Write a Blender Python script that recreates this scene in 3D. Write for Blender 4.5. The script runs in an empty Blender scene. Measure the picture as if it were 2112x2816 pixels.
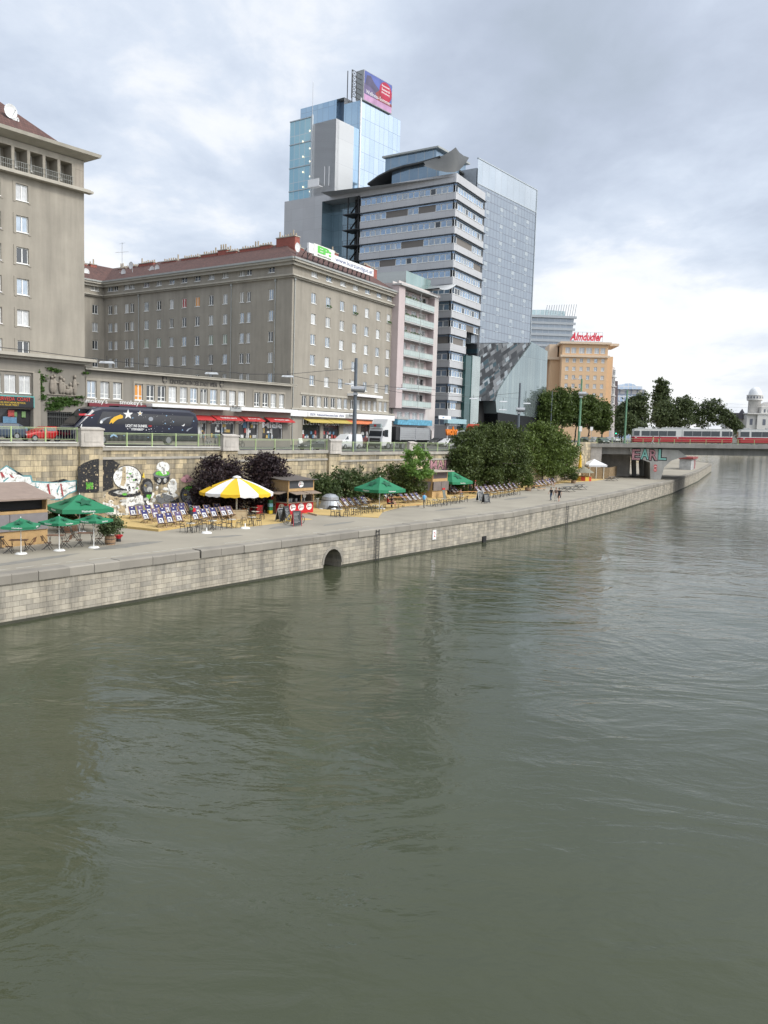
import bpy, math, random
import numpy as np
from mathutils import Vector, Matrix
R = math.radians
SC = bpy.context.scene
COL = SC.collection
random.seed(7); rng = np.random.default_rng(7)
# ---------------------------------------------------------------- camera
F, HC, ROLL, H = 2350.0, 1178.0, .030, 11.45
pit = math.atan((1408-HC)/F)
fw = Vector((0, math.cos(pit), -math.sin(pit))); up = Vector((0, math.sin(pit), math.cos(pit))); rt = Vector((1, 0, 0))
CR = rt*math.cos(ROLL)+up*math.sin(ROLL); CU = up*math.cos(ROLL)-rt*math.sin(ROLL)
CAM = Vector((0, 0, H))
def ray(u, v): return CR*((u-1056)/F) - CU*((v-1408)/F) + fw
def P(u, v, z=2.8):
    d = ray(u, v); return CAM + d*((z-H)/d.z)
def PY(u, v, y):
    d = ray(u, v); return CAM + d*(y/d.y)
cam = bpy.data.objects.new('camera', bpy.data.cameras.new('camera')); COL.objects.link(cam)
m3 = Matrix((CR, CU, -fw)).transposed(); cam.matrix_world = Matrix.Translation(CAM) @ m3.to_4x4()
cam.data.sensor_fit = 'VERTICAL'; cam.data.sensor_height = 36; cam.data.lens = F/2816*36
cam.data.clip_start = .5; cam.data.clip_end = 9000
SC.camera = cam
# quay frame: s along the canal, t towards the buildings
Q0 = Vector((-12.4, 57.6)); DS = Vector((.6, .8)); DT = Vector((-.8, .6)); AZ = math.atan2(.8, .6)
def ST(s, t, z=0.0):
    p = Q0+DS*s+DT*t; return Vector((p.x, p.y, z))
def toST(p): q = Vector((p[0], p[1]))-Q0; return q.dot(DS), q.dot(DT)
# ---------------------------------------------------------------- scene tree helpers
def wm(o): return o.matrix_basis if o.parent is None else wm(o.parent) @ o.matrix_basis
def link(name, data, parent=None, M=None):
    o = bpy.data.objects.new(name, data); COL.objects.link(o)
    M = M if M is not None else (wm(parent) if parent else Matrix())
    if parent: o.parent = parent; o.matrix_basis = wm(parent).inverted() @ M
    else: o.matrix_basis = M
    return o
def TR(x, y, z, rz=0): return Matrix.Translation((x, y, z)) @ Matrix.Rotation(rz, 4, 'Z')
def tag(o, label, cat, group=None):
    o['label'] = label; o['category'] = cat
    if group: o['group'] = group
    return o
def struct(o, kind='structure'): o['kind'] = kind; return o
def thing(name, label, cat, M, group=None): return tag(link(name, None, None, M), label, cat, group)
def dup(o, M=None, label=None, group=None, parent=None):
    c = o.copy(); COL.objects.link(c)
    if parent is not None: c.parent = parent
    if M is not None: c.matrix_basis = M
    if label: c['label'] = label
    if group: c['group'] = group
    for ch in o.children: dup(ch, parent=c)
    return c
# ---------------------------------------------------------------- mesh builder
class MB:
    def __init__(s, T=None): s.v = []; s.f = []; s.m = []; s.uv = {}; s.T = T
    def add(s, vs, fs, mi=0, uvs=None):
        b = len(s.v)
        for q in vs: s.v.append(s.T @ Vector(q) if s.T else Vector(q))
        for k, q in enumerate(fs):
            if uvs: s.uv[len(s.f)] = [uvs[i] for i in q]
            s.f.append([b+i for i in q]); s.m.append(mi if isinstance(mi, int) else mi[k])
    def box(s, x0, y0, z0, x1, y1, z1, mi=0):
        s.add([(x0,y0,z0),(x1,y0,z0),(x1,y1,z0),(x0,y1,z0),(x0,y0,z1),(x1,y0,z1),(x1,y1,z1),(x0,y1,z1)],
              [(3,2,1,0),(4,5,6,7),(0,1,5,4),(1,2,6,5),(2,3,7,6),(3,0,4,7)], mi)
    def bar(s, a, b, w, h, mi=0, upv=(0,0,1)):
        a = Vector(a); b = Vector(b); d = (b-a).normalized(); x = d.cross(Vector(upv))
        if x.length < 1e-4: x = Vector((1,0,0))
        x.normalize(); y = x.cross(d)
        vs = [p+x*i*w/2+y*j*h/2 for p in (a,b) for i,j in ((-1,-1),(1,-1),(1,1),(-1,1))]
        s.add(vs, [(3,2,1,0),(4,5,6,7),(0,1,5,4),(1,2,6,5),(2,3,7,6),(3,0,4,7)], mi)
    def cyl(s, a, b, r0, r1=None, n=8, mi=0):
        r1 = r0 if r1 is None else r1; a = Vector(a); b = Vector(b); d = (b-a).normalized()
        x = d.cross(Vector((0,0,1)))
        if x.length < 1e-4: x = Vector((1,0,0))
        x.normalize(); y = d.cross(x); vs = []
        for p, r in ((a,r0),(b,r1)):
            for i in range(n):
                t = 2*math.pi*i/n; vs.append(p+x*math.cos(t)*r+y*math.sin(t)*r)
        fs = [(i,(i+1)%n,n+(i+1)%n,n+i) for i in range(n)]+[tuple(range(n-1,-1,-1)),tuple(range(n,2*n))]
        s.add(vs, fs, mi)
    def tube(s, pts, r, n=6, mi=0):
        for a, b in zip(pts, pts[1:]): s.cyl(a, b, r, r, n, mi)
    def quad(s, a, b, c, d, mi=0): s.add([a,b,c,d], [(0,1,2,3)], mi)
    def prism(s, poly, y0, y1, mi=0, ax='y'):     # polygon in xz extruded along y, or in xy extruded along z
        n = len(poly)
        f = (lambda p, h: (p[0], h, p[1])) if ax == 'y' else (lambda p, h: (p[0], p[1], h))
        vs = [f(p, y0) for p in poly]+[f(p, y1) for p in poly]
        s.add(vs, [tuple(range(n)), tuple(range(2*n-1, n-1, -1))]+[(i, n+i, n+(i+1) % n, (i+1) % n) for i in range(n)], mi)
    def lathe(s, prof, n=16, c=(0,0,0), mi=0, sy=1):
        vs = []
        for r, z in prof:
            for i in range(n):
                t = 2*math.pi*i/n; vs.append((c[0]+r*math.cos(t), c[1]+r*sy*math.sin(t), c[2]+z))
        fs = [(k*n+i, k*n+(i+1)%n, (k+1)*n+(i+1)%n, (k+1)*n+i) for k in range(len(prof)-1) for i in range(n)]
        s.add(vs, fs, mi)
    def ell(s, c, r, n=12, mi=0, k=7):
        prof = [(max(1e-3, math.sin(math.pi*i/k)), -math.cos(math.pi*i/k)) for i in range(k+1)]
        vs = []
        for a, z in prof:
            for i in range(n):
                t = 2*math.pi*i/n; vs.append((c[0]+r[0]*a*math.cos(t), c[1]+r[1]*a*math.sin(t), c[2]+r[2]*z))
        s.add(vs, [(q*n+i, q*n+(i+1)%n, (q+1)*n+(i+1)%n, (q+1)*n+i) for q in range(k) for i in range(n)], mi)
    def sheet(s, rows, mi=0):                       # grid of points
        n = len(rows[0]); vs = [p for r in rows for p in r]
        s.add(vs, [(k*n+i, k*n+i+1, (k+1)*n+i+1, (k+1)*n+i) for k in range(len(rows)-1) for i in range(n-1)], mi)
    def mesh(s, name, mats, smooth=False):
        me = bpy.data.meshes.new(name); me.from_pydata([tuple(q) for q in s.v], [], s.f)
        for m in (mats if isinstance(mats, (list, tuple)) else [mats]): me.materials.append(m)
        if any(s.m): me.polygons.foreach_set('material_index', s.m)
        if s.uv:
            l = me.uv_layers.new(name='UVMap')
            for p in me.polygons:
                if p.index in s.uv:
                    for li, q in zip(p.loop_indices, s.uv[p.index]): l.data[li].uv = q
        if smooth: me.polygons.foreach_set('use_smooth', [True]*len(me.polygons))
        me.update(); return me
    def build(s, name, mats, parent=None, M=None, smooth=False): return link(name, s.mesh(name, mats, smooth), parent, M)
# ---------------------------------------------------------------- materials
MATS = {}
def nn(nt, t, **kw):
    n = nt.nodes.new(t)
    for k, v in kw.items():
        if k.startswith('_'): setattr(n, k[1:], v)
        else: n.inputs[k.replace('__', ' ')].default_value = v
    return n
def c4(c): return (c[0], c[1], c[2], 1)
def newmat(key):
    m = bpy.data.materials.new(key); m.use_nodes = True; nt = m.node_tree
    return m, nt, nt.nodes['Principled BSDF']
def mul(nt, col, fac_sock, lo, hi):                # multiply a colour socket by a 0..1 value mapped to lo..hi
    mr = nn(nt, 'ShaderNodeMapRange', To__Min=lo, To__Max=hi); nt.links.new(fac_sock, mr.inputs['Value'])
    mx = nn(nt, 'ShaderNodeMix', _data_type='RGBA', _blend_type='MULTIPLY'); mx.inputs[0].default_value = 1
    nt.links.new(col, mx.inputs[6]); nt.links.new(mr.outputs[0], mx.inputs[7]); return mx.outputs[2]
def M(key, col=(.5,.5,.5), rough=.7, metal=0., var=.12, scale=2., bump=0., spec=.5, emit=0., streak=0.):
    if key in MATS: return MATS[key]
    m, nt, b = newmat(key); b.inputs['Roughness'].default_value = rough; b.inputs['Metallic'].default_value = metal
    b.inputs['Specular IOR Level'].default_value = spec
    tc = nn(nt, 'ShaderNodeTexCoord'); rgb = nn(nt, 'ShaderNodeRGB'); rgb.outputs[0].default_value = c4(col); out = rgb.outputs[0]
    if var:
        n1 = nn(nt, 'ShaderNodeTexNoise', Scale=scale, Detail=5., Roughness=.6); nt.links.new(tc.outputs['Object'], n1.inputs['Vector'])
        out = mul(nt, out, n1.outputs[0], 1-2*var, 1+2*var)
    if streak:
        mp = nn(nt, 'ShaderNodeMapping'); mp.inputs['Scale'].default_value = (.9, .9, .09); nt.links.new(tc.outputs['Object'], mp.inputs['Vector'])
        n2 = nn(nt, 'ShaderNodeTexNoise', Scale=1.2, Detail=6., Roughness=.65); nt.links.new(mp.outputs[0], n2.inputs['Vector'])
        out = mul(nt, out, n2.outputs[0], 1-2*streak, 1+streak*2)
    if emit: b.inputs['Base Color'].default_value = (.02,.02,.02,1)
    else: nt.links.new(out, b.inputs['Base Color'])
    if bump:
        n3 = nn(nt, 'ShaderNodeTexNoise', Scale=scale*9, Detail=6.); nt.links.new(tc.outputs['Object'], n3.inputs['Vector'])
        bp = nn(nt, 'ShaderNodeBump', Strength=bump, Distance=.02); nt.links.new(n3.outputs[0], bp.inputs['Height']); nt.links.new(bp.outputs[0], b.inputs['Normal'])
    if emit: b.inputs['Specular IOR Level'].default_value = .2; nt.links.new(out, b.inputs['Emission Color']); b.inputs['Emission Strength'].default_value = emit
    MATS[key] = m; return m
def BR(key, c1, c2, mortar, bw, bh, ms=.012, off=.5, uv=False, rough=.85, metal=0., streak=.0, var=.15, bump=.4, vscale=.25, spec=.5, bias=0.):
    """coursed pattern (ashlar, cladding panels, glass grids) laid on local x,z (or the wall's own UV run)"""
    if key in MATS: return MATS[key]
    m, nt, b = newmat(key); b.inputs['Roughness'].default_value = rough; b.inputs['Metallic'].default_value = metal
    b.inputs['Specular IOR Level'].default_value = spec
    tc = nn(nt, 'ShaderNodeTexCoord')
    if uv: vec = tc.outputs['UV']
    else:
        sp = nn(nt, 'ShaderNodeSeparateXYZ'); cb = nn(nt, 'ShaderNodeCombineXYZ'); nt.links.new(tc.outputs['Object'], sp.inputs[0])
        nt.links.new(sp.outputs[0], cb.inputs[0]); nt.links.new(sp.outputs[2], cb.inputs[1]); vec = cb.outputs[0]
    br = nn(nt, 'ShaderNodeTexBrick', Color1=c4(c1), Color2=c4(c2), Mortar=c4(mortar), Scale=1., Bias=bias)
    br.inputs['Brick Width'].default_value = bw; br.inputs['Row Height'].default_value = bh
    br.inputs['Mortar Size'].default_value = ms; br.inputs['Mortar Smooth'].default_value = .3; br.offset = off
    nt.links.new(vec, br.inputs['Vector']); out = br.outputs[0]
    if var:
        n1 = nn(nt, 'ShaderNodeTexNoise', Scale=vscale, Detail=6., Roughness=.65); nt.links.new(vec, n1.inputs['Vector']); out = mul(nt, out, n1.outputs[0], 1-2*var, 1+2*var)
        n4 = nn(nt, 'ShaderNodeTexNoise', Scale=5., Detail=4.); nt.links.new(vec, n4.inputs['Vector']); out = mul(nt, out, n4.outputs[0], 1-var, 1+var)
    if streak:
        mp = nn(nt, 'ShaderNodeMapping'); mp.inputs['Scale'].default_value = (1.1, .12, 1); nt.links.new(vec, mp.inputs['Vector'])
        n2 = nn(nt, 'ShaderNodeTexNoise', Scale=1., Detail=7., Roughness=.7); nt.links.new(mp.outputs[0], n2.inputs['Vector'])
        rp = nn(nt, 'ShaderNodeValToRGB'); rp.color_ramp.elements[0].position = .36; rp.color_ramp.elements[1].position = .56
        nt.links.new(n2.outputs[0], rp.inputs[0]); out = mul(nt, out, rp.outputs[0], 1-streak, 1.05)
    nt.links.new(out, b.inputs['Base Color'])
    if bump:
        bp = nn(nt, 'ShaderNodeBump', Strength=bump, Distance=.03); bp.invert = True; nt.links.new(br.outputs[1], bp.inputs['Height']); nt.links.new(bp.outputs[0], b.inputs['Normal'])
    MATS[key] = m; return m
def leafmat(key, dark, light, trans=.25):
    if key in MATS: return MATS[key]
    m, nt, b = newmat(key); b.inputs['Roughness'].default_value = .55; b.inputs['Specular IOR Level'].default_value = .3
    g = nn(nt, 'ShaderNodeNewGeometry'); tc = nn(nt, 'ShaderNodeTexCoord')
    n1 = nn(nt, 'ShaderNodeTexNoise', Scale=.7, Detail=3.); nt.links.new(tc.outputs['Object'], n1.inputs['Vector'])
    ad = nn(nt, 'ShaderNodeMath', _operation='MULTIPLY_ADD'); ad.inputs[1].default_value = .55; nt.links.new(g.outputs['Random Per Island'], ad.inputs[0])
    mr = nn(nt, 'ShaderNodeMapRange', To__Min=-.25, To__Max=.65); nt.links.new(n1.outputs[0], mr.inputs['Value']); nt.links.new(mr.outputs[0], ad.inputs[2])
    mx = nn(nt, 'ShaderNodeMix', _data_type='RGBA'); mx.inputs[6].default_value = c4(dark); mx.inputs[7].default_value = c4(light)
    nt.links.new(ad.outputs[0], mx.inputs[0]); nt.links.new(mx.outputs[2], b.inputs['Base Color'])
    tr = nn(nt, 'ShaderNodeBsdfTranslucent'); nt.links.new(mx.outputs[2], tr.inputs[0])
    ms = nn(nt, 'ShaderNodeMixShader'); ms.inputs[0].default_value = trans
    nt.links.new(b.outputs[0], ms.inputs[1]); nt.links.new(tr.outputs[0], ms.inputs[2])
    nt.links.new(ms.outputs[0], nt.nodes['Material Output'].inputs[0]); MATS[key] = m; return m
# ---------------------------------------------------------------- lettering
def text(s, h, w, mat, parent, Mx, name='lettering', depth=.03, align='CENTER', shear=0., bold=0.):
    """raised lettering standing on the local x,z plane of Mx, h tall, squeezed to w wide (w=0: natural)"""
    cu = bpy.data.curves.new('t', 'FONT'); cu.body = s; cu.size = 1; cu.align_x = align; cu.extrude = .5; cu.shear = shear; cu.offset = bold; cu.resolution_u = 3
    o = bpy.data.objects.new('t', cu); COL.objects.link(o)
    me = bpy.data.meshes.new_from_object(o.evaluated_get(bpy.context.evaluated_depsgraph_get()))
    bpy.data.objects.remove(o); bpy.data.curves.remove(cu)
    if not len(me.vertices): return None
    co = np.empty(len(me.vertices)*3); me.vertices.foreach_get('co', co); co = co.reshape(-1, 3)
    mn, mxx = co.min(0), co.max(0); sz = h/max(1e-6, (mxx[1]-mn[1])); sx = (w/(mxx[0]-mn[0])) if w else sz
    x0 = (mn[0]+mxx[0])/2 if align == 'CENTER' else mn[0]
    new = np.stack([(co[:, 0]-x0)*sx, -(co[:, 2])*depth, (co[:, 1]-mn[1])*sz], 1)
    me.vertices.foreach_set('co', new.ravel()); me.materials.clear(); me.materials.append(mat); me.update(); me.name = name
    return link(name, me, parent, Mx)
# ---------------------------------------------------------------- facade frames
class Fac:
    """vertical plane: origin A at height 0, local x along it, local y into the building"""
    def __init__(s, A, d):
        s.A = Vector((A[0], A[1])); s.d = Vector((d[0], d[1])).normalized(); s.n = Vector((-s.d.y, s.d.x))
    def T(s, u=0, z=0, y=0):
        p = s.A+s.d*u+s.n*y
        return Matrix(((s.d.x, s.n.x, 0, p.x), (s.d.y, s.n.y, 0, p.y), (0, 0, 1, z), (0, 0, 0, 1)))
    def uz(s, px, py):
        r = ray(px, py); t = s.A.dot(s.n)/(r.x*s.n.x+r.y*s.n.y); q = CAM+r*t
        return (Vector((q.x, q.y))-s.A).dot(s.d), q.z
    def u(s, px, py): return s.uz(px, py)[0]
    def z(s, px, py): return s.uz(px, py)[1]
    def off(s, y): return Fac(s.A+s.n*y, s.d)
def holes_wall(mb, u0, u1, z0, z1, holes, depth=.22, mi=0, y=0., back=None):
    """front face with openings and their reveals"""
    hs = [h for h in holes if h[2] > u0 and h[0] < u1]
    us = sorted({round(x, 3) for x in [u0, u1]+[min(max(k, u0), u1) for h in hs for k in (h[0], h[2])]})
    zs = sorted({round(x, 3) for x in [z0, z1]+[min(max(k, z0), z1) for h in hs for k in (h[1], h[3])]})
    for a, b in zip(us, us[1:]):
        run = None
        for c, d in zip(zs, zs[1:]):
            x, zz = (a+b)/2, (c+d)/2; ins = any(h[0] < x < h[2] and h[1] < zz < h[3] for h in hs)
            if ins:
                if run is not None: mb.quad((a,y,run),(b,y,run),(b,y,c),(a,y,c), mi); run = None
            elif run is None: run = c
        if run is not None: mb.quad((a,y,run),(b,y,run),(b,y,z1),(a,y,z1), mi)
    for h in hs:
        a, c, b, d = h[:4]; e = y+depth
        mb.quad((a,y,c),(a,e,c),(b,e,c),(b,y,c), mi); mb.quad((a,y,d),(b,y,d),(b,e,d),(a,e,d), mi)
        mb.quad((a,y,c),(a,y,d),(a,e,d),(a,e,c), mi); mb.quad((b,y,c),(b,e,c),(b,e,d),(b,y,d), mi)
# windows: one mesh per size and style, shared by all copies
WM = {}
def panes():
    return [M('glass_sky', (.36,.41,.46), .06, .55, .25, .8), M('glass_dark', (.035,.04,.045), .05, 0, .3, .9, spec=.9), M('curtain_glass', (.36,.37,.37), .12, 0, .25, 3, spec=.8),
            M('net_curtain', (.50,.51,.51), .15, 0, .2, 4, spec=.6), M('blind', (.34,.33,.30), .6, 0, .06, 6), M('orange_blind', (.62,.26,.05), .6, 0, .05), M('red_curtain', (.36,.05,.05), .5, 0, .15),
            M('green_blind', (.27,.33,.26), .6, 0, .05), M('glass_office', (.34,.44,.56), .05, .62, .3, .35)]
def win_geo(mf, mp, w, h, style):
    """style: 1 single, 2 double sash, 3 double with transom below, 4 barred, 0 plain pane"""
    t = .075 if w < 1.4 else .09; d0, d1 = .10, .17
    if style >= 0:
        mf.box(0, d0, 0, t, d1, h); mf.box(w-t, d0, 0, w, d1, h); mf.box(t, d0, 0, w-t, d1, t); mf.box(t, d0, h-t, w-t, d1, h)
        if style >= 2: mf.box(w/2-t*.7, d0-.01, t, w/2+t*.7, d1, h-t)
        if style == 3:
            for a, b in ((t, w/2-t*.7), (w/2+t*.7, w-t)): mf.box(a, d0, h*.24, b, d1, h*.24+t)
        if style == 4:
            n = max(4, int(w/.13))
            for i in range(1, n): mf.box(w*i/n-.012, d0-.13, .02, w*i/n+.012, d0-.10, h*.78)
        mf.box(-.06, -.07, -.07, w+.06, d1, -.003)
    mp.box(t*.5, d1-.03, t*.5, w-t*.5, d1+.02, h-t*.5)
def window(parent, Mx, w, h, style=2, pane=None, frame='window_white', name='window'):
    if pane is None: pane = random.choices([0, 1, 2, 3, 4], [3, 4, 3, 1, 1])[0]
    k = (round(w, 2), round(h, 2), style, frame)
    if k not in WM:
        a, b = MB(), MB(); win_geo(a, b, k[0], k[1], style); WM[k] = (a.mesh('window', M(frame, (.74,.74,.71), .5, 0, .04)), b, {})
    me, b, pm = WM[k]
    if pane not in pm: pm[pane] = b.mesh('pane', panes()[pane])
    o = link(name, me, parent, Mx); link('pane', pm[pane], o); return o
def place_windows(parent, specs, limit=100):
    """specs: (fac, u, z, w, h, style, pane); the largest in view are parts, the rest one part"""
    def area(sp):
        q = sp[0].A+sp[0].d*sp[1]; return sp[3]*sp[4]/q.length_squared*abs((q.normalized()).dot(sp[0].n))
    specs = sorted(specs, key=area, reverse=True)
    for f, u, z, w, h, st, pn in specs[:limit]: window(parent, f.T(u, z), w, h, st, pn)
    if specs[limit:]:
        a = MB(); ps = panes(); b = MB()
        for f, u, z, w, h, st, pn in specs[limit:]:
            a.T = b.T = f.T(u, z); pn = random.choice([0, 1, 2, 3]) if pn is None else pn
            n0 = len(b.f); win_geo(a, b, w, h, st); b.m[n0:] = [pn]*(len(b.f)-n0)
        o = a.build('window', M('window_white'), parent, Matrix()); o['kind'] = 'stuff'
        q = b.build('pane', ps, o, Matrix()); q['kind'] = 'stuff'
# ---------------------------------------------------------------- foliage
def leaf_cloud(pts, size, name, mat, parent=None, Mx=None, flat=0.):
    n = len(pts); pts = np.asarray(pts)
    a = rng.normal(size=(n, 3)); a /= np.linalg.norm(a, axis=1)[:, None]
    b = rng.normal(size=(n, 3)); b[:, 2] *= (1-flat); b -= a*(a*b).sum(1)[:, None]; b /= np.linalg.norm(b, axis=1)[:, None]
    sz = size*rng.uniform(.55, 1.35, size=(n, 1)); a = a*sz; b = b*sz*.62
    co = np.stack([pts-a, pts-b*.9+a*.1, pts+a, pts+b*.9+a*.1], 1).reshape(-1, 3)
    me = bpy.data.meshes.new(name); me.vertices.add(4*n); me.vertices.foreach_set('co', co.ravel())
    me.loops.add(4*n); me.loops.foreach_set('vertex_index', np.arange(4*n, dtype=np.int32))
    me.polygons.add(n); me.polygons.foreach_set('loop_start', np.arange(0, 4*n, 4, dtype=np.int32)); me.polygons.foreach_set('loop_total', np.full(n, 4, dtype=np.int32))
    me.materials.append(mat); me.update(calc_edges=True)
    return link(name, me, parent, Mx)
def blob_pts(blobs, n, clump=.35, per=15):
    """leaf clumps spread through ellipsoids, denser near the skin, with gaps"""
    vol = np.array([b[3]*b[4]+b[4]*b[5]+b[3]*b[5] for b in blobs]); vol = vol/vol.sum(); out = []
    for b, w in zip(blobs, vol):
        k = max(3, int(n*w/per)); d = rng.normal(size=(k, 3)); d /= np.linalg.norm(d, axis=1)[:, None]
        r = rng.uniform(.12, 1.0, size=(k, 1))**.42*(1+rng.normal(size=(k, 1))*.12)
        c = np.array(b[:3])+d*r*np.array(b[3:6])
        out.append((c[:, None, :]+rng.normal(size=(k, per, 3))*np.array([1.15, 1.15, .6])*clump*rng.uniform(.6, 1.25, size=(k, 1, 1))).reshape(-1, 3))
    return np.concatenate(out)
def tree(name, label, cat, x, y, z, h, blobs, n, leaf, mat, trunk=.2, th=None, group=None, limbs=6, bark=(.06,.05,.04), clump=.35):
    """blobs are relative to the base (x, y, z, rx, ry, rz)"""
    t = thing(name, label, cat, TR(x, y, z), group); g = MB(); th = th or h*.55
    lean = random.uniform(-.05, .05)*h; top = Vector((lean, random.uniform(-.03, .03)*h, th)); prev = Vector((0, 0, -.15))
    for i in range(1, 6):
        p = top*(i/5)+Vector((random.uniform(-.5, .5)*trunk, random.uniform(-.5, .5)*trunk, 0)); r0 = trunk*(1.25 if i == 1 else 1-.13*(i-1)); g.cyl(prev, p, r0, trunk*(1-.13*i), 8); prev = p
    for i in range(min(limbs, 3*len(blobs))):
        b = blobs[i % len(blobs)]; e = Vector(b[:3])+Vector([random.uniform(-.45, .45)*b[k] for k in (3, 4, 5)])
        s0 = top*random.uniform(.55, 1.0); mid = (s0+e)/2+Vector((random.uniform(-.2, .2), random.uniform(-.2, .2), -.05*h*random.random()))
        g.cyl(s0, mid, trunk*.42, trunk*.28, 6); g.cyl(mid, e, trunk*.28, trunk*.08, 5)
    g.build('trunk', M('bark%.2f' % bark[0], bark, .9, 0, .25, 4, .5), t, smooth=True)
    leaf_cloud(blob_pts(blobs, n, clump), leaf, 'crown', mat, t); return t
ORD = ['first','second','third','fourth','fifth','sixth','seventh','eighth','ninth','tenth','eleventh','twelfth','thirteenth','fourteenth','fifteenth','sixteenth','seventeenth','eighteenth','nineteenth','twentieth']
# ================================================================ sky, sun
w = bpy.data.worlds.new('World'); SC.world = w; w.use_nodes = True; nt = w.node_tree
bg = nt.nodes['Background']; bg.inputs['Strength'].default_value = .1
SUN_EL, SUN_AZ = R(42), R(115)         # azimuth clockwise from +y: to the right and a little behind the camera
sky = nn(nt, 'ShaderNodeTexSky', _sky_type='NISHITA'); sky.sun_disc = False; sky.sun_elevation = SUN_EL; sky.sun_rotation = SUN_AZ; sky.air_density = 1.2; sky.dust_density = 2.
tc = nn(nt, 'ShaderNodeTexCoord'); sp = nn(nt, 'ShaderNodeSeparateXYZ'); nt.links.new(tc.outputs['Generated'], sp.inputs[0])
def math_(op, a, b=None, clamp=False):
    n = nn(nt, 'ShaderNodeMath', _operation=op, _use_clamp=clamp)
    for i, q in enumerate((a, b)):
        if q is None: continue
        if isinstance(q, (int, float)): n.inputs[i].default_value = q
        else: nt.links.new(q, n.inputs[i])
    return n.outputs[0]
zz = math_('MAXIMUM', sp.outputs[2], .0); zc = math_('ADD', zz, .16)
cb = nn(nt, 'ShaderNodeCombineXYZ'); nt.links.new(math_('DIVIDE', sp.outputs[0], zc), cb.inputs[0]); nt.links.new(math_('DIVIDE', sp.outputs[1], zc), cb.inputs[1])
def fbm(scale, off, det=8., rough=.58, dist=.3):
    mp = nn(nt, 'ShaderNodeMapping'); mp.inputs['Location'].default_value = off; mp.inputs['Scale'].default_value = (1.25, .9, 1); nt.links.new(cb.outputs[0], mp.inputs['Vector'])
    n = nn(nt, 'ShaderNodeTexNoise', Scale=scale, Detail=det, Roughness=rough, Distortion=dist); nt.links.new(mp.outputs[0], n.inputs['Vector']); return n.outputs[0]
big = fbm(.62, (2.3, 1.1, 0), 5., .55, .2); mid = fbm(1.9, (5.2, 3.3, 1), 9., .56, .25)
fine = fbm(4.6, (1.7, 8.1, 2), 7., .6, .3)
dens = math_('ADD', math_('ADD', math_('MULTIPLY', big, .80), math_('MULTIPLY', mid, .62)), math_('MULTIPLY', fine, .26)); dens = math_('SUBTRACT', dens, .135)
def patch(px, py, size, amp):           # a cloud bank in a fixed direction of the sky
    d = ray(px, py).normalized()
    dt = nn(nt, 'ShaderNodeVectorMath', _operation='DOT_PRODUCT'); dt.inputs[1].default_value = d; nt.links.new(tc.outputs['Generated'], dt.inputs[0])
    e = math_('EXPONENT', math_('MULTIPLY', math_('SUBTRACT', dt.outputs['Value'], 1.), 1/size)); return math_('MULTIPLY', e, amp)
for a in ((1560, 110, .020, .075), (1750, 420, .012, .06), (1330, 400, .008, .055), (1950, 640, .004, .04), (150, 300, .010, .07), (640, 40, .006, .05), (1250, 60, .006, .04),
          (420, 230, .006, -.04), (640, 480, .006, -.06), (255, 650, .006, -.17), (2050, 470, .0015, -.11), (1560, 800, .003, -.16), (1900, 930, .006, -.16), (870, 90, .002, -.08), (1700, 980, .008, -.14), (960, 120, .002, -.05)):
    dens = math_('ADD', dens, patch(*a))
rp = nn(nt, 'ShaderNodeValToRGB'); cr = rp.color_ramp
cr.elements[0].position = .42; cr.elements[0].color = (9.3, 9.35, 9.5, 1); cr.elements[1].position = 1.0; cr.elements[1].color = (3.9, 4.5, 5.4, 1)
for p_, c_ in ((.53, (8.2, 8.5, 9.0)), (.61, (6.6, 7.25, 8.3)), (.69, (5.75, 6.45, 7.6)), (.78, (5.0, 5.65, 6.8)), (.88, (4.4, 5.0, 6.1))):
    e = cr.elements.new(p_); e.color = c4(c_)
nt.links.new(dens, rp.inputs[0])
mr = nn(nt, 'ShaderNodeMapRange', From__Min=.0, From__Max=.20, To__Min=.55, To__Max=0.); nt.links.new(zz, mr.inputs['Value'])
hz = nn(nt, 'ShaderNodeMix', _data_type='RGBA'); hz.inputs[7].default_value = (9.3, 9.4, 9.5, 1); nt.links.new(mr.outputs[0], hz.inputs[0]); nt.links.new(rp.outputs[0], hz.inputs[6])
sc_ = nn(nt, 'ShaderNodeMix', _data_type='RGBA'); sc_.inputs[0].default_value = .92
nt.links.new(sky.outputs[0], sc_.inputs[6]); nt.links.new(hz.outputs[2], sc_.inputs[7]); # glow added round the unseen sun, behind the viewer's right shoulder, for more light
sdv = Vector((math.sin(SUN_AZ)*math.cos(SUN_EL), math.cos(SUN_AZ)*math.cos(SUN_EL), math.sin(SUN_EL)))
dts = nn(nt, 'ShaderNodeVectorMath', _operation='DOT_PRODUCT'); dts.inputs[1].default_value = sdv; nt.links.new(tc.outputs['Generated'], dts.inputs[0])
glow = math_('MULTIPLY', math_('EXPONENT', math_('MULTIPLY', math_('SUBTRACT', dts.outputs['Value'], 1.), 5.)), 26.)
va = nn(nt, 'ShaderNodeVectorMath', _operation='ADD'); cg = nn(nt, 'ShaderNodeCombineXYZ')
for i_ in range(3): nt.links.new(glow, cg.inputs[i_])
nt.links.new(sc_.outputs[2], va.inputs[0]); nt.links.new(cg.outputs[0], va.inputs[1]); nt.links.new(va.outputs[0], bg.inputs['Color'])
sun = bpy.data.objects.new('sun', bpy.data.lights.new('sun', 'SUN')); COL.objects.link(sun)
sun.data.energy = 1.5; sun.data.angle = R(14); sun.data.color = (1, .95, .87)
sd = Vector((math.sin(SUN_AZ)*math.cos(SUN_EL), math.cos(SUN_AZ)*math.cos(SUN_EL), math.sin(SUN_EL)))
sun.matrix_world = Matrix.Translation((60, -40, 120)) @ sd.to_track_quat('Z', 'Y').to_matrix().to_4x4()
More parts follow.
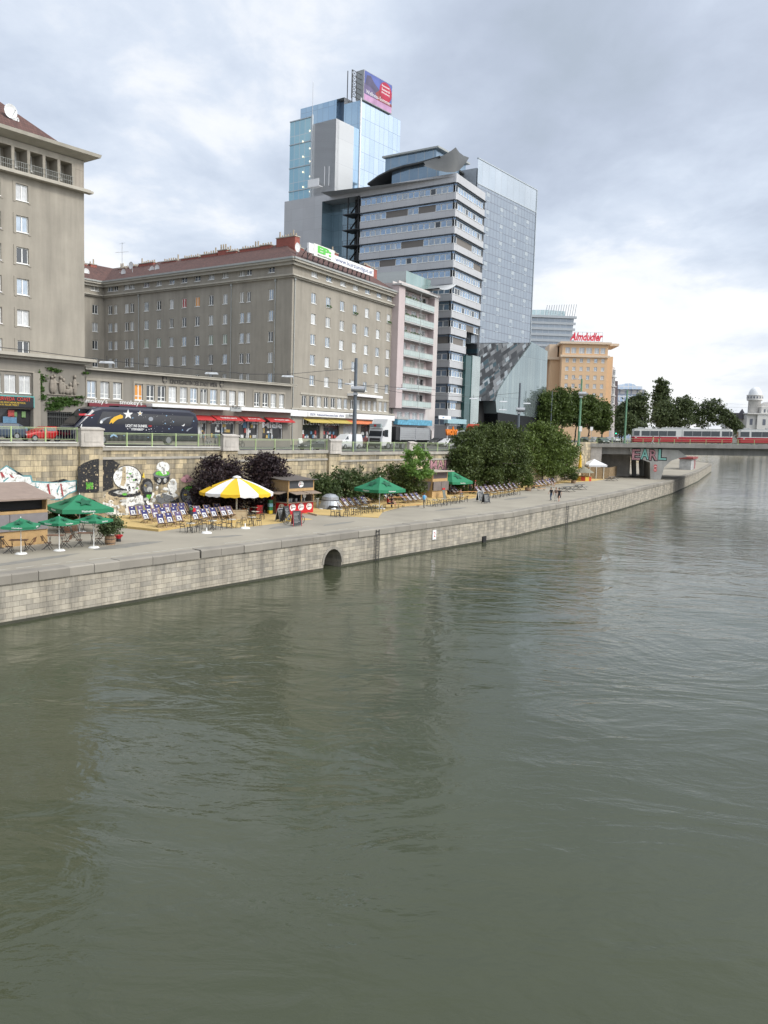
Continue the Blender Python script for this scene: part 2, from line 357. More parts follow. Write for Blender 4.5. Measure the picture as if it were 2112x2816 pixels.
vs = SC.view_settings; vs.view_transform = 'Standard'; vs.look = 'None'; vs.exposure = .24; vs.gamma = 1
# ================================================================ canal bank lines
COPE = [ST(-90, 0), ST(-12, 0), ST(0, 0), ST(44, 0), Vector((25.2, 111.5, 0)), Vector((37, 132.5, 0)), Vector((58.3, 173, 0)), Vector((82, 224, 0)), Vector((112, 294, 0)), Vector((116, 330, 0)), Vector((135, 385, 0)), Vector((172, 500, 0)), Vector((215, 625, 0)), Vector((290, 690, 0)), Vector((420, 720, 0))]
WALL = [ST(-90, 20.1), ST(-12, 20.1), ST(5.4, 20.1), ST(21, 20.1), ST(37.6, 20.1), ST(52, 20.1), ST(64, 20.1), Vector((21, 138, 0)), Vector((38.6, 168, 0)), Vector((46, 184, 0)), Vector((62, 232, 0)), Vector((92, 302, 0)), Vector((97, 335, 0)), Vector((115, 395, 0)), Vector((152, 508, 0)), Vector((197, 640, 0)), Vector((280, 711, 0)), Vector((415, 742, 0))]
WZ = [9.6, 9.55, 9.2, 8.83, 8.60, 8.58, 8.6, 8.9, 9.65, 9.6, 9.2, 9., 9., 9., 9., 9., 9., 9.]      # street level along the wall
def wallz(s): return float(np.interp(s, [-3, 5.4, 21, 37.6, 64, 90, 118], [9.58, 9.25, 8.84, 8.6, 8.6, 8.9, 9.65]))
def normals(pl):
    out = []
    for i in range(len(pl)):
        d = (pl[min(i+1, len(pl)-1)]-pl[max(i-1, 0)]).normalized(); out.append(Vector((-d.y, d.x, 0)))
    return out
# water with flow ripples
m, nt2, b = newmat('river_water'); b.inputs['Base Color'].default_value = (.050, .056, .036, 1); b.inputs['Roughness'].default_value = .035; b.inputs['IOR'].default_value = 1.33
tcw = nn(nt2, 'ShaderNodeTexCoord'); prev = None
for sx, sy, scl, st, rot, dd in ((1., .6, .5, 1., .5, .050), (1., .5, 1.6, 1., .3, .011), (1., .75, .13, 1., .9, .18), (1., .6, 4.6, 1., .6, .0045)):
    mp = nn(nt2, 'ShaderNodeMapping'); mp.inputs['Scale'].default_value = (sy, sx, 1); mp.inputs['Rotation'].default_value = (0, 0, rot); nt2.links.new(tcw.outputs['Object'], mp.inputs['Vector'])
    no = nn(nt2, 'ShaderNodeTexNoise', Scale=scl, Detail=4., Roughness=.5, Distortion=1.5); nt2.links.new(mp.outputs[0], no.inputs['Vector'])
    bp = nn(nt2, 'ShaderNodeBump', Strength=st, Distance=dd); nt2.links.new(no.outputs[0], bp.inputs['Height'])
    if prev: nt2.links.new(prev, bp.inputs['Normal'])
    prev = bp.outputs[0]
nt2.links.new(prev, b.inputs['Normal'])
n5 = nn(nt2, 'ShaderNodeTexNoise', Scale=.06, Detail=3.); nt2.links.new(tcw.outputs['Object'], n5.inputs['Vector'])
rg = nn(nt2, 'ShaderNodeRGB'); rg.outputs[0].default_value = (.050, .057, .032, 1); nt2.links.new(mul(nt2, rg.outputs[0], n5.outputs[0], .75, 1.25), b.inputs['Base Color'])
g = MB(); g.quad((-400, -120, 0), (700, -120, 0), (700, 760, 0), (-400, 760, 0)); struct(g.build('water', m))
# land beyond both banks, down to the horizon
asphalt = M('asphalt', (.085, .085, .083), .9, 0, .12, .6, .2); g = MB()
N = normals(WALL)
WB = [p+n*3 for p, n in zip(WALL, N)]
pl = [(-4000, 6000), (-4000, -120)]+[(p.x, p.y) for p in WB]+[(6000, 900), (6000, 6000)]
g.add([(x, y, 8.2) for x, y in pl], [tuple(range(len(pl)))[::-1]])
pr = [(6000, 800), (430, 665), (310, 590), (215, 430), (150, 262), (112, 170), (82, 75), (30, -120), (6000, -120)]
g.add([(x, y, 6.5) for x, y in pr], [tuple(range(len(pr)))[::-1]])
for a, c in zip(pr[:-2], pr[1:-1]): g.quad((a[0], a[1], -1), (c[0], c[1], -1), (c[0], c[1], 6.5), (a[0], a[1], 6.5))
struct(g.build('ground', M('ground_earth', (.16, .155, .14), .95, 0, .2, .05)))
# quay promenade
NC = normals(COPE); g = MB(); quay_n = 0
def resample(pl, k):
    L = [0]
    for a, c in zip(pl, pl[1:]): L.append(L[-1]+(c-a).length)
    return [Vector([float(np.interp(L[-1]*i/k, L, [q[j] for q in pl])) for j in range(3)]) for i in range(k+1)]
ca, wa = resample(COPE, 140), resample(WALL, 140)
g.sheet([[a+(c-a)*(j/6)+Vector((0, 0, 2.8)) for j in range(7)] for a, c in zip([q+Vector((-.8*.55, .6*.55, 0)) for q in ca], wa)])
struct(g.build('quay_promenade', M('promenade_asphalt', (.29, .262, .208), .92, 0, .17, .22, .4)))
# street between wall and buildings
g = MB(); rows = []
for p, n, z in zip(WALL, N, WZ): rows.append([p+n*t+Vector((0, 0, z-.02+dz)) for t, dz in ((.45, 0), (3.2, .02), (3.25, -.1), (10, .05), (16, .1), (16.05, .22), (30, .45), (70, .5))])
g.sheet(rows); struct(g.build('road', asphalt))
# pale lane lines and the kerb of the riverside pavement
g = MB()
for i in range(26):
    s = -2+i*4.2
    z = wallz(s)+.035
    for t in (6.6, 10.2): g.quad(ST(s, 20.1+t, z+t*.006), ST(s+2.1, 20.1+t, z+t*.006), ST(s+2.1, 20.22+t, z+t*.006), ST(s, 20.22+t, z+t*.006))
struct(g.build('road_marking', M('road_paint', (.6, .6, .57), .8)))
# sand beds (raised in wooden edging by the first deckchairs)
sand = M('sand', (.47, .335, .13), .95, 0, .14, .8, .5)
def nearest_wall(p, k=.12):
    best = None
    for a, c in zip(WALL, WALL[1:]):
        d = c-a; t_ = max(0, min(1, (p-a).dot(d)/d.length_squared)); q = a+d*t_
        if best is None or (q-p).length < best[0]: best = ((q-p).length, q)
    return p+(best[1]-p)*(1-k/max(best[0], .2))
def sandbed(pts, z, name='sand', back=None):
    g = MB(); A_ = []
    for a, c in zip(pts, pts[1:]):
        n = max(1, int((c-a).length/2.5)); A_ += [a+(c-a)*(i/n) for i in range(n)]
    A_.append(pts[-1]); B_ = [back(p) if back else nearest_wall(p) for p in A_]
    T_ = [[Vector((p.x+(q.x-p.x)*j/4, p.y+(q.y-p.y)*j/4, z)) for j in range(5)] for p, q in zip(A_, B_)]
    g.sheet(T_); g.sheet([[Vector((p.x, p.y, 2.7)), Vector((p.x, p.y, z))] for p in A_])
    for k in (0, -1): g.sheet([[Vector((q.x, q.y, 2.7)) for q in T_[k]], T_[k]])
    return struct(g.build(name, sand))
flat = lambda q: Vector((q.x, q.y, 0))
sandbed([flat(P(*q)) for q in ((327, 1434), (338, 1452), (436, 1462), (560, 1442), (648, 1438))], 2.98)
sandbed([flat(P(*q)) for q in ((862, 1416), (1040, 1424), (1052, 1408), (1110, 1393), (1180, 1388), (1330, 1366), (1420, 1352), (1530, 1330), (1640, 1322), (1690, 1313))], 2.84)
sandbed([flat(P(*q)) for q in ((640, 1452), (700, 1447), (775, 1438), (860, 1428))], 2.82, 'packed_sand', lambda p: p+Vector((-.8, .6, 0))*6.5)

g = MB()
for i in range(46):                                      # worn pale line along the edge of the promenade, broken here and there
    s = -14+i*1.6
    if random.random() < .75: g.quad(ST(s, 1.5, 2.806), ST(s+random.uniform(.7, 1.6), 1.5, 2.806), ST(s+1.4, 1.62, 2.806), ST(s, 1.62, 2.806))
struct(g.build('worn_line', M('worn_paint', (.40, .38, .33), .9, 0, .3, 2)))
g = MB()
for px, py, w_, h_, rz in ((785,1449,2.2,.7,.1),(60,1545,4.5,.5,.15),(620,1475,1.6,.5,-.2),(350,1500,3.2,.8,.05),(1240,1400,3,.6,0),(930,1440,2.6,.4,.1),(1420,1370,4,.7,.1)):
    q = P(px, py); T_ = TR(q.x, q.y, 2.805, AZ+rz); n = 14; g.add([T_ @ Vector((w_*math.cos(2*math.pi*k/n)*random.uniform(.8, 1.1), h_*math.sin(2*math.pi*k/n)*random.uniform(.7, 1.1), 0)) for k in range(n)], [tuple(range(n))])
struct(g.build('asphalt_patch', M('patch_asphalt', (.20, .19, .165), .9, 0, .2, 1.5)))
# ================================================================ quay wall
ash_low = BR('quay_ashlar', (.42,.375,.295), (.28,.258,.215), (.21,.19,.155), .82, .31, .014, uv=True, streak=.42, var=.2, vscale=.35, bump=.6)
cope_m = leafmat('cope_stone', (.19,.175,.15), (.31,.285,.24), 0); MATS['cope_stone'].node_tree.nodes['Principled BSDF'].inputs['Roughness'].default_value = .9
s0 = toST(P(895, 1568, 0))[0]; s1 = toST(P(941, 1559, 0))[0]; sm = (s0+s1)/2; rr = (s1-s0)/2; zb = .42
qw = thing('quay_wall', 'long grey stone quay wall rising from the river with a round arched outlet', 'quay wall', TR(Q0.x, Q0.y, 0))
g = MB()
def wq(a, b, z0, z1, za=None, zc=None):
    za = z0 if za is None else za; zc = z0 if zc is None else zc; A_, B_ = ST(a, 0), ST(b, 0)
    g.add([(A_.x,A_.y,za),(B_.x,B_.y,zc),(B_.x,B_.y,z1),(A_.x,A_.y,z1)], [(0,1,2,3)], 0, [(a,za),(b,zc),(b,z1),(a,z1)])
wq(-90, s0, -1.5, 2.3); wq(s1, 44, -1.5, 2.3)
arc = [(sm-rr*math.cos(math.pi*i/14), zb+rr*1.05*math.sin(math.pi*i/14)) for i in range(15)]
for (a, za), (b_, zc) in zip(arc, arc[1:]):
    wq(a, b_, 0, 2.3, za, zc)
    p = [ST(a, 0, za), ST(b_, 0, zc), ST(b_, 3.2, zc), ST(a, 3.2, za)]; g.add(p, [(0,1,2,3)], 0, [(0,za),(0,zc),(3,zc),(3,za)])
for a in (s0, s1): g.add([ST(a,0,-1.5), ST(a,3.2,-1.5), ST(a,3.2,zb), ST(a,0,zb)], [(0,1,2,3)], 0, [(0,0),(3,0),(3,2),(0,2)])
g.add([ST(s0,3.2,-1.5), ST(s1,3.2,-1.5), ST(s1,3.2,2.3), ST(s0,3.2,2.3)], [(0,1,2,3)], 0, [(0,0),(3,0),(3,3),(0,3)])
L = 44
for a, c in zip(COPE[3:-1], COPE[4:]):
    d = (c-a).length; g.add([(a.x,a.y,-1.5),(c.x,c.y,-1.5),(c.x,c.y,2.3),(a.x,a.y,2.3)], [(0,1,2,3)], 0, [(L,-1.5),(L+d,-1.5),(L+d,2.3),(L,2.3)]); L += d
g.build('wall_face', ash_low, qw, Matrix())
g = MB()
for a, b_ in ((-90, s0), (s1, 44)): g.add([ST(a,-.006,-1), ST(b_,-.006,-1), ST(b_,-.006,.17), ST(a,-.006,.17)], [(0,1,2,3)])
for a, c in zip(COPE[3:8], COPE[4:9]):
    n_ = Vector((c.y-a.y, a.x-c.x, 0)).normalized()*.006; g.add([a+n_+Vector((0,0,-1)), c+n_+Vector((0,0,-1)), c+n_+Vector((0,0,.17)), a+n_+Vector((0,0,.17))], [(0,1,2,3)])
g.build('tide_mark', M('algae_dark', (.045,.045,.03), .8, 0, .3, 3), qw, Matrix())
g = MB(); rings = [(sm-r_*math.cos(math.pi*i/9), zb+r_*1.05*math.sin(math.pi*i/9)) for r_ in (rr*1.0, rr*1.2) for i in range(10)]
for i in range(9):
    q = [rings[i], rings[i+1], rings[11+i], rings[10+i]]; f = [ST(a, -.05, z) for a, z in q]; b2 = [ST(a, .02, z) for a, z in q]
    g.add(f+b2, [(0,1,2,3),(0,4,5,1),(1,5,6,2),(2,6,7,3),(3,7,4,0)])
g.build('arch_ring', cope_m, qw, Matrix())
g = MB()
NC = normals(COPE)
for i in range(len(COPE)-2):
    a, c = COPE[i], COPE[i+1]; d = (c-a); n = d.length; d.normalize(); nr = Vector((-d.y, d.x, 0)); x = 0
    while x < n-.3:
        l = min(random.uniform(1.5, 2.7), n-x); dz = random.uniform(-.02, .02); o = random.uniform(-.02, .02)
        q0, q1 = a+d*(x+.012), a+d*(x+l-.012)
        pr_ = [(-.10+o, 2.27), (-.10+o, 2.74), (-.03+o, 2.83+dz), (.86, 2.83+dz), (.86, 2.27)]
        vs_ = [q0+nr*t+Vector((0,0,z)) for t, z in pr_]+[q1+nr*t+Vector((0,0,z)) for t, z in pr_]
        g.add(vs_, [(4,3,2,1,0),(5,6,7,8,9)]+[(k,(k+1)%5,5+(k+1)%5,5+k) for k in range(5)]); x += l
g.build('coping', cope_m, qw, Matrix())
steel_dark = M('dark_steel', (.05,.05,.05), .6, .3)
for px, py in ((1031, 1500), (1512, 1418)):
    s = toST(P(px, 1542 if px < 1100 else 1448, 0))[0]; g = MB()
    for ds in (-.22, .22): g.bar(ST(s+ds, -.16, -.6), ST(s+ds, -.16, 2.75), .06, .06)
    for i in range(11): g.bar(ST(s-.22, -.16, -.4+i*.3), ST(s+.22, -.16, -.4+i*.3), .04, .04)
    tag(g.build('ladder', steel_dark, None, Matrix()), 'dark iron ladder on the quay wall just right of the arched outlet' if px < 1100 else 'dark iron ladder on the quay wall near the three walkers', 'ladder', 'iron ladders on the quay wall')
for px, py, lb in ((1330, 1487, 'small dark drain opening at the waterline left of the far ladder'), (1646, 1412, 'small dark drain opening at the waterline beyond the far ladder')):
    q = P(px, py+4, 0); s, t = toST(q); g = MB(); g.T = TR(q.x, q.y, 0, AZ); g.box(-.35, -.12, -.3, .35, .1, .62); g.box(-.28, -.14, -.3, .28, -.11, .5)
    tag(g.build('drain_outlet', M('drain_black', (.015,.015,.015), .9)), lb, 'drain', 'drain openings in the quay wall')
q = P(1192, 1502, 0); t = thing('depth_sign', 'small white board with a red 2 on the quay wall', 'sign', TR(*ST(toST(P(1192, 1515, 0))[0], -.06, 1.55), AZ))
g = MB(); g.box(-.3, -.03, -.45, .3, .03, .45); g.build('board', M('sign_white', (.75,.75,.73), .5, 0, .04), t)
text('2', .45, 0, M('sign_red', (.5,.03,.03), .5), t, wm(t) @ TR(0.02, -.032, -.2), 'numeral', .01)
# ================================================================ embankment wall, pillars, railings
ash_hi = BR('embankment_ashlar', (.53,.435,.275), (.25,.22,.165), (.17,.145,.105), .95, .47, .016, uv=True, streak=.6, var=.24, vscale=.25, bump=.6)
stone_l = M('pale_stone', (.42,.39,.35), .9, 0, .2, 1.2, .4, streak=.2)
ledge_m = M('ledge_stone', (.33,.31,.27), .9, 0, .22, 1., .3, streak=.2)
WF = Fac(ST(0, 20.1), DS)
ew = thing('embankment_wall', 'tall yellowish ashlar embankment wall with graffiti behind the quay', 'wall', TR(*ST(0, 20.1, 2.8)))
runs = [(-60, 3.9, 9.58), (6.1, 19.9, 9.22), (22, 36.3, 8.82), (38.3, 52, 8.6), (53.6, 68, 8.58)]
PILL = [(3.9, 6.1, 9.55), (19.9, 22, 9.15), (36.3, 38.3, 8.75), (52, 53.6, 8.6)]
g = MB(); gl = MB()
def wp(a, b, z0, z1, t=0.):
    A_, B_ = ST(a, 20.1+t), ST(b, 20.1+t); g.add([(A_.x,A_.y,z0),(B_.x,B_.y,z0),(B_.x,B_.y,z1),(A_.x,A_.y,z1)], [(0,1,2,3)], 0, [(a,z0),(b,z0),(b,z1),(a,z1)])
edges = [-60]+[x for p in PILL for x in p[:2]]+[64]
for i in range(0, len(edges)-1, 2): wp(edges[i], edges[i+1], 2.5, runs[i//2][2]-.05)
def gbox(mb, a, b, t0, t1, z0, z1):
    T0 = mb.T; mb.T = WF.T(); mb.box(a, t0, z0, b, t1, z1); mb.T = T0
for a, b_, z in runs:
    g2 = gl; b2 = min(b_, 64)
    gbox(gl, a, b2, -.16, .7, z-.42, z-.06)            # coping beam under the railing
    if a > 0: gbox(gl, a, b2, -.10, .0, z-1.22, z-1.06); gbox(gl, a, b2, -.06, 0, z-1.06, z-1.0)
gl.build('ledge', ledge_m, ew, Matrix())
for a, b_, z in PILL:                                  # pilaster strips under the pillars
    wp(a, b_, 2.5, z-.3, -.28)
    for s_ in (a, b_):
        A_, B_ = ST(s_, 19.82), ST(s_, 20.1); g.add([(A_.x,A_.y,2.5),(B_.x,B_.y,2.5),(B_.x,B_.y,z-.3),(A_.x,A_.y,z-.3)], [(0,1,2,3)], 0, [(0,2.5),(.28,2.5),(.28,z),(0,z)])
L = 64
for a, c in zip(WALL[6:-1], WALL[7:]):
    d = (c-a).length; i = WALL.index(a); g.add([(a.x,a.y,2.5),(c.x,c.y,2.5),(c.x,c.y,WZ[i+1]+.3),(a.x,a.y,WZ[i]+.3)], [(0,1,2,3)], 0, [(L,2.5),(L+d,2.5),(L+d,8.9),(L,8.9)]); L += d
g.build('wall_face', ash_hi, ew, Matrix())
for k, (a, b_, z) in enumerate(PILL):
    t = thing('stone_pillar', '%s pale stone railing pillar counted from the left' % ORD[k]+(' by the red car' if k == 0 else ''), 'pillar', WF.T((a+b_)/2, z-.3), 'stone pillars in the street railing')
    w2 = (b_-a)/2; g = MB(); g.box(-w2, -.42, .06, w2, .5, 1.34); g.box(-w2-.05, -.47, -.1, w2+.05, .55, .06)
    g.box(-w2+.32, -.46, .3, w2-.32, -.40, 1.05); g.build('shaft', stone_l, t)
    g = MB(); g.sheet([[(-w2-.07, -.5, 1.34), (w2+.07, -.5, 1.34)], [(-w2-.07, -.5, 1.44), (w2+.07, -.5, 1.44)], [(-w2+.15, .04, 1.56), (w2-.15, .04, 1.56)], [(-w2-.07, .57, 1.44), (w2+.07, .57, 1.44)], [(-w2-.07, .57, 1.34), (w2+.07, .57, 1.34)]]); g.box(-w2-.06, -.49, 1.3, w2+.06, .56, 1.435); g.build('cap', stone_l, t)
rail_m = M('rail_green', (.30,.36,.20), .55, 0, .15, 3); post_m = M('post_green', (.36,.46,.22), .5, 0, .12, 3); bar_m = M('bar_grey_green', (.24,.26,.19), .55, 0, .1, 3)
names = ['left of the first stone pillar in front of the red car', 'in front of the black coach', 'between the second and third stone pillars', 'in front of the white truck', 'running into the big riverside trees']
for k, (a, b_, z) in enumerate(runs):
    a = max(a, -14); t = thing('street_railing', 'green metal street railing '+names[k], 'railing', WF.T(a, z), 'green railings along the embankment')
    l = b_-a; g = MB(); g.bar((0,.1,1.1), (l,.1,1.1), .07, .06); g.bar((0,.1,.16), (l,.1,.16), .05, .04); g.bar((0,.1,.98), (l,.1,.98), .04, .03); g.build('rail', rail_m, t)
    g = MB(); n = int(l/(.26 if k == 0 else .135))
    for i in range(n): x = l*(i+.5)/n; g.box(x-.009, .09, .16, x+.009, .11, .98)
    g.build('baluster', bar_m, t)['kind'] = 'stuff'
    m_ = max(2, round(l/3)); 
    for i in range(m_+1):
        x = min(max(l*i/m_, .06), l-.06); g = MB(); g.box(-.05, .05, -.1, .05, .15, 1.16); g.box(-.07, .03, -.1, .07, .17, -.02); g.build('post', post_m, t, WF.T(a+x, z))
g = MB(); g.tube([WF.T() @ Vector((-14, -.2, 9.44)), WF.T() @ Vector((3.6, -.2, 9.48))], .05); tag(g.build('service_pipe', M('pipe_pale', (.55,.55,.52), .5)), 'pale pipe along the foot of the railing left of the first pillar', 'pipe', 'pipes below the railing')
g = MB(); g.tube([WF.T() @ Vector((6.4, -.2, 9.12)), WF.T() @ Vector((19.6, -.2, 9.06))], .05); tag(g.build('service_pipe', M('pipe_pale')), 'pale pipe along the foot of the railing below the coach', 'pipe', 'pipes below the railing')
# ---------------------------------------------------------------- wall paintings
PAINT = {'white': (.66,.66,.63), 'black': (.018,.018,.02), 'grey': (.13,.135,.14), 'green': (.12,.42,.05), 'red': (.30,.04,.045), 'teal': (.10,.26,.28), 'pink': (.42,.22,.24), 'pale': (.40,.40,.38), 'yellow': (.62,.45,.05), 'stone': (.42,.34,.22)}
pk = list(PAINT)
def worn(m):                                            # peeled paint: the stone shows through in flecks
    nt = m.node_tree; tc = nn(nt, 'ShaderNodeTexCoord'); n1 = nn(nt, 'ShaderNodeTexNoise', Scale=3.2, Detail=8., Roughness=.75); nt.links.new(tc.outputs['Object'], n1.inputs['Vector']); rp = nn(nt, 'ShaderNodeValToRGB'); rp.color_ramp.elements[0].position = .40; rp.color_ramp.elements[1].position = .46; nt.links.new(n1.outputs[0], rp.inputs[0])
    tr = nn(nt, 'ShaderNodeBsdfTransparent'); ms = nn(nt, 'ShaderNodeMixShader'); nt.links.new(rp.outputs[0], ms.inputs[0]); nt.links.new(tr.outputs[0], ms.inputs[1]); nt.links.new(nt.nodes['Principled BSDF'].outputs[0], ms.inputs[2]); nt.links.new(ms.outputs[0], nt.nodes['Material Output'].inputs[0]); return m
pm = [worn(M('spray_'+k, PAINT[k], .85, 0, .28, 1.6)) for k in pk]
class Mural:
    def __init__(s, fac, x0, y0, k): s.f, s.x0, s.y0, s.k, s.g, s.i = fac, x0, y0, k, MB(), 0
    def poly(s, col, pts, y=None):
        s.i += 1; q = []
        for a, b_ in pts: u, z = s.f.uz(s.x0+a*s.k, s.y0+b_*s.k); q.append((u, -.006-.0012*s.i, z))
        s.g.add(q, [tuple(range(len(q)))], pk.index(col))
    def ell(s, col, cx, cy, rx, ry, n=22, a0=0, a1=360, rough=.0):
        s.poly(col, [(cx+rx*math.cos(R(a0+(a1-a0)*i/n))*(1+rough*random.uniform(-1, 1)), cy+ry*math.sin(R(a0+(a1-a0)*i/n))*(1+rough*random.uniform(-1, 1))) for i in range(n)])
    def done(s, name, parent, label):
        o = s.g.build(name, pm, parent, s.f.T()); o['label'] = label
m1 = Mural(WF, 0, 1160, .2532)
m1.poly('teal', [(0,520),(70,470),(140,510),(255,580),(340,580),(355,640),(500,650),(665,645),(700,620),(760,640),(835,630),(835,750),(740,790),(660,850),(560,850),(460,800),(330,780),(200,790),(0,785)])
m1.poly('white', [(0,535),(70,485),(130,525),(250,597),(325,597),(342,657),(500,666),(660,660),(822,648),(822,740),(735,778),(655,835),(565,835),(462,788),(330,768),(200,778),(0,770)])
for q in ([(0,545),(22,545),(55,600),(20,612)], [(95,560),(130,585),(160,612),(120,604)], [(165,680),(180,680),(176,715),(160,712)], [(20,690),(40,690),(34,760),(20,760)], [(505,680),(530,672),(555,815),(535,800)], [(650,672),(668,672),(692,815),(672,808)], [(275,700),(300,710),(297,735)]): m1.poly('red', q)
for q in ([(30,640),(90,600),(95,610),(40,655)], [(40,690),(200,650),(205,660),(50,705)], [(390,660),(400,750),(392,755),(382,665)], [(740,720),(820,690),(820,700),(745,730)], [(330,740),(420,700),(425,710),(340,755)], [(610,760),(640,690),(648,695),(622,775)]): m1.poly('teal', q)
for q in ([(150,520),(200,545),(255,585),(190,570)], [(520,655),(600,640),(690,618),(740,632),(650,655)]): m1.poly('black', q)
m1.poly('black', [(925,740),(925,610),(930,470),(1000,415),(1100,390),(1200,400),(1300,458),(1250,540),(1225,640),(1235,710),(1150,745),(1050,775)])
for a in range(16): m1.ell('stone', random.uniform(950, 1120), random.uniform(470, 640), random.uniform(5, 20), random.uniform(6, 18), 7, rough=.3)
for i in range(7): m1.poly('green', [(932+i*11,660+(i%2)*12),(940+i*11,655),(944+i*11,730),(936+i*11,732)])
m1.ell('white', 1330, 890, 260, 150, 26, rough=.05); m1.ell('stone', 1240, 830, 120, 75, 14, rough=.2); m1.ell('stone', 1310, 950, 60, 60, 10, rough=.3)
m1.ell('black', 1350, 772, 182, 50); m1.ell('pale', 1340, 765, 120, 22, 12, rough=.3); m1.ell('green', 1350, 785, 30, 14, 8)
m1.ell('black', 1378, 605, 158, 134); m1.ell('white', 1376, 605, 150, 126); m1.poly('stone', [(1325,490),(1360,485),(1365,640),(1340,700),(1300,690),(1320,600)])
m1.ell('white', 1440, 725, 70, 58, 14, rough=.06); m1.ell('black', 1400, 725, 12, 30)
for i in range(26): m1.ell(random.choice(['green','grey','grey','black','pale']), random.uniform(1370, 1515), random.uniform(540, 760), random.uniform(5, 18), random.uniform(4, 14), 8, rough=.4)
m1.ell('black', 1590, 700, 66, 88); m1.ell('grey', 1600, 710, 48, 64); m1.ell('pale', 1618, 735, 28, 30); m1.ell('yellow', 1575, 690, 12, 12); m1.ell('black', 1575, 690, 6, 6)
m1.poly('black', [(1540,760),(1650,760),(1620,860),(1570,930),(1550,950),(1560,880)]); m1.poly('green', [(1585,790),(1640,790),(1600,860),(1580,860)])
m1.ell('grey', 1500, 940, 75, 50, 18); m1.ell('green', 1510, 945, 50, 32, 14, rough=.15); m1.poly('yellow', [(1535,600),(1555,545),(1565,610)])
for i in range(40): m1.ell(random.choice(['white','white','pale','stone']), random.uniform(1130, 1700), random.uniform(820, 1010), random.uniform(10, 40), random.uniform(8, 22), 9, rough=.4)
mp_ = Mural(WF.off(-.285), 0, 1160, .2532); mp_.poly('black', [(845,770),(845,490),(905,450),(1000,412),(1075,400),(1075,770)])
for a in range(14): mp_.ell('stone', random.uniform(860, 1060), random.uniform(470, 740), random.uniform(4, 14), random.uniform(5, 14), 7, rough=.3)
for i in range(7): mp_.poly('green', [(932+i*11,660+(i%2)*12),(940+i*11,655),(944+i*11,730),(936+i*11,732)])
mp_.done('mural', ew, 'black painted patch on the pilaster left of the round skull shape')
m1.done('mural', ew, 'black, white and green mural of a round skull shape and grey heads, with white lettering at its left')
m2 = Mural(WF, 380, 1180, .3134)
for i in range(34): m2.ell(random.choice(['white','white','pale','grey','stone']), random.gauss(215, 60), random.gauss(585, 45), random.uniform(10, 34), random.uniform(8, 24), 9, rough=.35)
m2.ell('white', 215, 335, 58, 50); m2.ell('black', 205, 425, 72, 62); m2.ell('grey', 205, 395, 76, 34); m2.ell('green', 210, 388, 62, 22); m2.poly('white', [(185,360),(240,365),(250,395),(215,400)])
for a in (180, 235): m2.ell('pale', a, 450, 16, 20)
m2.ell('white', 300, 500, 38, 62, 12, rough=.2); m2.ell('pale', 300, 470, 24, 26, 10, rough=.2)
m2.poly('grey', [(160,640),(210,560),(300,590),(330,640),(260,630),(200,660)])
m2.ell('pink', 425, 440, 50, 40, 12, rough=.35)
m2.ell('black', 440, 575, 76, 80); m2.ell('grey', 440, 590, 62, 66); m2.ell('pale', 438, 625, 30, 42); m2.ell('green', 455, 520, 52, 20); m2.poly('yellow', [(395,568),(425,572),(420,584),(398,582)]); m2.poly('yellow', [(455,572),(490,562),(485,582),(458,584)])
m2.poly('black', [(280,640),(350,600),(360,660),(300,668)]); m2.poly('grey', [(0,680),(380,655),(430,672),(380,668),(0,695)])
m2.done('mural', ew, 'grey ape-like head under a green cap and a white ball in a dark bowl')
def letters(s, fac, px0, px1, pyt, pyb, fill, name, parent, label):
    u0, z0 = fac.uz(px0, pyb); u1, z1 = fac.uz(px1, pyt); h = z1-z0; n = len(s); wl = (u1-u0)/n
    for i, ch in enumerate(s):
        c = fill[i % len(fill)]; cx = u0+wl*(i+.5); dz = (i % 2)*h*.06
        for sc_, mt, y, bo in ((1., M('spray_black'), -.008, .075), (.86, M('spray_'+c), -.016, .015)):
            o = text(ch, h*sc_, wl*1.05*sc_, mt, parent, fac.T(cx, z0+dz+h*(1-sc_)/2, y), name, .004, bold=bo)
            if o and sc_ == 1.: o['label'] = label % ch
letters('MAL', WF, 1182, 1240, 1262, 1296, ['pink'], 'graffiti', ew, 'pink graffiti letter %s with a black outline')
# ================================================================ bridge
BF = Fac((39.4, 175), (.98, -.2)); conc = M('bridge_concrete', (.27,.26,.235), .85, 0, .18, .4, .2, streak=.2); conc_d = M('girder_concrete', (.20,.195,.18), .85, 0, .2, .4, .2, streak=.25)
br = thing('road_bridge', 'low grey concrete road bridge across the river carrying a red tram', 'bridge', BF.T(0, 2.8))
uA, zA = BF.uz(1600, 1219); uB, zB = BF.uz(2112, 1224.5)
def dz(u): return zA+(zB-zA)*min(1.1, (u-uA)/(uB-uA))-max(0, (u-uB-8))*.02
us = [uA-.5+i*3 for i in range(32)]; g = MB(); ge = MB(); gr = MB(); T_ = BF.T()
g.T = ge.T = gr.T = T_
for a, b_ in zip(us, us[1:]):
    A_, B_ = dz(a), dz(b_)
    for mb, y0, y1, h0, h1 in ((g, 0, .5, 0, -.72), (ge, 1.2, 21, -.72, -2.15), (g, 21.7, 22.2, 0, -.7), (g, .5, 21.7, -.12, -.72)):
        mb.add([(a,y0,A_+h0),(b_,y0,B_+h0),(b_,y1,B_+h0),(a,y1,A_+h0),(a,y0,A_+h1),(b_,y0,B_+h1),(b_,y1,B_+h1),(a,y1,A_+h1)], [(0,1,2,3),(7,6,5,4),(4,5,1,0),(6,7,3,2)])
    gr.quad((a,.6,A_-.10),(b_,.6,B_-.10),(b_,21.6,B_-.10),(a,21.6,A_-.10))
g.build('deck', conc, br, Matrix()); ge.build('girder', conc_d, br, Matrix()); gr.build('carriageway', asphalt, br, Matrix())
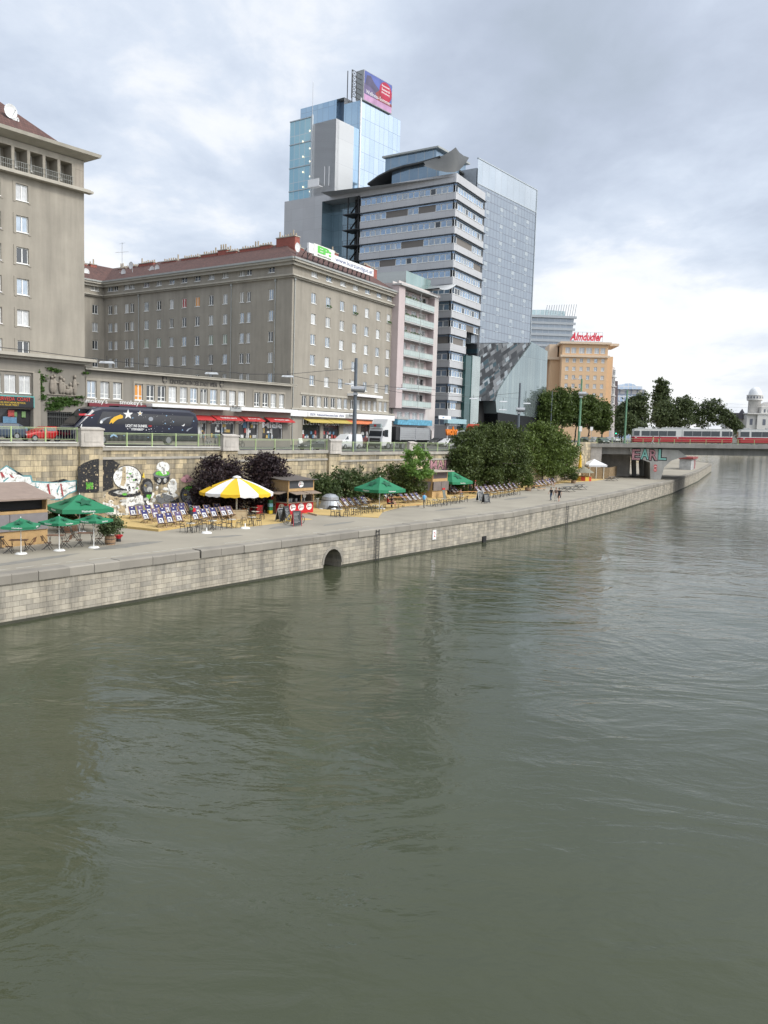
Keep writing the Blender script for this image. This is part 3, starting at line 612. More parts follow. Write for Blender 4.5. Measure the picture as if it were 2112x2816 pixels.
g = MB(); ua = BF.u(1652, 1300)
g.T = T_; g.box(ua-14, .4, 2.5, ua, 24, dz(ua)-.75); ub2 = BF.u(1742, 1290); g.box(ua+.01, 9, 2.5, ub2, 24, dz(ua)-1.6); g.build('abutment', stone_l, br, Matrix())
pl_ = [BF.uz(*q) for q in ((1733,1233),(1868,1238),(1892,1257),(1868,1260),(1846,1268),(1828,1286),(1818,1320),(1790,1320),(1789,1272),(1738,1254))]
g = MB(); g.T = T_; g.prism(pl_, .9, 15); g.build('pier', M('pier_concrete', (.36,.355,.33), .85, 0, .2, .5, .2, streak=.2), br, Matrix())
PFc = BF.off(.9); letters('EARL', PFc, 1736, 1835, 1236, 1266, ['pink', 'mint'] if M('spray_mint', (.22,.48,.42), .8) else 0, 'graffiti', br, 'bridge graffiti letter %s with a black outline')
for px, q in ((2300, 0),):
    u = uB+14; g = MB(); g.T = T_; g.prism([(u-1.5, -2), (u+1.5, -2), (u+2.2, dz(u)-2), (u+6, dz(u)-.9), (u-6, dz(u)-.9), (u-2.2, dz(u)-2)], .9, 20); g.build('pier', M('pier_concrete'), br, Matrix())
g = MB(); g.T = T_
for i in range(2):                                       # row of slanted supports in the shade below
    u = ub2+.8+i*1.9; g.prism([(u, 2.7), (u+.9, 2.7), (u+.5, 7.6), (u-.5, 7.6)], 12+i*4, 13+i*4)
g.build('support', M('pier_concrete'), br, Matrix())
t = thing('bridge_railing', 'thin grey green railing along the near edge of the road bridge', 'railing', BF.T(uA, dz(uA)))
g = MB(); g.T = T_
for h in (1.02, .62, .3): g.tube([(u, .25, dz(u)+h) for u in us], .035 if h > 1 else .02, 5)
g.build('rail', rail_m, t, Matrix())
u = uA
while u < uA+62:
    g = MB(); g.box(-.05, .2, 0, .05, .3, 1.05); g.build('post', post_m, t, BF.T(u, dz(u))); u += 3
t = thing('no_entry_sign', 'two red and white traffic signs on a short pole by the bridge pier', 'sign', BF.T(BF.u(1802, 1316)-.1, 2.8, .2)); g = MB(); g.cyl((0,0,0),(0,0,3.1),.04); g.build('pole', M('galvanised', (.4,.41,.42), .45, .6), t)
for z in (2.7, 1.95):
    g = MB(); g.cyl((0,-.05,z),(0,-.08,z),.34,n=16); d_ = g.build('disc', M('sign_red'), t); g = MB(); g.box(-.24,-.1,z-.06,.24,-.085,z+.06); g.build('bar', M('sign_white'), d_)
# ---------------------------------------------------------------- tram
TF = BF.off(6.0)
def tram(px0, px1, wins, label, front, doors):
    u0, u1 = TF.u(px0, 1205), TF.u(px1, 1205); zb_ = dz((u0+u1)/2)-.10; Lc = u1-u0; t = thing('tram', label, 'tram', TF.T(u0, zb_), 'red and white tram on the bridge'); tilt = Matrix.Rotation(-math.atan((zB-zA)/(uB-uA)), 4, 'Y')
    t.matrix_basis = t.matrix_basis @ tilt
    def ring(z0, z1, ins, mb, mi=0): mb.prism([(ins+.35, ins), (Lc-ins-.35, ins), (Lc-ins, .45+ins), (Lc-ins, 1.75-ins), (Lc-.35-ins, 2.2-ins), (.35+ins, 2.2-ins), (ins, 1.75-ins), (ins, .45+ins)], z0, z1, mi, 'z')
    g = MB(); ring(.28, 1.32, 0, g); g.build('lower_body', M('tram_red', (.42,.012,.03), .35, 0, .06), t)
    g = MB(); ring(1.32, 1.46, .01, g); ring(1.46, 2.62, .02, g); ring(2.62, 2.86, .03, g); g.build('upper_body', M('tram_cream', (.66,.66,.62), .4, 0, .05), t)
    g = MB(); ring(2.86, 2.96, .12, g); ring(2.96, 3.05, .4, g); g.box(Lc*.3, .7, 3.05, Lc*.55, 1.5, 3.28); g.box(Lc*.06, .8, 3.05, Lc*.12, 1.4, 3.3); g.build('roof', M('tram_roof', (.40,.41,.40), .6), t)
    g = MB(); ring(.08, .28, .2, g); 
    for x in (.14, .2, .48, .54, .8, .86):
        g.cyl((Lc*x, .05, .33), (Lc*x, .2, .33), .33, n=12)
    g.build('undercarriage', M('tram_black', (.03,.03,.03), .7), t)
    gm = M('tram_glass', (.05,.06,.065), .08, .2, .25, 3, spec=.8)
    for a, b_ in wins:
        x0, x1 = TF.u(a, 1190)-u0, TF.u(b_, 1190)-u0; f = MB(); f.box(x0-.06, -.012, 1.49, x1+.06, .03, 2.56); o = f.build('window', M('tram_frame', (.25,.25,.25), .5), t)
        f = MB(); f.box(x0, -.022, 1.54, x1, -.004, 2.5); f.build('pane', gm, o)
    for x in ((0.0,) if front else (Lc,)):
        f = MB(); f.box(x-.02, .5, 1.5, x+.02, 1.7, 2.5); f.build('windscreen', gm, t)
        for y in (.45, 1.75): f = MB(); f.cyl((x-.03, y, .85), (x+.03, y, .85), .12, n=10); f.build('headlight', M('lamp_lens', (.7,.7,.65), .2), t)
    x = Lc/2; f = MB(); f.box(x-.02, -.015, .3, x+.02, .01, 2.8); f.build('joint', M('tram_black'), t)
    for x in doors:
        f = MB(); f.box(Lc*x, -.012, 1.04, Lc*x+.3, .004, 1.2); f.build('emblem', M('tram_cream'), t)
    return t, Lc
x6 = lambda a: 1550+a*.3388
tr_, Lc = tram(x6(557), x6(1375), [(x6(a), x6(b_)) for a, b_ in ((574,618),(637,700),(707,770),(777,840),(847,912),(980,1047),(1053,1120),(1127,1195),(1201,1270),(1290,1345),(1352,1370))], 'front red and cream tram car with its pantograph up on the bridge', True, (.03, .45))
g = MB(); a = Vector((Lc*.16, 1.1, 3.3))
for s_ in (-.5, .5): g.bar(a+Vector((0, s_, 0)), a+Vector((-1.5, s_*.6, .75)), .05, .05); g.bar(a+Vector((-1.5, s_*.6, .75)), a+Vector((1., s_*.3, 1.9)), .05, .05)
g.bar(a+Vector((1., -.8, 1.9)), a+Vector((1., .8, 1.9)), .06, .06); g.bar(a+Vector((-1.2, -.3, 0)), a+Vector((1.5, -.3, 0)), .08, .08); g.build('pantograph', steel_dark, tr_)
tram(x6(1422), x6(2190), [(x6(a), x6(b_)) for a, b_ in ((1440,1510),(1530,1610),(1616,1690),(1696,1770),(1776,1850),(1920,1990),(2000,2070),(2080,2150))], 'second red and cream tram car cut by the right edge', True, (.05, .5))
g = MB(); A_ = TF.T(TF.u(x6(1375), 1210), dz(uB*.6)+.45, 1.1).translation; B_ = TF.T(TF.u(x6(1422), 1210), dz(uB*.6)+.45, 1.1).translation; g.bar(A_, B_, .14, .14); tag(g.build('tram_coupling', M('tram_black'), None, Matrix()), 'black coupling bar between the two tram cars', 'coupling')
# ================================================================ apartment blocks along the street
stucco = M('stucco_grey_brown', (.288,.262,.217), .92, 0, .13, .3, .25, streak=.17)
stucco_d = M('stucco_base', (.215,.198,.168), .92, 0, .12, .3, .25, streak=.14)
trim = M('trim_stone', (.37,.345,.29), .85, 0, .12, .8, streak=.1)
soffit = M('soffit', (.24,.22,.19), .9, 0, .1)
tiles = BR('roof_tiles', (.125,.062,.05), (.082,.043,.037), (.045,.026,.023), .3, .34, .02, rough=.9, var=.2, vscale=.3)
brick_red = BR('chimney_brick', (.33,.09,.065), (.25,.07,.05), (.22,.12,.1), .25, .08, .008, var=.15)
copper = M('gutter_metal', (.34,.35,.33), .5, .4, .1)
ribs = BR('fluted_panel', (.34,.30,.245), (.33,.29,.24), (.20,.18,.15), .16, 9., .02, off=0, var=.08)
K0 = Fac(ST(0, 33), DS)
uT = K0.u(232, 760); zS = 9.6
def body(mb, f, u0, u1, dp, z0, z1, T=None):     # sides, back and top behind a facade (facade itself left out)
    mb.T = f.T() if T is None else T
    mb.quad((u1,0,z0),(u1,dp,z0),(u1,dp,z1),(u1,0,z1)); mb.quad((u0,dp,z0),(u0,0,z0),(u0,0,z1),(u0,dp,z1)); mb.quad((u1,dp,z0),(u0,dp,z0),(u0,dp,z1),(u1,dp,z1)); mb.quad((u0,0,z1),(u1,0,z1),(u1,dp,z1),(u0,dp,z1)); mb.T = None
def dish(px, py, fac, dia, label, base=None):
    u, z = fac.uz(px, py); t = thing('satellite_dish', label, 'satellite dish', fac.T(u, z-dia*.62), 'satellite dishes on the roofs'); g = MB()
    n = 14; prof = [(.02, 0), (.3, .03), (.5, .09)]
    for (r0, d0), (r1, d1) in zip(prof, prof[1:]):
        for i in range(n):
            a, b_ = 2*math.pi*i/n, 2*math.pi*(i+1)/n; f = lambda r, d, t_: (r*dia*math.cos(t_)-.1*dia, -.12-dia*.9*d, dia*.62+r*dia*math.sin(t_))
            g.quad(f(r0,d0,a), f(r1,d1,a), f(r1,d1,b_), f(r0,d0,b_))
    g.build('reflector', M('dish_white', (.66,.67,.66), .5, 0, .06), t, smooth=True)
    g = MB(); g.cyl((0,0,-.55),(0,0,dia*.55),.04); g.bar((0,-.1,dia*.2),(-.1*dia,-dia*.75,dia*.55),.03,.03); g.ell((-.1*dia,-dia*.75,dia*.56),(.06,.06,.06),6,k=4); g.build('mount', M('galvanised', (.4,.41,.42), .45, .6), t)
# ---------------------------------------------------------------- tower block at the left edge
tb = thing('apartment_tower', 'tall grey brown stucco apartment block at the left edge with a columned top loggia', 'building', K0.T(uT, zS))
uL = uT-30; zc1 = K0.z(233, 533); zsf = K0.z(231, 444); zlow = K0.z(233, 996)
cols = [(K0.u(44, 600), K0.u(77, 600)), (K0.u(-34, 600), K0.u(2, 600))]; w_ = cols[0][1]-cols[0][0]; step = cols[0][0]-cols[1][0]
rowsz = [(K0.z(60, b_), K0.z(60, a)) for a, b_ in ((508,552),(594,640),(682,726),(770,812),(857,900),(939,980))]
fh = (rowsz[0][0]-rowsz[5][0])/5; rowsz = [(rowsz[0][0]-fh*i, rowsz[0][0]-fh*i+(rowsz[0][1]-rowsz[0][0])) for i in range(6)]
hl = []; sp_ = []
for k in range(6):
    u = cols[0][0]-step*k
    if u < uL+1: break
    for i, (a, b_) in enumerate(rowsz): hl.append((u, a, u+w_, b_)); sp_.append((K0, u, a, w_, b_-a, 2, 3 if (k == 0 and i in (0, 4)) else None))
g = MB(); g.T = K0.T(); holes_wall(g, uL, uT, zlow-.3, zc1, hl, .24)
for h in hl:                                           # raised plaster frames
    for a, c, b_, d in ((h[0]-.28,h[1]-.2,h[0]-.02,h[3]+.2),(h[2]+.02,h[1]-.2,h[2]+.28,h[3]+.2),(h[0]-.02,h[3]+.02,h[2]+.02,h[3]+.2)): g.box(a,-.05,c,b_,.02,d)
body(g, K0, uL, uT, 13, zS-1, zc1); g.build('wall', stucco, tb, Matrix())
place_windows(tb, sp_)
# loggia storey
op = [(K0.u(x*.3376, 680*.3376+250), K0.u(y*.3376, 680*.3376+250)) for x, y in ((0,98),(125,225),(248,350),(372,470),(492,585))]
ow = op[3][1]-op[3][0]; st_ = op[3][0]-op[2][0]; zl0 = zc1+.35; zl1 = zsf-.55; g = MB(); g.T = K0.T()
ops = [(op[4][0]-st_*k, zl0, op[4][0]-st_*k+ow, zl1) for k in range(9) if op[4][0]-st_*k > uL]
holes_wall(g, uL, uT, zl0-.1, zsf, ops, 1.4); g.box(uL, 1.4, zl0-.1, uT-.02, 1.6, zsf); body(g, K0, uL, uT, 13, zl0-.1, zsf); g.build('loggia', stucco, tb, Matrix())
g = MB(); ux = ops[0][2]+.35; g.box(ux, -.03, zl0, uT-.05, -.004, zsf-.35); g.build('fluted_pier', ribs, tb, K0.T())
for k, o_ in enumerate(ops): window(tb, K0.T(o_[0]+ow*.12, zl0+.05 if k % 3 == 1 else zl0+.75, 1.22), ow*.6, 2.15 if k % 3 == 1 else 1.45, 2)
g = MB(); g.T = K0.T()
for o_ in ops:
    for h in (.95, .5, .1): g.bar((o_[0]-.1,-.06,zl0+h),(o_[2]+.1,-.06,zl0+h),.04,.03)
    for i in range(7): x = o_[0]+ow*i/6; g.bar((x,-.06,zl0),(x,-.06,zl0+.95),.03,.03)
g.build('loggia_railing', M('rail_grey', (.25,.26,.24), .5, .2), tb, Matrix())
g = MB(); g.T = K0.T()
for z, o_, h in ((zc1, .75, .22), (zc1+.22, .55, .13), (zlow, .95, .3), (zlow-.25, .5, .25)): g.box(uL, -o_, z, uT+o_*.8, 0 if h < .3 else 1, z+h)
g.build('cornice', trim, tb, Matrix())
g = MB(); g.T = K0.T(); ov = 1.15
g.sheet([[(uL,.3,zsf),(uT-.2,.3,zsf)],[(uL,-ov,zsf+.42),(uT+ov,-ov,zsf+.42)],[(uL,-ov-.08,zsf+.72),(uT+ov+.08,-ov-.08,zsf+.72)],[(uL,.6,zsf+1.0),(uT-.6,.6,zsf+1.0)]])
g.sheet([[(uT-.2,.3,zsf),(uT-.2,12,zsf)],[(uT+ov,-ov,zsf+.42),(uT+ov,13+ov,zsf+.42)],[(uT+ov+.08,-ov-.08,zsf+.72),(uT+ov+.08,13+ov,zsf+.72)],[(uT-.6,.6,zsf+1.0),(uT-.6,11.,zsf+1.0)]])
g.build('eaves', trim, tb, Matrix())
g = MB(); zr = zsf+1.0; i0 = .9
g.sheet([[(uL,i0,zr),(uT-i0,i0,zr)],[(uL,6.5,zr+4.9),(uT-i0-5.6,6.5,zr+4.9)],[(uL,12,zr),(uT-i0,12,zr)]]); g.add([(uT-i0,i0,zr),(uT-i0,12,zr),(uT-i0-5.6,6.5,zr+4.9)], [(0,1,2)])
g.build('roof', tiles, tb, K0.T())
g = MB(); g.T = K0.T(); g.box(uT-9.3,-.1+4.4,zr+2,uT-8.6,5.4,zr+5.0); g.box(uT-13.2,4.6,zr+2,uT-11.9,5.6,zr+5.3); o = g.build('chimney', brick_red, tb, Matrix())
K4 = K0.off(3.2); dish(30, 308, K4, 1.35, 'large white satellite dish on the red roof at the top left'); dish(43, 331, K4, .7, 'small white dish just below the large dish at the top left')
# street storey of the tower
zg1 = zlow-.3; g = MB(); g.T = K0.T(); k2 = .3376
wl = [(K0.u(a*k2, 1055), K0.z(60, 850+685*k2), K0.u(b_*k2, 1055), K0.z(60, 850+540*k2)) for a, b_ in ((-85,8),(35,128),(155,247))]
sh = (K0.u(-60, 1140), zS+.35, K0.u(258*k2, 1140), K0.z(60, 850+815*k2)); gt = (K0.u(385*k2, 1150), zS, K0.u(590*k2, 1150), K0.z(150, 850+835*k2))
holes_wall(g, uL, uT, zS-1, zg1, wl+[sh, gt], .3); g.build('base_wall', stucco_d, tb, Matrix())
g = MB(); g.T = K0.T(); u_, z_ = K0.uz(275*k2, 850+520*k2); g.box(uL, -.12, z_, u_, 0, z_+.12); g.box(u_-.12, -.12, zS, u_, 0, z_); g.box(K0.u(262*k2, 1150), -.25, zS, K0.u(320*k2, 1150), 0, K0.z(90, 850+520*k2)); g.build('door_surround', stucco, tb, Matrix())
for h in wl: window(tb, K0.T(h[0], h[1]), h[2]-h[0], h[3]-h[1], 4, 3)
g = MB(); g.box(sh[0], .3, sh[1], sh[2], .4, sh[3]); o = g.build('shop_window', M('shop_glass', (.04,.04,.042), .06, 0, .3, 1., spec=.8), tb, K0.T())
g = MB()
for i in range(16):
    x = random.uniform(sh[0], sh[2]-.9); a = random.uniform(.3, .8); z = sh[1]+random.choice([.1, .1, .9, 1.5]); g.box(x, .2, z, x+a, .26, z+random.uniform(.4, .9), random.randrange(5))
g.build('display', [M('goods_'+k, c, .7, 0, .3, 6) for k, c in (('white', (.6,.6,.58)), ('red', (.35,.06,.05)), ('green', (.15,.25,.1)), ('ochre', (.45,.32,.1)), ('blue', (.1,.2,.3)))], o, K0.T())
t_ = (K0.u(-70, 1105), K0.z(60, 850+802*k2), K0.u(262*k2, 1105), K0.z(60, 850+712*k2)); g = MB(); g.box(t_[0], -.3, t_[1], t_[2], -.02, t_[3]); g.box(t_[0]-.05, -.32, t_[3]-.06, t_[2]+.05, 0, t_[3]+.06, 1); g.box(t_[2]-.03, -.32, t_[1], t_[2]+.06, 0, t_[3], 1)
sg = tag(g.build('shop_sign', [M('sign_black', (.012,.012,.014), .4, 0, .1), M('sign_teal', (.1,.32,.3), .5)], None, K0.T()), 'black shop sign with red and yellow lettering on the left apartment block', 'shop sign')
hh = t_[3]-t_[1]; red = M('letter_red', (.55,.05,.03), .5); yel = M('letter_yellow', (.62,.42,.04), .5); wht = M('letter_white', (.72,.72,.7), .5)
uR_ = t_[2]-.35; wtx = (K0.u(245*k2, 1105)-K0.u(0, 1105))/11.5*14.3
for s_, h_, w2, dz_, mt in (('AYURVEDA  COAST', .34, wtx, .58, red), ('INDISCHE GESCHENKARTIKEL', .15, wtx*.9, .33, yel), ('AUS ALLER WELT', .15, wtx*.52, .12, yel)):
    text(s_, hh*h_, w2, mt, sg, K0.T(uR_-wtx/2-(.0 if h_ > .2 else .3), t_[1]+hh*dz_, -.31), depth=.02)
g = MB(); g.T = K0.T()                                  # carved stone relief
r0, r1, r2, r3 = K0.u(380*k2, 1055), K0.u(640*k2, 1055), K0.z(170, 850+695*k2), K0.z(170, 850+515*k2); g.box(r0, -.08, r2-.12, r1, 0, r2)
for x, h in ((.14, .8), (.22, .86), (.42, .82), (.5, .7), (.72, .5), (.86, .9), (.62, .35)):
    cx = r0+(r1-r0)*x; hz_ = (r3-r2)*h; g.ell((cx, -.08, r2+hz_*.42), (.26, .2, hz_*.42)); g.ell((cx, -.12, r2+hz_*.93), (.15, .17, .19)); g.ell((cx+.2, -.14, r2+hz_*.6), (.3, .12, .1))
g.build('relief', M('relief_stone', (.25,.22,.18), .9, 0, .2, 3), tb, Matrix(), smooth=True)
pts = []
for (cx, cz, a, b_, n) in ((340,560,45,30,60),(330,640,25,50,70),(420,490,40,12,60),(340,720,40,18,80),(480,730,90,14,220),(560,760,80,18,240),(450,780,60,22,260),(430,812,50,10,100),(640,718,40,8,60),(500,770,110,25,240),(320,590,12,90,60),(470,505,40,10,40),(700,520,30,10,30)):
    for _ in range(n):
        u, z = K0.uz((cx+random.gauss(0, .5)*a)*k2, 850+(cz+random.gauss(0, .5)*b_)*k2); q = K0.T(u, z, -random.uniform(.04, .22)).translation; pts.append(q[:])
tag(leaf_cloud(pts, .15, 'ivy', leafmat('ivy_leaf', (.03,.07,.015), (.10,.18,.04), .2)), 'green ivy climbing round the stone relief beside the black coach', 'ivy')
g = MB(); g.T = K0.T()
for i in range(12): x = gt[0]+(gt[2]-gt[0])*(i+.5)/12; g.bar((x,.1,zS),(x,.1,gt[3]),.03,.03)
for z in (zS+1, zS+2, gt[3]-.1): g.bar((gt[0],.1,z),(gt[2],.1,z),.05,.05)
g.box(gt[0], .3, zS-.5, gt[2], .35, gt[3], 1); g.build('gate', [M('iron_dark', (.08,.085,.08), .6), M('recess_dark', (.02,.02,.02), .9)], tb, Matrix())
# ---------------------------------------------------------------- low kindergarten and shop building
KF = Fac(ST(0, 33.4), DS); k5 = .3436; X5 = lambda a: 230+a*k5; Y5 = lambda a: 1000+a*k5
uK0, uK1 = uT+.02, KF.u(800, 1120); ztop = (KF.z(X5(60), Y5(36))+KF.z(X5(1600), Y5(160)))/2-.25; zK = 9.35
kb = thing('kindergarten_building', 'low two storey grey brown building with a row of white windows and shops below', 'building', KF.T(uK0, zK))
wx = [(28,100),(133,203),(235,303),(408,472),(503,566),(592,655),(680,742),(770,828),(853,910),(933,990),(1012,1067),(1092,1142),(1165,1215),(1238,1288),(1365,1410),(1432,1478),(1497,1540),(1565,1605)]
zw0, zw1 = KF.z(X5(700), Y5(306)), KF.z(X5(700), Y5(184)); hk = [(KF.u(X5(a), 1080), zw0, KF.u(X5(b_), 1080), zw1) for a, b_ in wx]
sx_ = [(800,890),(905,985),(1015,1207),(1240,1398),(1430,1592)]; zs1 = KF.z(X5(1100), Y5(446)); sk = [(max(uK0+.3, KF.u(X5(a), 1190)), zK+.35, KF.u(X5(b_), 1190), zs1) for a, b_ in sx_]
x = sk[0][0]-3.6
while x > uK0+1: sk.append((x, zK+.35, x+3., zs1)); x -= 3.6
g = MB(); g.T = KF.T(); holes_wall(g, uK0, uK1, zK-1, ztop, hk+sk, .28); body(g, KF, uK0, uK1, 11, zK-1, ztop); g.build('wall', stucco_d, kb, Matrix())
g = MB(); g.T = KF.T()
for grp in ((0, 3), (3, 14), (14, 18)):
    a, b_ = hk[grp[0]][0]-.2, hk[grp[1]-1][2]+.2; g.box(a, -.07, zw1+.05, b_, 0, zw1+.3); g.box(a, -.07, zw0-.32, b_, 0, zw0-.1)
    for i in range(grp[0], grp[1]): 
        h = hk[i]; nx = hk[i+1][0] if i+1 < grp[1] else h[2]+.2; g.box(h[2]+.02, -.05, zw0-.1, nx-.02, 0, zw1+.05)
    g.box(a, -.06, zw0-.1, hk[grp[0]][0]-.02, 0, zw1+.05)
g.build('window_band', stucco, kb, Matrix())
g = MB(); g.T = KF.T(); g.box(uK0, -.55, ztop, uK1+.5, 11.3, ztop+.22); g.box(uK0, -.62, ztop+.22, uK1+.58, 11.4, ztop+.30); g.build('parapet', trim, kb, Matrix())
for i, h in enumerate(hk): window(kb, KF.T(h[0], h[1]), h[2]-h[0], h[3]-h[1], 4 if i == 9 else 3, {3: 5, 6: 3, 9: 1, 12: 3, 13: 3}.get(i, random.choice([2, 1, 0, 2])))
um = (KF.u(X5(690), Y5(145))+KF.u(X5(1065), Y5(165)))/2; wd = KF.u(X5(1065), Y5(165))-KF.u(X5(690), Y5(145)); zt_ = KF.z(X5(690), Y5(158))-.05
text('KINDERGARTEN DER STADT WIEN', .52, wd, M('letter_bronze', (.06,.055,.05), .6), kb, KF.T(um, zt_, -.02), depth=.05, bold=.015)
for s_ in (-1, 1):
    u = um+s_*(wd/2+.75); g = MB(); g.prism([(u-.28,zt_+.75),(u-.28,zt_+.2),(u,zt_-.15),(u+.28,zt_+.2),(u+.28,zt_+.75)], -.08, 0); g.box(u-.05,-.1,zt_-.05,u+.05,-.075,zt_+.7,1); g.box(u-.25,-.1,zt_+.3,u+.25,-.075,zt_+.42,1); g.build('crest', [M('letter_bronze'), stucco], kb, KF.T())
def slab(px0, px1, pyt, pyb, out0, out1, mats, name, label=None, cat='sign', parent=None, fac=KF):
    u0, u1 = fac.u(px0, pyt), fac.u(px1, pyt); pm_ = (px0+px1)/2; z1_, z0_ = fac.z(pm_, pyt), fac.z(pm_, pyb); g = MB(); g.box(u0, out0, z0_, u1, out1, z1_); o = g.build(name, mats, parent, fac.T())
    if label: tag(o, label, cat)
    return o, u0, u1, z0_, z1_
white_b = M('fascia_white', (.72,.72,.71), .5, 0, .05); maroon = M('fascia_maroon', (.17,.02,.03), .5)
slab(X5(495), X5(1118), Y5(334), Y5(358), -1.2, 0, white_b, 'fascia', parent=kb); slab(X5(1206), 800, Y5(358), Y5(384), -1.2, 0, white_b, 'fascia', parent=kb)
o, u0, u1, z0_, z1_ = slab(X5(32), X5(488), Y5(322), Y5(350), -.3, 0, maroon, 'shop_sign', 'long dark red shop sign with pale lettering above the black coach', 'shop sign')
for q in (X5(80), X5(365)): text("smokey's", .62, 2.9, wht, o, KF.T(KF.u(q, 1118), z0_+.2, -.31), depth=.02)
o, u0, u1, z0_, z1_ = slab(X5(1117), X5(1204), Y5(346), Y5(382), -1.3, -1.22, M('sign_grey', (.33,.34,.33), .5), 'shop_sign', 'small grey shop sign between the two white fascias', 'shop sign'); text('Kurz', .45, 0, M('sign_black'), o, KF.T((u0+u1)/2, z0_+.35, -1.31), depth=.02)
aw_red = M('awning_red', (.42,.03,.03), .7, 0, .1)
def awning(px0, px1, pyt, pyb, mat, label, fac, out, txt=None):
    u0, u1 = fac.u(px0, pyt), fac.u(px1, pyt); z1_ = fac.z((px0+px1)/2, pyt); z0_ = z1_-.46; g = MB()
    g.add([(u0,0,z1_),(u1,0,z1_),(u1,-out,z0_),(u0,-out,z0_),(u0,0,z1_-.05),(u1,0,z1_-.05),(u1,-out+.02,z0_-.05),(u0,-out+.02,z0_-.05)], [(3,2,1,0),(4,5,6,7),(0,4,7,3),(1,2,6,5)])
    n = 12
    for i in range(n): a, b_ = u0+(u1-u0)*i/n, u0+(u1-u0)*(i+1)/n; g.quad((a,-out,z0_),(b_,-out,z0_),(b_,-out-.01,z0_-.13),(a,-out-.01,z0_-.13))
    g.bar((u0+.1,-out,z0_-.03),(u0+.1,0,z0_-.5),.04,.04); g.bar((u1-.1,-out,z0_-.03),(u1-.1,0,z0_-.5),.04,.04)
    o = tag(g.build('awning', mat, None, fac.T()), label, 'awning', 'shop awnings along the street')
    if txt: 
        T_ = fac.T((u0+u1)/2, z0_+.12, -out+.03) @ Matrix.Rotation(-math.atan2(out, .46), 4, 'X'); text(txt, .42, (u1-u0)*.6, wht, o, T_, depth=.02)
awning(X5(800), X5(1010), Y5(412), Y5(438), aw_red, 'red shop awning just behind the tail of the coach', KF, 1.1)
for a, b_, yt, lb, tx in ((1018,1228,416,'second red shop awning right of the coach','liebherr'),(1245,1405,424,'third red shop awning right of the coach','jura'),(1442,1645,432,'red shop awning at the corner of the low building','waschen')):
    awning(X5(a), X5(b_), Y5(yt), Y5(yt+26), aw_red, lb, KF, 1.1, tx)
shop_g = M('shop_glass'); shop_l = M('shop_inside', (.16,.17,.16), .3, 0, .5, 1.2)
for i, h in enumerate(sk):
    g = MB(); g.box(h[0], .28, h[1], h[2], .36, h[3]); o = g.build('shop_window', shop_g, kb, KF.T()); g = MB()
    for j in range(14):
        x = random.uniform(h[0], h[2]-.6); z = h[1]+random.choice([.05, .05, .7, 1.3]); g.box(x, .18, z, x+random.uniform(.15, .6), .27, z+random.uniform(.2, .7), random.choice([0,0,0,3,4,1]))
    for j in (0, .5, 1): x = h[0]+(h[2]-h[0]-.08)*j; g.box(x, .12, h[1], x+.08, .26, h[3], 0)
    g.build('display', [M('goods_'+k) for k in ('white','red','green','ochre','blue')], o, KF.T())
for s_, a, b_, y0_, y1_ in (('dyson',912,982,452,482),('LIEBHERR',1025,1200,446,482),('illy',1240,1285,450,490),('jura',1345,1395,470,492),('Miele',1432,1590,468,516)):
    u0, u1 = KF.u(X5(a), Y5(y1_)), KF.u(X5(b_), Y5(y1_)); z0_, z1_ = KF.z(X5((a+b_)/2), Y5(y1_)), KF.z(X5((a+b_)/2), Y5(y0_)); text(s_, z1_-z0_, u1-u0, wht, kb, KF.T((u0+u1)/2, z0_, .05), depth=.05, bold=.02)
# ---------------------------------------------------------------- big courtyard block
C0 = (-13.3, 118.0); RF = Fac(C0, (.465, .885)); LF = Fac((C0[0]-.8*46, C0[1]+.6*46), (.8, -.6)); k4 = .3436; X4 = lambda a: 230+a*k4; Y4 = lambda a: 640+a*k4; k7 = .3014; X7 = lambda a: 760+a*k7; Y7 = lambda a: 640+a*k7
uI = LF.u(X4(162), Y4(560)); uC = 46.; uE = RF.u(X7(1098), Y7(640)); ep = thing('apartment_block', 'long grey brown apartment block with red tiled roof and many small white windows', 'building', RF.T(0, 9.4))
zev = LF.z(X4(1640), Y4(235)); zat = LF.z(X4(1640), Y4(352)); ze2 = RF.z(X7(140), Y7(262)); za2 = RF.z(X7(140), Y7(385)); zev = (zev+ze2)/2; zat = (zat+za2)/2
colsL = [(197,228),(245,270),(330,360),(373,402),(485,520),(585,620),(688,720),(787,822),(892,928),(1003,1038),(1115,1150),(1250,1283),(1305,1335),(1480,1518)]
rz = [(LF.z(X4(1132), Y4(b_)), LF.z(X4(1132), Y4(a))) for a, b_ in ((490,570),(655,735),(813,893),(972,1050))]; fhL = (rz[0][0]-rz[3][0])/3; wh = sum(b_-a for a, b_ in rz)/4
rzs = [rz[0][0]-fhL*i for i in range(7)]
cz = [(LF.u(X4(a), Y4(560)), LF.u(X4(b_), Y4(560))) for a, b_ in colsL]
hL = []; sp_ = []
special = {(7,0): 6, (8,0): 5, (4,2): 7, (5,2): 7, (9,2): 7, (10,2): 7, (2,1): 1, (6,1): 1, (3,0): 1, (1,0): 4, (2,3): 1}
for i, (a, b_) in enumerate(cz):
    for j, z in enumerate(rzs): hL.append((a, z, b_, z+wh)); sp_.append((LF, a, z, b_-a, wh, 2, special.get((i, j))))
    hL.append((a-.15, zat+.75, b_+.15, zat+.75+1.35)); sp_.append((LF, a-.15, zat+.75, b_-a+.3, 1.35, 2, 4 if i == 10 else None))
g = MB(); g.T = LF.T(); holes_wall(g, uI, uC, 8.5, zev, hL, .2)
colsR = [(320,368),(455,500),(583,625),(700,738),(810,848),(915,950),(1010,1045)]; yR = [(537,638),(570,662),(605,690),(635,722),(662,750),(690,778),(715,800)]
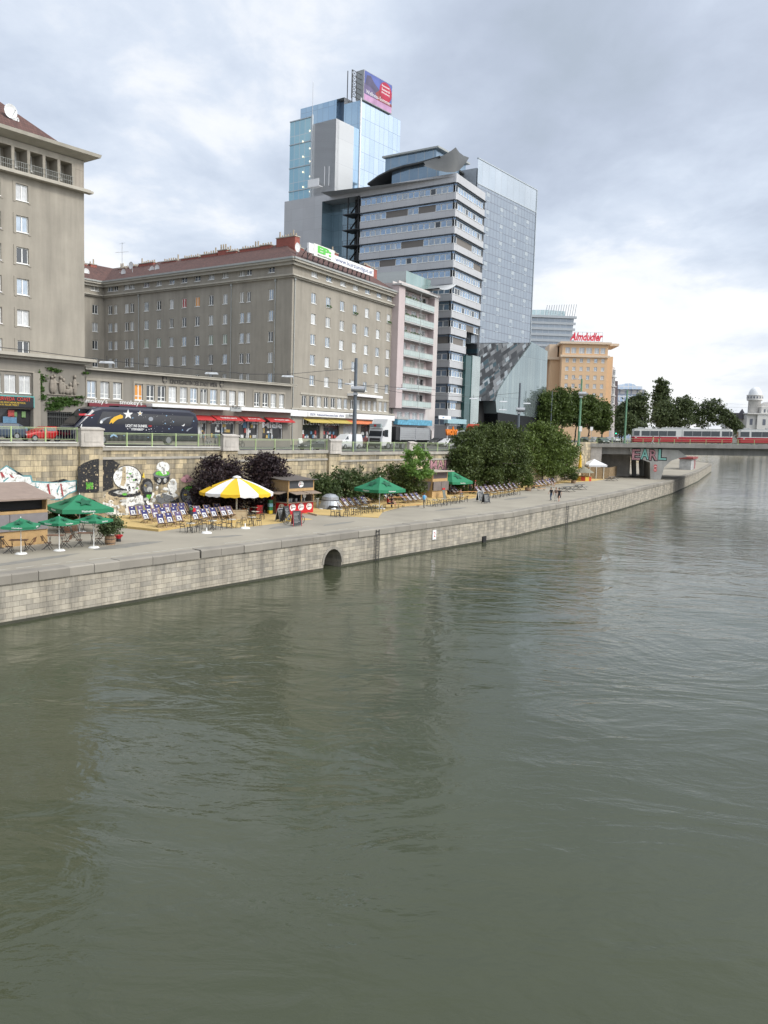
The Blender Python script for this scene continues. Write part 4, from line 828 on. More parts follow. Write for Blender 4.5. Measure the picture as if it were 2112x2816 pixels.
cR = [(RF.u(X7(a), Y7((y0_+y1_)/2)), RF.u(X7(b_), Y7((y0_+y1_)/2))) for (a, b_), (y0_, y1_) in zip(colsR, yR)]
hR = []
for i, (a, b_) in enumerate(cR):
    b_ = a+1.25
    for j in range(5): z = rzs[j]; hR.append((a, z, b_, z+wh)); sp_.append((RF, a, z, b_-a, wh, 2, random.choice([0, 3, 2, 0])))
    hR.append((a-.1, zat+.72, b_+.25, zat+2.1)); sp_.append((RF, a-.1, zat+.72, b_-a+.35, 1.38, 2, random.choice([0, 3, 0])))
zm0, zm1 = RF.z(X7(400), Y7(1592)), RF.z(X7(400), Y7(1497))
mz = [(232,275),(300,345),(370,410),(435,472),(497,535),(557,597),(617,648),(675,707),(735,765),(785,813),(835,865),(887,915),(935,965),(983,1010)]
for a, b_ in mz:
    u0, u1 = RF.u(X7(a), Y7(1545)), RF.u(X7(b_), Y7(1545)); hR.append((u0, zm0, u1, zm1)); sp_.append((RF, u0, zm0, u1-u0, zm1-zm0, 2, None))
sE = [(RF.u(X7(a), 1180), 9.7, RF.u(X7(b_), 1180), RF.z(X7(400), 1152)) for a, b_ in ((238,400),(430,575),(612,740),(770,850))]
g.T = RF.T(); holes_wall(g, 0, uE, 8.5, zev, hR+sE, .2)
WG = Fac(LF.T(uI).translation[:2], (.6, .8)); hW = []
uw = WG.u(X4(70), Y4(620)); uw1 = WG.u(X4(113), Y4(620)); 
for j in range(6): hW.append((uw, rzs[j], uw1, rzs[j]+wh)); sp_.append((WG, uw, rzs[j], uw1-uw, wh, 2, None))
hW.append((uw-.3, zat+.75, uw1+.2, zat+2.1)); sp_.append((WG, uw-.3, zat+.75, uw1-uw+.5, 1.35, 2, None))
g.T = WG.T(); holes_wall(g, -16, 0, 8.5, zev, hW, .2)
g.T = RF.T(); g.quad((uE,0,8.5),(uE,12,8.5),(uE,12,zev),(uE,0,zev)); g.quad((uE,12,8.5),(12,12,8.5),(12,12,zev),(uE,12,zev)); g.build('wall', stucco, ep, Matrix()); place_windows(ep, sp_, 100)
def band(name, mat, parts):
    g = MB()
    for f, a, b_, lst in parts:
        g.T = f.T()
        for z, o_, h in lst: g.box(a-(o_ if f is RF else 0), -o_, z, b_+(o_ if f is LF else 0), .0, z+h)
    return g.build(name, mat, ep, Matrix())
cl = [(zev-.02, .85, .3), (zev-.42, .5, .4), (zat, .55, .2), (zat-.2, .3, .2)]; cl2 = [(z, o_-.004, h) for z, o_, h in cl]
band('cornice', trim, [(LF, uI, uC, cl), (RF, 0, uE, cl2), (WG, -16, 0, [(z, o_-.008, h) for z, o_, h in cl])])
g = MB(); g.T = LF.T(); g.box(uI,-1.0,zev+.27,uC+.9,0,zev+.52); g.T = RF.T(); g.box(-.9,-.99,zev+.272,uE,0,zev+.518); g.T = WG.T(); g.box(-16,-.98,zev+.274,0,0,zev+.516); g.build('gutter', copper, ep, Matrix())
g = MB(); g.T = RF.T(); a, b_ = hR[-18][0]-.3, RF.u(X7(1028), Y7(1560)); a = RF.u(X7(215), Y7(1545)); g.box(a,-.08,zm1+.12,b_,0,zm1+.38); g.box(a,-.08,zm0-.35,b_,0,zm0-.1); g.box(0,-.3,RF.z(X7(400),Y7(1625)),uE,0,RF.z(X7(400),Y7(1612))); g.build('string_course', trim, ep, Matrix())
# downpipes and a few flower boxes on the long fronts
for f, x in ((LF, (cz[3][1]+cz[4][0])/2), (LF, cz[10][1]+.9), (LF, uC-3.1), (RF, .5), (RF, uE-.6)):
    g = MB(); g.cyl((x,-.09,9.4),(x,-.09,zat-.2),.065); g.box(x-.14,-.2,zat-.55,x+.14,0,zat-.2); g.build('downpipe', copper, ep, f.T())
for i in (1, 3, 6): q = [RF.T(cR[i][0]+random.uniform(-.1, 1.3), rzs[0]+random.uniform(-.02, .3), -.18).translation[:] for _ in range(60)]; leaf_cloud(q, .1, 'window_plant', leafmat('ivy_leaf', (.03,.07,.015), (.10,.18,.04), .2), ep, Matrix())
# roof planes
zr0, zr1, dpt = zev+.45, zev+4.3, 6.2
def inter(f1, o1, f2, o2):
    a = f1.A+f1.n*o1; b_ = f2.A+f2.n*o2; den = f1.d.x*f2.d.y-f1.d.y*f2.d.x; t_ = ((b_.x-a.x)*f2.d.y-(b_.y-a.y)*f2.d.x)/den; return a+f1.d*t_
v3 = lambda q, z: Vector((q[0], q[1], z))
E1 = v3(inter(LF, -.5, RF, -.5), zr0); R1 = v3(inter(LF, dpt, RF, dpt), zr1); E0 = v3(inter(LF, -.5, WG, -.5), zr0); R0 = v3(inter(LF, dpt, WG, dpt), zr1)
E2 = RF.T(uE, zr0, -.5).translation; R2 = RF.T(uE, zr1, dpt).translation; Ew = WG.T(-18, zr0, -.5).translation; Rw = WG.T(-18, zr1, dpt).translation
def slope(name, pts, f):                                # tile courses follow the slope
    x = f.d.to_3d(); c_ = pts[0]; nrm = (pts[1]-pts[0]).cross(pts[2]-pts[0]).normalized(); y = nrm.cross(x).normalized(); z = y if y.z > 0 else -y
    yy = z.cross(x); Mx = Matrix(((x.x, yy.x, z.x, c_.x), (x.y, yy.y, z.y, c_.y), (x.z, yy.z, z.z, c_.z), (0,0,0,1))); inv = Mx.inverted(); g = MB(); g.add([inv @ p for p in pts], [tuple(range(len(pts)))]); return g.build(name, tiles, ep, Mx)
slope('roof', [E0, E1, R1, R0], LF); slope('roof', [E1, E2, R2, R1], RF); slope('roof', [Ew, E0, R0, Rw], WG)
B1 = RF.T(uE, zr0, 12.5).translation; slope('roof', [B1, v3(inter(LF, 12.5, RF, 12.5), zr0), R1, R2], RF); slope('roof', [v3(inter(LF, 12.5, RF, 12.5), zr0), v3(inter(LF, 12.5, WG, 12.5), zr0), R0, R1], LF)
# chimneys
LR = LF.off(dpt-1.2); pot = M('chimney_pot', (.36,.30,.22), .8)
def chimney(f, px0, px1, pyt, pyb, parent, dp=1.0, pots=True):
    u0, z1_ = f.uz(px0, pyt); u1, z0_ = f.uz(px1, pyb); g = MB(); g.box(u0, 0, z0_-2.2, u1, dp, z1_-.12); g.box(u0-.08, -.08, z1_-.12, u1+.08, dp+.08, z1_, 1); o = g.build('chimney', [brick_red, trim], parent, f.T())
    if pots:
        g = MB(); n = max(2, int((u1-u0)/.5))
        for i in range(n): x = u0+(u1-u0)*(i+.5)/n; g.cyl((x, dp/2, z1_-.05), (x, dp/2, z1_+random.choice([.35, .4, .5, .9])), .13, .11, 7)
        g.build('chimney_pot', pot, o, f.T())
for a, b_, yt, yb in ((272,335,287,302),(355,415,272,292),(440,555,247,268),(622,745,232,252),(783,920,206,226),(938,1065,176,200),(1072,1145,140,215),(1146,1220,150,172),(1246,1408,131,156),(1408,1490,102,132),(1542,1690,42,128)):
    chimney(LR, X4(a), X4(b_), Y4(yt), Y4(yb), ep)
RR = RF.off(dpt-.5)
for a, b_, yt, yb in ((105,250,90,150),(527,565,175,225),(820,860,290,330),(890,918,325,350),(1100,1165,430,460)): chimney(RR, X7(a), X7(b_), Y7(yt), Y7(yb), ep)
WR = WG.off(dpt-1.2); chimney(WR, X4(55), X4(105), Y4(245), Y4(320), ep); chimney(WR, X4(-20), X4(30), Y4(240), Y4(280), ep)
L2 = LF.off(2.5)
for a, b_, lb in ((330,320,'white satellite dish at the left end of the long red roof'),(390,262,'white dish beside the second ridge chimney of the long roof'),(558,298,'left one of a pair of white dishes on the long red roof'),(600,288,'right one of a pair of white dishes on the long red roof'),(20,315,'white dish on the roof next to the left tower')): dish(X4(a), Y4(b_), L2 if a > 100 else WG.off(2), 1.2, lb)
R3 = RF.off(1.5); dish(X7(187), Y7(137), R3, 1.3, 'white dish left of the green lettered roof sign')
u, z = LF.off(5).uz(X4(308), Y4(300)); g = MB(); g.cyl((0,0,-.6),(0,0,4.6),.04); g.bar((-1.8,0,3.1),(1.8,0,2.9),.03,.03); g.bar((-1,.2,4.5),(1,-.2,4.4),.03,.03); 
for i in range(7): x = -1.6+i*.5; g.bar((x,-.35,3.1-i*.03),(x,.35,3.1-i*.03),.02,.02)
tag(g.build('aerial', M('galvanised'), None, LF.off(5).T(u, z)), 'thin television aerial on the red roof near the left tower', 'aerial')
# roof sign
sgf = RF.off(-.1); t = thing('roof_sign', 'white rooftop sign with big green letters and a web address', 'sign', sgf.T(sgf.u(X7(330), Y7(150)), zev+.6)); a0, a1, a2 = sgf.u(X7(288), Y7(160)), sgf.u(X7(334), Y7(130)), sgf.u(X7(520), Y7(200)); a3 = sgf.u(X7(880), Y7(350))
zt1, zb1 = sgf.z(X7(425), Y7(130)), sgf.z(X7(425), Y7(240)); zt2, zb2 = sgf.z(X7(700), Y7(270)), sgf.z(X7(700), Y7(338))
g = MB(); g.box(a1, -.2, zb1, a2, .15, zt1); g.build('panel', M('sign_cream', (.68,.68,.62), .4, 0, .03), t, sgf.T()); g = MB(); g.box(a2+.03, -.15, zb2, a3, .15, zt2); g.build('panel', white_b, t, sgf.T()); g = MB(); g.box(a0, -.15, zb1+.2, a1-.03, .15, zb1+1.5); g.build('panel', white_b, t, sgf.T())
hh = zt1-zb1; text('EP:', hh*.58, (a2-a1)*.66, M('letter_green', (.10,.50,.06), .4), t, sgf.T((a1+a2)/2, zb1+hh*.34, -.21), depth=.05, bold=.045); text('ElectronicPartner', hh*.13, (a2-a1)*.66, M('sign_black'), t, sgf.T((a1+a2)/2, zb1+hh*.1, -.21), depth=.03)
text('www.kurzundgut.at', (zt2-zb2)*.72, (a3-a2)*.94, M('letter_blue', (.10,.12,.24), .4), t, sgf.T((a2+a3)/2, zb2+(zt2-zb2)*.1, -.16), depth=.03)
g = MB(); g.T = sgf.T()
for i in range(14): x = a0+.4+(a3-a0-.8)*i/13; g.bar((x,.3,zev+.3),(x,.3,zb2+.5),.09,.09); g.bar((x,1.5,zev+1.2),(x,.3,zb2+1),.07,.07)
g.bar((a0,.3,zev+.75),(a3,.3,zev+.75),.1,.1); g.build('frame', steel_dark, t, Matrix())
# shop level of the right front
o, u0, u1, z0_, z1_ = slab(X7(0), X7(1058), Y7(1640), Y7(1690), -.5, 0, white_b, 'fascia', parent=ep, fac=RF)
o, u0, u1, z0_, z1_ = slab(X7(258), X7(600), Y7(1645), Y7(1683), -.62, -.52, white_b, 'shop_sign', 'long white shop sign with grey lettering above the yellow awnings', 'shop sign', None, RF)
text('EPSON   Professional Homecinema Studio   EPSON', (z1_-z0_)*.55, (u1-u0)*.9, M('letter_blue'), o, RF.T((u0+u1)/2, z0_+(z1_-z0_)*.22, -.63), depth=.02)
o, u0, u1, z0_, z1_ = slab(X7(602), X7(698), Y7(1658), Y7(1695), -.62, -.52, M('sign_grey'), 'shop_sign', 'grey shop sign right above the orange awning', 'shop sign', None, RF); text('Kurz', .4, 0, M('sign_black'), o, RF.T((u0+u1)/2, z0_+.3, -.63), depth=.02)
slab(X7(648), X7(912), Y7(1478), Y7(1500), -1.2, 0, white_b, 'canopy', parent=ep, fac=RF)
aw_y, aw_o = M('awning_mustard', (.42,.33,.08), .7, 0, .1), M('awning_orange', (.55,.16,.06), .7, 0, .1)
for a, b_, y, mt, lb in ((240,455,1697,aw_y,'left mustard yellow shop awning'),(458,640,1704,aw_y,'right mustard yellow shop awning'),(632,780,1710,aw_o,'left orange shop awning behind the grey mast'),(785,868,1718,aw_o,'short orange shop awning behind the truck cab')): awning(X7(a), X7(b_), Y7(y), Y7(y+30), mt, lb, RF, 1.3)
for i, h in enumerate(sE):
    g = MB(); g.box(h[0], .2, h[1], h[2], .3, h[3]); o = g.build('shop_window', shop_g if i != 2 else M('curtain_glass'), ep, RF.T()); g = MB()
    for j in range(12): x = random.uniform(h[0], h[2]-.6); z = h[1]+random.choice([.05, .6]); g.box(x, .1, z, x+.4, .19, z+random.uniform(.2, .6), random.choice([0, 0, 1, 4]))
    g.build('display', [M('goods_'+k) for k in ('white','red','green','ochre','blue')], o, RF.T())
for s_, a, b_ in (('LOEWE', 238, 392), ('DENON', 436, 562)):
    u0, u1 = RF.u(X7(a), Y7(1740)), RF.u(X7(b_), Y7(1740)); text(s_, .85, u1-u0, wht, ep, RF.T((u0+u1)/2, RF.z(X7(400), Y7(1757)), -.12), depth=.06)
# ================================================================ pink balcony house
pinkw = M('plaster_pink', (.47,.395,.385), .9, 0, .08, .4, streak=.06); palew = M('plaster_pale', (.48,.44,.42), .9, 0, .08, .4, streak=.08); conc_l = M('concrete_light', (.40,.40,.39), .8, 0, .08, .5)
uP0, uP1 = uE+.02, RF.u(X7(1472), Y7(900)); zp1 = RF.z(X7(1100), Y7(452))
ph = thing('balcony_house', 'narrow pink apartment house with seven stacked green glass balconies', 'building', RF.T(uP0, 9.3))
pj = 1.2; PJ = RF.off(-pj); uB0, uB1 = PJ.u(X7(1118), Y7(600)), PJ.u(X7(1446), Y7(700)); zpt = PJ.z(X7(1175), Y7(500)); zpb = PJ.z(X7(1140), Y7(1590)); uS = PJ.u(X7(1172), Y7(700))
g = MB(); body(g, RF, uP0, uP1, 11, 8.5, zp1); g.T = RF.T(); g.quad((uP0,0,8.5),(uB0,0,8.5),(uB0,0,zp1),(uP0,0,zp1)); g.quad((uB1,0,8.5),(uP1,0,8.5),(uP1,0,zp1),(uB1,0,zp1)); g.box(uP0,-.3,zp1-.1,uP1,0,zp1+.35)
g.build('wall', palew, ph, Matrix())
ys = [730, 880, 1025, 1170, 1310, 1455, 1605]; zb_s = [PJ.z(X7(1440), Y7(y)) for y in ys]; fp = (zb_s[0]-zb_s[6])/6; zb_s = [zb_s[0]-fp*i for i in range(7)]
g = MB(); g.T = RF.T(); g.box(uB0,-pj,zpb-.2,uS,.0,zpt+.1); g.box(uB1-.18,-pj,zpb,uB1,0,zpt); g.build('bay_wall', pinkw, ph, Matrix())
g = MB(); g.T = RF.T(); g.box(uB0-.15,-pj-.5,zpt+.1,uB1+.15,0,zpt+.36); g.build('canopy', conc_l, ph, Matrix())
bw = uB1-.18-uS; ph_sp = []; hw = []
for z in zb_s:
    for a, b_, h0 in ((.06, .30, .85), (.42, .60, .85), (.68, .92, .1)): hw.append((uS+bw*a, z+h0, uS+bw*b_, z+2.35)); ph_sp.append((RF, uS+bw*a, z+h0, bw*(b_-a), 2.35-h0, 2, random.choice([1, 2, 2, 4])))
uq = [(RF.u(X7(a), Y7(1660)), RF.u(X7(b_), Y7(1660))) for a, b_ in ((1100,1148),(1170,1218),(1240,1285),(1305,1348))]
for a, b_ in uq: hw.append((a, zpb-2.75, b_, zpb-.75)); ph_sp.append((RF, a, zpb-2.75, b_-a, 2., 3, 2))
g = MB(); g.T = RF.T(); holes_wall(g, uB0, uB1, 8.5, zpt, hw, .2); g.build('rear_wall', pinkw, ph, Matrix()); place_windows(ph, ph_sp)
gg = BR('balcony_glass', (.40,.46,.43), (.36,.43,.41), (.25,.28,.27), .95, 3., .03, off=0, rough=.15, var=.12, bump=0)
for i, z in enumerate(zb_s):
    g = MB(); g.box(uS, -pj-.02, z-.18, uB1-.18, 0, z); o = g.build('balcony', conc_l, ph, RF.T()); g = MB(); g.box(uS+.05, -pj-.03, z+.06, uB1-.2, -pj+.02, z+1.0); g.build('glass_parapet', gg, o, RF.T())
    g = MB(); g.box(uS+.03, -pj-.06, z+1.0, uB1-.18, -pj+.05, z+1.06); g.build('handrail', copper, o, RF.T())
    if i in (0, 1, 2):
        pts = [RF.T(random.uniform(uS+.2, uS+bw*.6), z+1.1+random.random()*.25, -pj-.1+random.random()*.3).translation[:] for _ in range(90)]; leaf_cloud(pts, .13, 'window_plant', leafmat('ivy_leaf', (.03,.07,.015), (.10,.18,.04), .2), o, Matrix())
g = MB(); x = uS+bw*.52; g.cyl((x,-pj-.05,zpb),(x,-pj-.05,zpt),.05); g.build('downpipe', conc_l, ph, RF.T())
g = MB(); g.T = RF.T(); g.box(uP0+.3,-.02,9.4,uB1,.0,zpb-3.2); o = g.build('shop_window', shop_g, ph, Matrix())
blue_f = M('fascia_seablue', (.10,.30,.42), .5, 0, .5, 2.5); o, u0, u1, z0_, z1_ = slab(X7(1065), X7(1382), Y7(1705), Y7(1755), -.9, -.1, blue_f, 'shop_sign', 'blue wavy patterned shop sign behind the white truck', 'shop sign', None, RF)
slab(X7(1062), X7(1160), Y7(1678), Y7(1703), -1., -.9, M('sign_grey'), 'shop_sign', 'small grey shop sign below the pink balcony house', 'shop sign', None, RF)
for k, (a, b_) in enumerate(((1170,1210),(1290,1330))):
    u0, z_ = RF.off(-.9).uz(X7(a), Y7(1720)); pass
# ================================================================ banded office building
alu = BR('alu_panels', (.49,.49,.49), (.46,.46,.465), (.29,.29,.29), 2.5, 9., .015, off=0, rough=.45, metal=.25, var=.06, bump=.2)
alu_d = BR('alu_panels_side', (.43,.435,.44), (.40,.40,.405), (.28,.28,.28), 3.2, 2.4, .015, off=0, rough=.45, metal=.25, var=.06, bump=.2)
OF = Fac((11.7, 165.6), (.465, .885)); OL = Fac((11.7-.82*60, 165.6+.572*60), (.82, -.572)); k9 = .3496; X9 = lambda a: 960+a*k9; Y9 = lambda a: 400+a*k9
ob = thing('office_building', 'grey office building with long window bands and a curved roof', 'building', OF.T(0, 9.2))
zl = [OF.z(1240, Y9(262)), OF.z(1226, Y9(1608))]; fh = (zl[0]-zl[1])/10; zl = [zl[0]-fh*i for i in range(16)]; zl = [z for z in zl if z > 13.4]; zpar = OF.z(1241, Y9(185))
uO0 = OL.u(X9(82), 640); uC_ = 60.0; uOE = OF.u(1328, 700); uOG = OF.u(1278, 1050); gl_o = M('office_recess', (.05,.055,.06), .4, 0, .1)
sp = []; nfl = len(zl)
def band_face(f, a, b_, right, g, gd):
    g.T = gd.T = f.T()
    for i, z in enumerate(zl):
        bb = uOG if (right and i >= 9) else b_
        zt = zpar if i == 0 else z+1.45; g.box(a, 0, z, bb, .35, zt)                    # spandrel above each strip
        gd.box(a, -.34, z-.03, bb+(.3 if right else 0), .02, z+.04); gd.box(a, -.2, z-.26, bb, -.16, z-.22); gd.box(a, .5, z-fh+1.45, bb, .55, z)
        gd.box(a, .26, z-.5, bb, .40, z-.44); gt2.T = f.T(); gt2.box(a, .2, z-.44, bb, .3, z)
        x = a+.08; w0 = 1.28; run = 0
        while x+w0 < bb:
            if run <= 0 and random.random() < .045: run = random.randint(3, 6)
            if run > 0: run -= 1; gd.box(x, .14, z-fh+1.46, x+w0+.01, .2, z-.35, 1)
            else: sp.append((f, x, z-fh+1.47, w0-.06, fh-1.45-.5, 1, random.choice([8, 8, 8, 8, 8, 0, 0, 1])))
            x += w0
g, gd, gt2 = MB(), MB(), MB(); band_face(OL, uO0, uC_, False, g, gd); band_face(OF, 0, uOE, True, g, gd)
gt2.build('transom_glazing', panes()[8], ob, Matrix()); zbt = zl[-1]-fh+1.45
for f, a, b_ in ((OL, uO0, uC_), (OF, 0, uOG)): g.T = f.T(); g.box(a, 0, 8.5, b_, .35, zbt) if f is OL else None
g.T = OF.T(); g.box(0, 0, 8.5, .5, .35, zbt); g.box(0, 0, 12.6, uOG, .35, zbt); g.box(uOG-.8, 0, 8.5, uOG, .35, 12.6)
g.T = OF.T(); g.quad((0,.36,zpar-.6),(uOE,.36,zpar-.6),(uOE,30,zpar-.6),(0,30,zpar-.6)); g.quad((uOE,.0,8.5),(uOE,30,8.5),(uOE,30,zpar),(uOE,0,zpar))
g.build('wall', alu, ob, Matrix()); gd.build('sunshade', [M('louver_dark', (.10,.105,.11), .5, .4), M('blind_brown', (.16,.145,.13), .7, 0, .08, 6)], ob, Matrix())
for k in list(WM): pass
a_, b__ = MB(), MB()
def place_office(parent, specs, limit):
    global sp
    place_windows(parent, specs, limit)
M('window_white'); place_office(ob, sp, 100)
# blank panel, glazed slot and open stair tower on the left
uq0, uq1, uq2, uq3 = OL.u(781, 640), OL.u(884, 640), OL.u(953, 640), OL.u(987, 640); g = MB(); g.T = OL.T(); zq = OL.z(884, 552)-.2
g.box(uq0, 0, 8.5, uq1, 16, zpar); g.box(uq1, 0, zq, uO0, 16, zpar-.003); g.build('side_wall', alu_d, ob, OL.T()) if False else None
o = g; o.v = [OL.T().inverted() @ q for q in o.v]; o.build('side_wall', alu_d, ob, OL.T())
glassg = BR('slot_glazing', (.25,.33,.37), (.20,.28,.32), (.12,.15,.17), 1.4, 3.3, .03, off=0, rough=.06, metal=.5, var=.1, bump=0, spec=.8)
g = MB(); g.box(uq1, 3.5, 8.5, uq2+.4, 3.6, zq); g.build('slot_window', glassg, ob, OL.T())
g = MB(); g.quad((uq1+.01,0,8.5),(uq1+.01,3.5,8.5),(uq1+.01,3.5,zq),(uq1+.01,0,zq)); g.build('slot_side', glassg, ob, OL.T())
g = MB(); g.T = OL.T(); z = zq-.6
g.box(uq2+.2, 2.4, 8.5, uq3+.2, 2.6, zq, 1)
while z > 26:
    g.box(uq2-.4, -.9, z-fh, uq3-.1, 2.4, z-fh+.18)
    for x in (uq2-.35, (uq2+uq3)/2, uq3-.2): g.bar((x,-.85,z-fh),(x,-.85,z-fh+1.1),.05,.05)
    g.bar((uq2-.4,-.85,z-fh+1.1),(uq3-.1,-.85,z-fh+1.1),.05,.05); g.bar((uq2-.4,-.85,z-fh+.6),(uq3-.1,-.85,z-fh+.6),.03,.03); g.bar((uq2,.6,z-fh),(uq3-.3,.6,z),.4,.12); z -= fh
for x in (uq2+.1, uq3-.4): g.cyl((x,.2,8.5),(x,.2,zq),.14)
g.build('stair_tower', [M('stair_black', (.025,.027,.03), .6), M('recess_dark', (.02,.02,.02), .9)], ob, Matrix())
# roof storey: set back glazing under an upswept canopy
zR = zpar-.6; blu = BR('roof_glazing', (.22,.30,.37), (.18,.25,.32), (.33,.34,.34), 2.1, 9, .06, off=0, rough=.06, metal=.6, var=.12, bump=0)
up0, up1 = OL.off(1.5).u(1078, 480), OL.off(1.5).u(1208, 460); g = MB(); g.box(up0, 1.5, zR, up1, 9, zR+4.6); g.build('roof_storey', blu, ob, OL.T())
g = MB(); zt_ = OL.off(10).z(1100, 428); a0 = OL.off(10).u(1060, 440); a1 = OL.off(10).u(1200, 420); g.box(a0, 10, zR, a1, 22, zt_); g.build('plant_storey', blu, ob, OL.T()); g = MB(); g.box(a0-.5, 9.4, zt_, a1+.8, 22.5, zt_+.35); g.build('plant_roof', copper, ob, OL.T())
prof = [(1010,508),(1040,486),(1072,470),(1110,458),(1150,450),(1185,440),(1210,432)]; rows = []
Fr = OL.off(.4)
for i, (px, py) in enumerate(prof):
    u, z = Fr.uz(px, py); row = []
    for j in range(9): q = Fr.T(u, z).translation+OF.d.to_3d()*(j/8*12); row.append(q)
    rows.append(row)
up3 = Vector((0,0,.3))
g = MB(); g.sheet(rows); g.sheet([[q+up3 for q in r] for r in rows])
for r in (0, len(rows)-1): g.sheet([rows[r], [q+up3 for q in rows[r]]])
for j in (0, 8): g.sheet([[r[j] for r in rows], [r[j]+up3 for r in rows]])
# the upswept corner seen from below: top rim, bottom rim, further off towards the river
prow = []
for (tx, ty, tY), (bx, by, bY) in zip(((1165,446,168),(1195,437,168.5),(1222,426,169),(1240,415,170),(1252,406,171),(1262,420,173),(1274,429,175),(1288,434,177)), ((1165,456,164),(1200,468,165),(1230,474,165.5),(1250,474,166),(1263,468,167.5),(1272,459,170),(1280,449,173),(1288,436,176.5))):
    A_, B_ = PY(tx, ty, tY), PY(bx, by, bY); prow.append([A_.lerp(B_, j/6)+Vector((.25, -.5, -.35))*math.sin(math.pi*j/6)*min(1, (A_-B_).length/4) for j in range(7)])
g.sheet(prow); g.sheet([[q+Vector((.1,.35,.18)) for q in r] for r in prow])
for j in (0, 6): g.sheet([[r[j] for r in prow], [r[j]+Vector((.1,.35,.18)) for r in prow]])
g.build('curved_roof', M('canopy_metal', (.06,.063,.062), .6, .3, .12, .5), ob, Matrix(), smooth=True)
# terrace glass box and little canopy on the lower roof, green glass stair, shop
g = MB(); f = RF.off(-.5); u0, z0_ = RF.off(3).uz(X7(1180), Y7(500)); u1, z1_ = RF.off(3).uz(X7(1385), Y7(425)); g.box(u0, 3, z0_-1.5, u1+1.2, 9, z1_); g.build('terrace_room', BR('terrace_glass', (.30,.40,.38), (.24,.34,.33), (.4,.42,.4), 1.6, 4, .05, off=0, rough=.08, metal=.4, bump=0), ph, RF.T())
u0, z0_ = RF.u(X7(1400), Y7(560)), RF.z(X7(1470), Y7(545)); g = MB(); T_ = RF.T()
g.sheet([[T_ @ Vector((u0-.6+a*(uP1+3.2-u0)/6, -2.2+b_*6, z0_+.6*(a/6)**2*3-.2+.25*abs(b_-.5)+h)) for a in range(7)] for b_, h in ((0, 0), (.5, 0), (1, 0), (1, .22), (.5, .22), (0, .22), (0, 0))])
g.build('terrace_canopy', M('canopy_pale', (.42,.43,.43), .4, .3, .06), ph, Matrix(), smooth=True)
GF = OF.off(-.6); g = MB(); u0, um, u1 = GF.u(1278, 1080), GF.u(1294, 1080), GF.u(1316, 1080); zt_ = GF.z(1296, 980); g.box(u0, .0, 8.5, um, 5, zt_); g.build('stair_glazing', BR('green_glass_dark', (.03,.085,.08), (.02,.06,.06), (.05,.1,.1), 3, 3.4, .05, off=0, rough=.06, metal=.2, bump=0), ob, GF.T())
g = MB(); g.box(um, -.15, 8.5, u1, 5, zt_+.25); g.build('stair_glazing', BR('green_glass_light', (.42,.47,.44), (.36,.43,.41), (.55,.58,.55), .62, 30, .07, off=0, rough=.06, metal=.7, bump=0), ob, GF.T())
g = MB(); g.box(.5, .1, 8.6, uOG-.8, .2, 12.6); g.build('shop_window', shop_g, ob, OF.T())
o, u0, u1, z0_, z1_ = slab(1221, 1273, 1152, 1165, -.8, 0, M('fascia_bluegrey', (.28,.42,.46), .5), 'fascia', parent=ob, fac=OF)
u0, u1 = OF.u(1219, 1188), OF.u(1251, 1188); zz0, zz1 = OF.z(1235, 1197), OF.z(1235, 1173); text('wohn', zz1-zz0, u1-u0, M('letter_orange', (.75,.20,.01), .4), ob, OF.T((u0+u1)/2, zz0, -.5), depth=.25, bold=.02)
o, u0, u1, z0_, z1_ = slab(X7(1385), X7(1497), Y7(1668), Y7(1700), -2.2, -2., white_b, 'shop_sign', 'white blade sign with a blue mark between the pink house and the office building', 'shop sign', None, RF)
g = MB(); um = u0+(u1-u0)*.35; g.box(um-.3, -2.26, z0_+.25, um+.3, -2.2, z1_-.25); g.build('mark', M('mark_blue', (.05,.2,.5), .5), o, RF.T())
# ================================================================ glass tower behind
def glasst(key, c1, c2, ln, bw, bh, ms=.05, metal=.75, rough=.05, var=.08): return BR(key, c1, c2, ln, bw, bh, ms, off=0, rough=rough, metal=metal, var=var, bump=0, vscale=.06, spec=.7)
C1 = Vector((-7.7, 195)); VR = Fac(C1, (.6, .8)); VLn = Fac(C1+Vector((-.8, .6))*40, (.8, -.6)); C2 = C1-Vector((.6, .8))*8.2; V2R = Fac(C2, (.6, .8)); V2L = Fac(C2+Vector((-.8, .6))*40, (.8, -.6))
gt_ = thing('glass_tower', 'tall pale blue glass tower behind the office building with a billboard on top', 'building', VR.T(0, 9)); kt = .211; XT = lambda a: 780+a*kt; YT = lambda a: 180+a*kt
zV = VR.z(XT(895), YT(390)); lV = VR.u(1099, 420); z0v = 30; mir = glasst('mirror_glass', (.52,.60,.68), (.45,.54,.63), (.26,.31,.36), 1.7, 3.6, .05, .85); mirb = glasst('mirror_glass_side', (.38,.52,.64), (.32,.46,.60), (.26,.34,.42), 1.7, 5.2, .05, .7)
g = MB(); g.quad((0,0,z0v),(lV,0,z0v),(lV,0,zV),(0,0,zV)); g.quad((lV,0,z0v),(lV,15,z0v),(lV,15,zV),(lV,0,zV)); g.build('front_glazing', mir, gt_, VR.T())
uA_, uB_, uD_ = VLn.u(XT(222), YT(555)), VLn.u(XT(692), YT(445)), VLn.u(XT(790), YT(480)); zA_ = VLn.z(XT(695), YT(440))
g = MB(); g.quad((uD_,0,z0v),(40,0,z0v),(40,0,zV),(uD_,0,zV)); g.quad((uA_,0,z0v),(uB_,0,z0v),(uB_,0,zA_),(uA_,0,zA_)); g.quad((uB_,0,z0v),(uB_,3,z0v),(uB_,3,zA_),(uB_,0,zA_)); g.build('side_glazing', mirb, gt_, VLn.T())
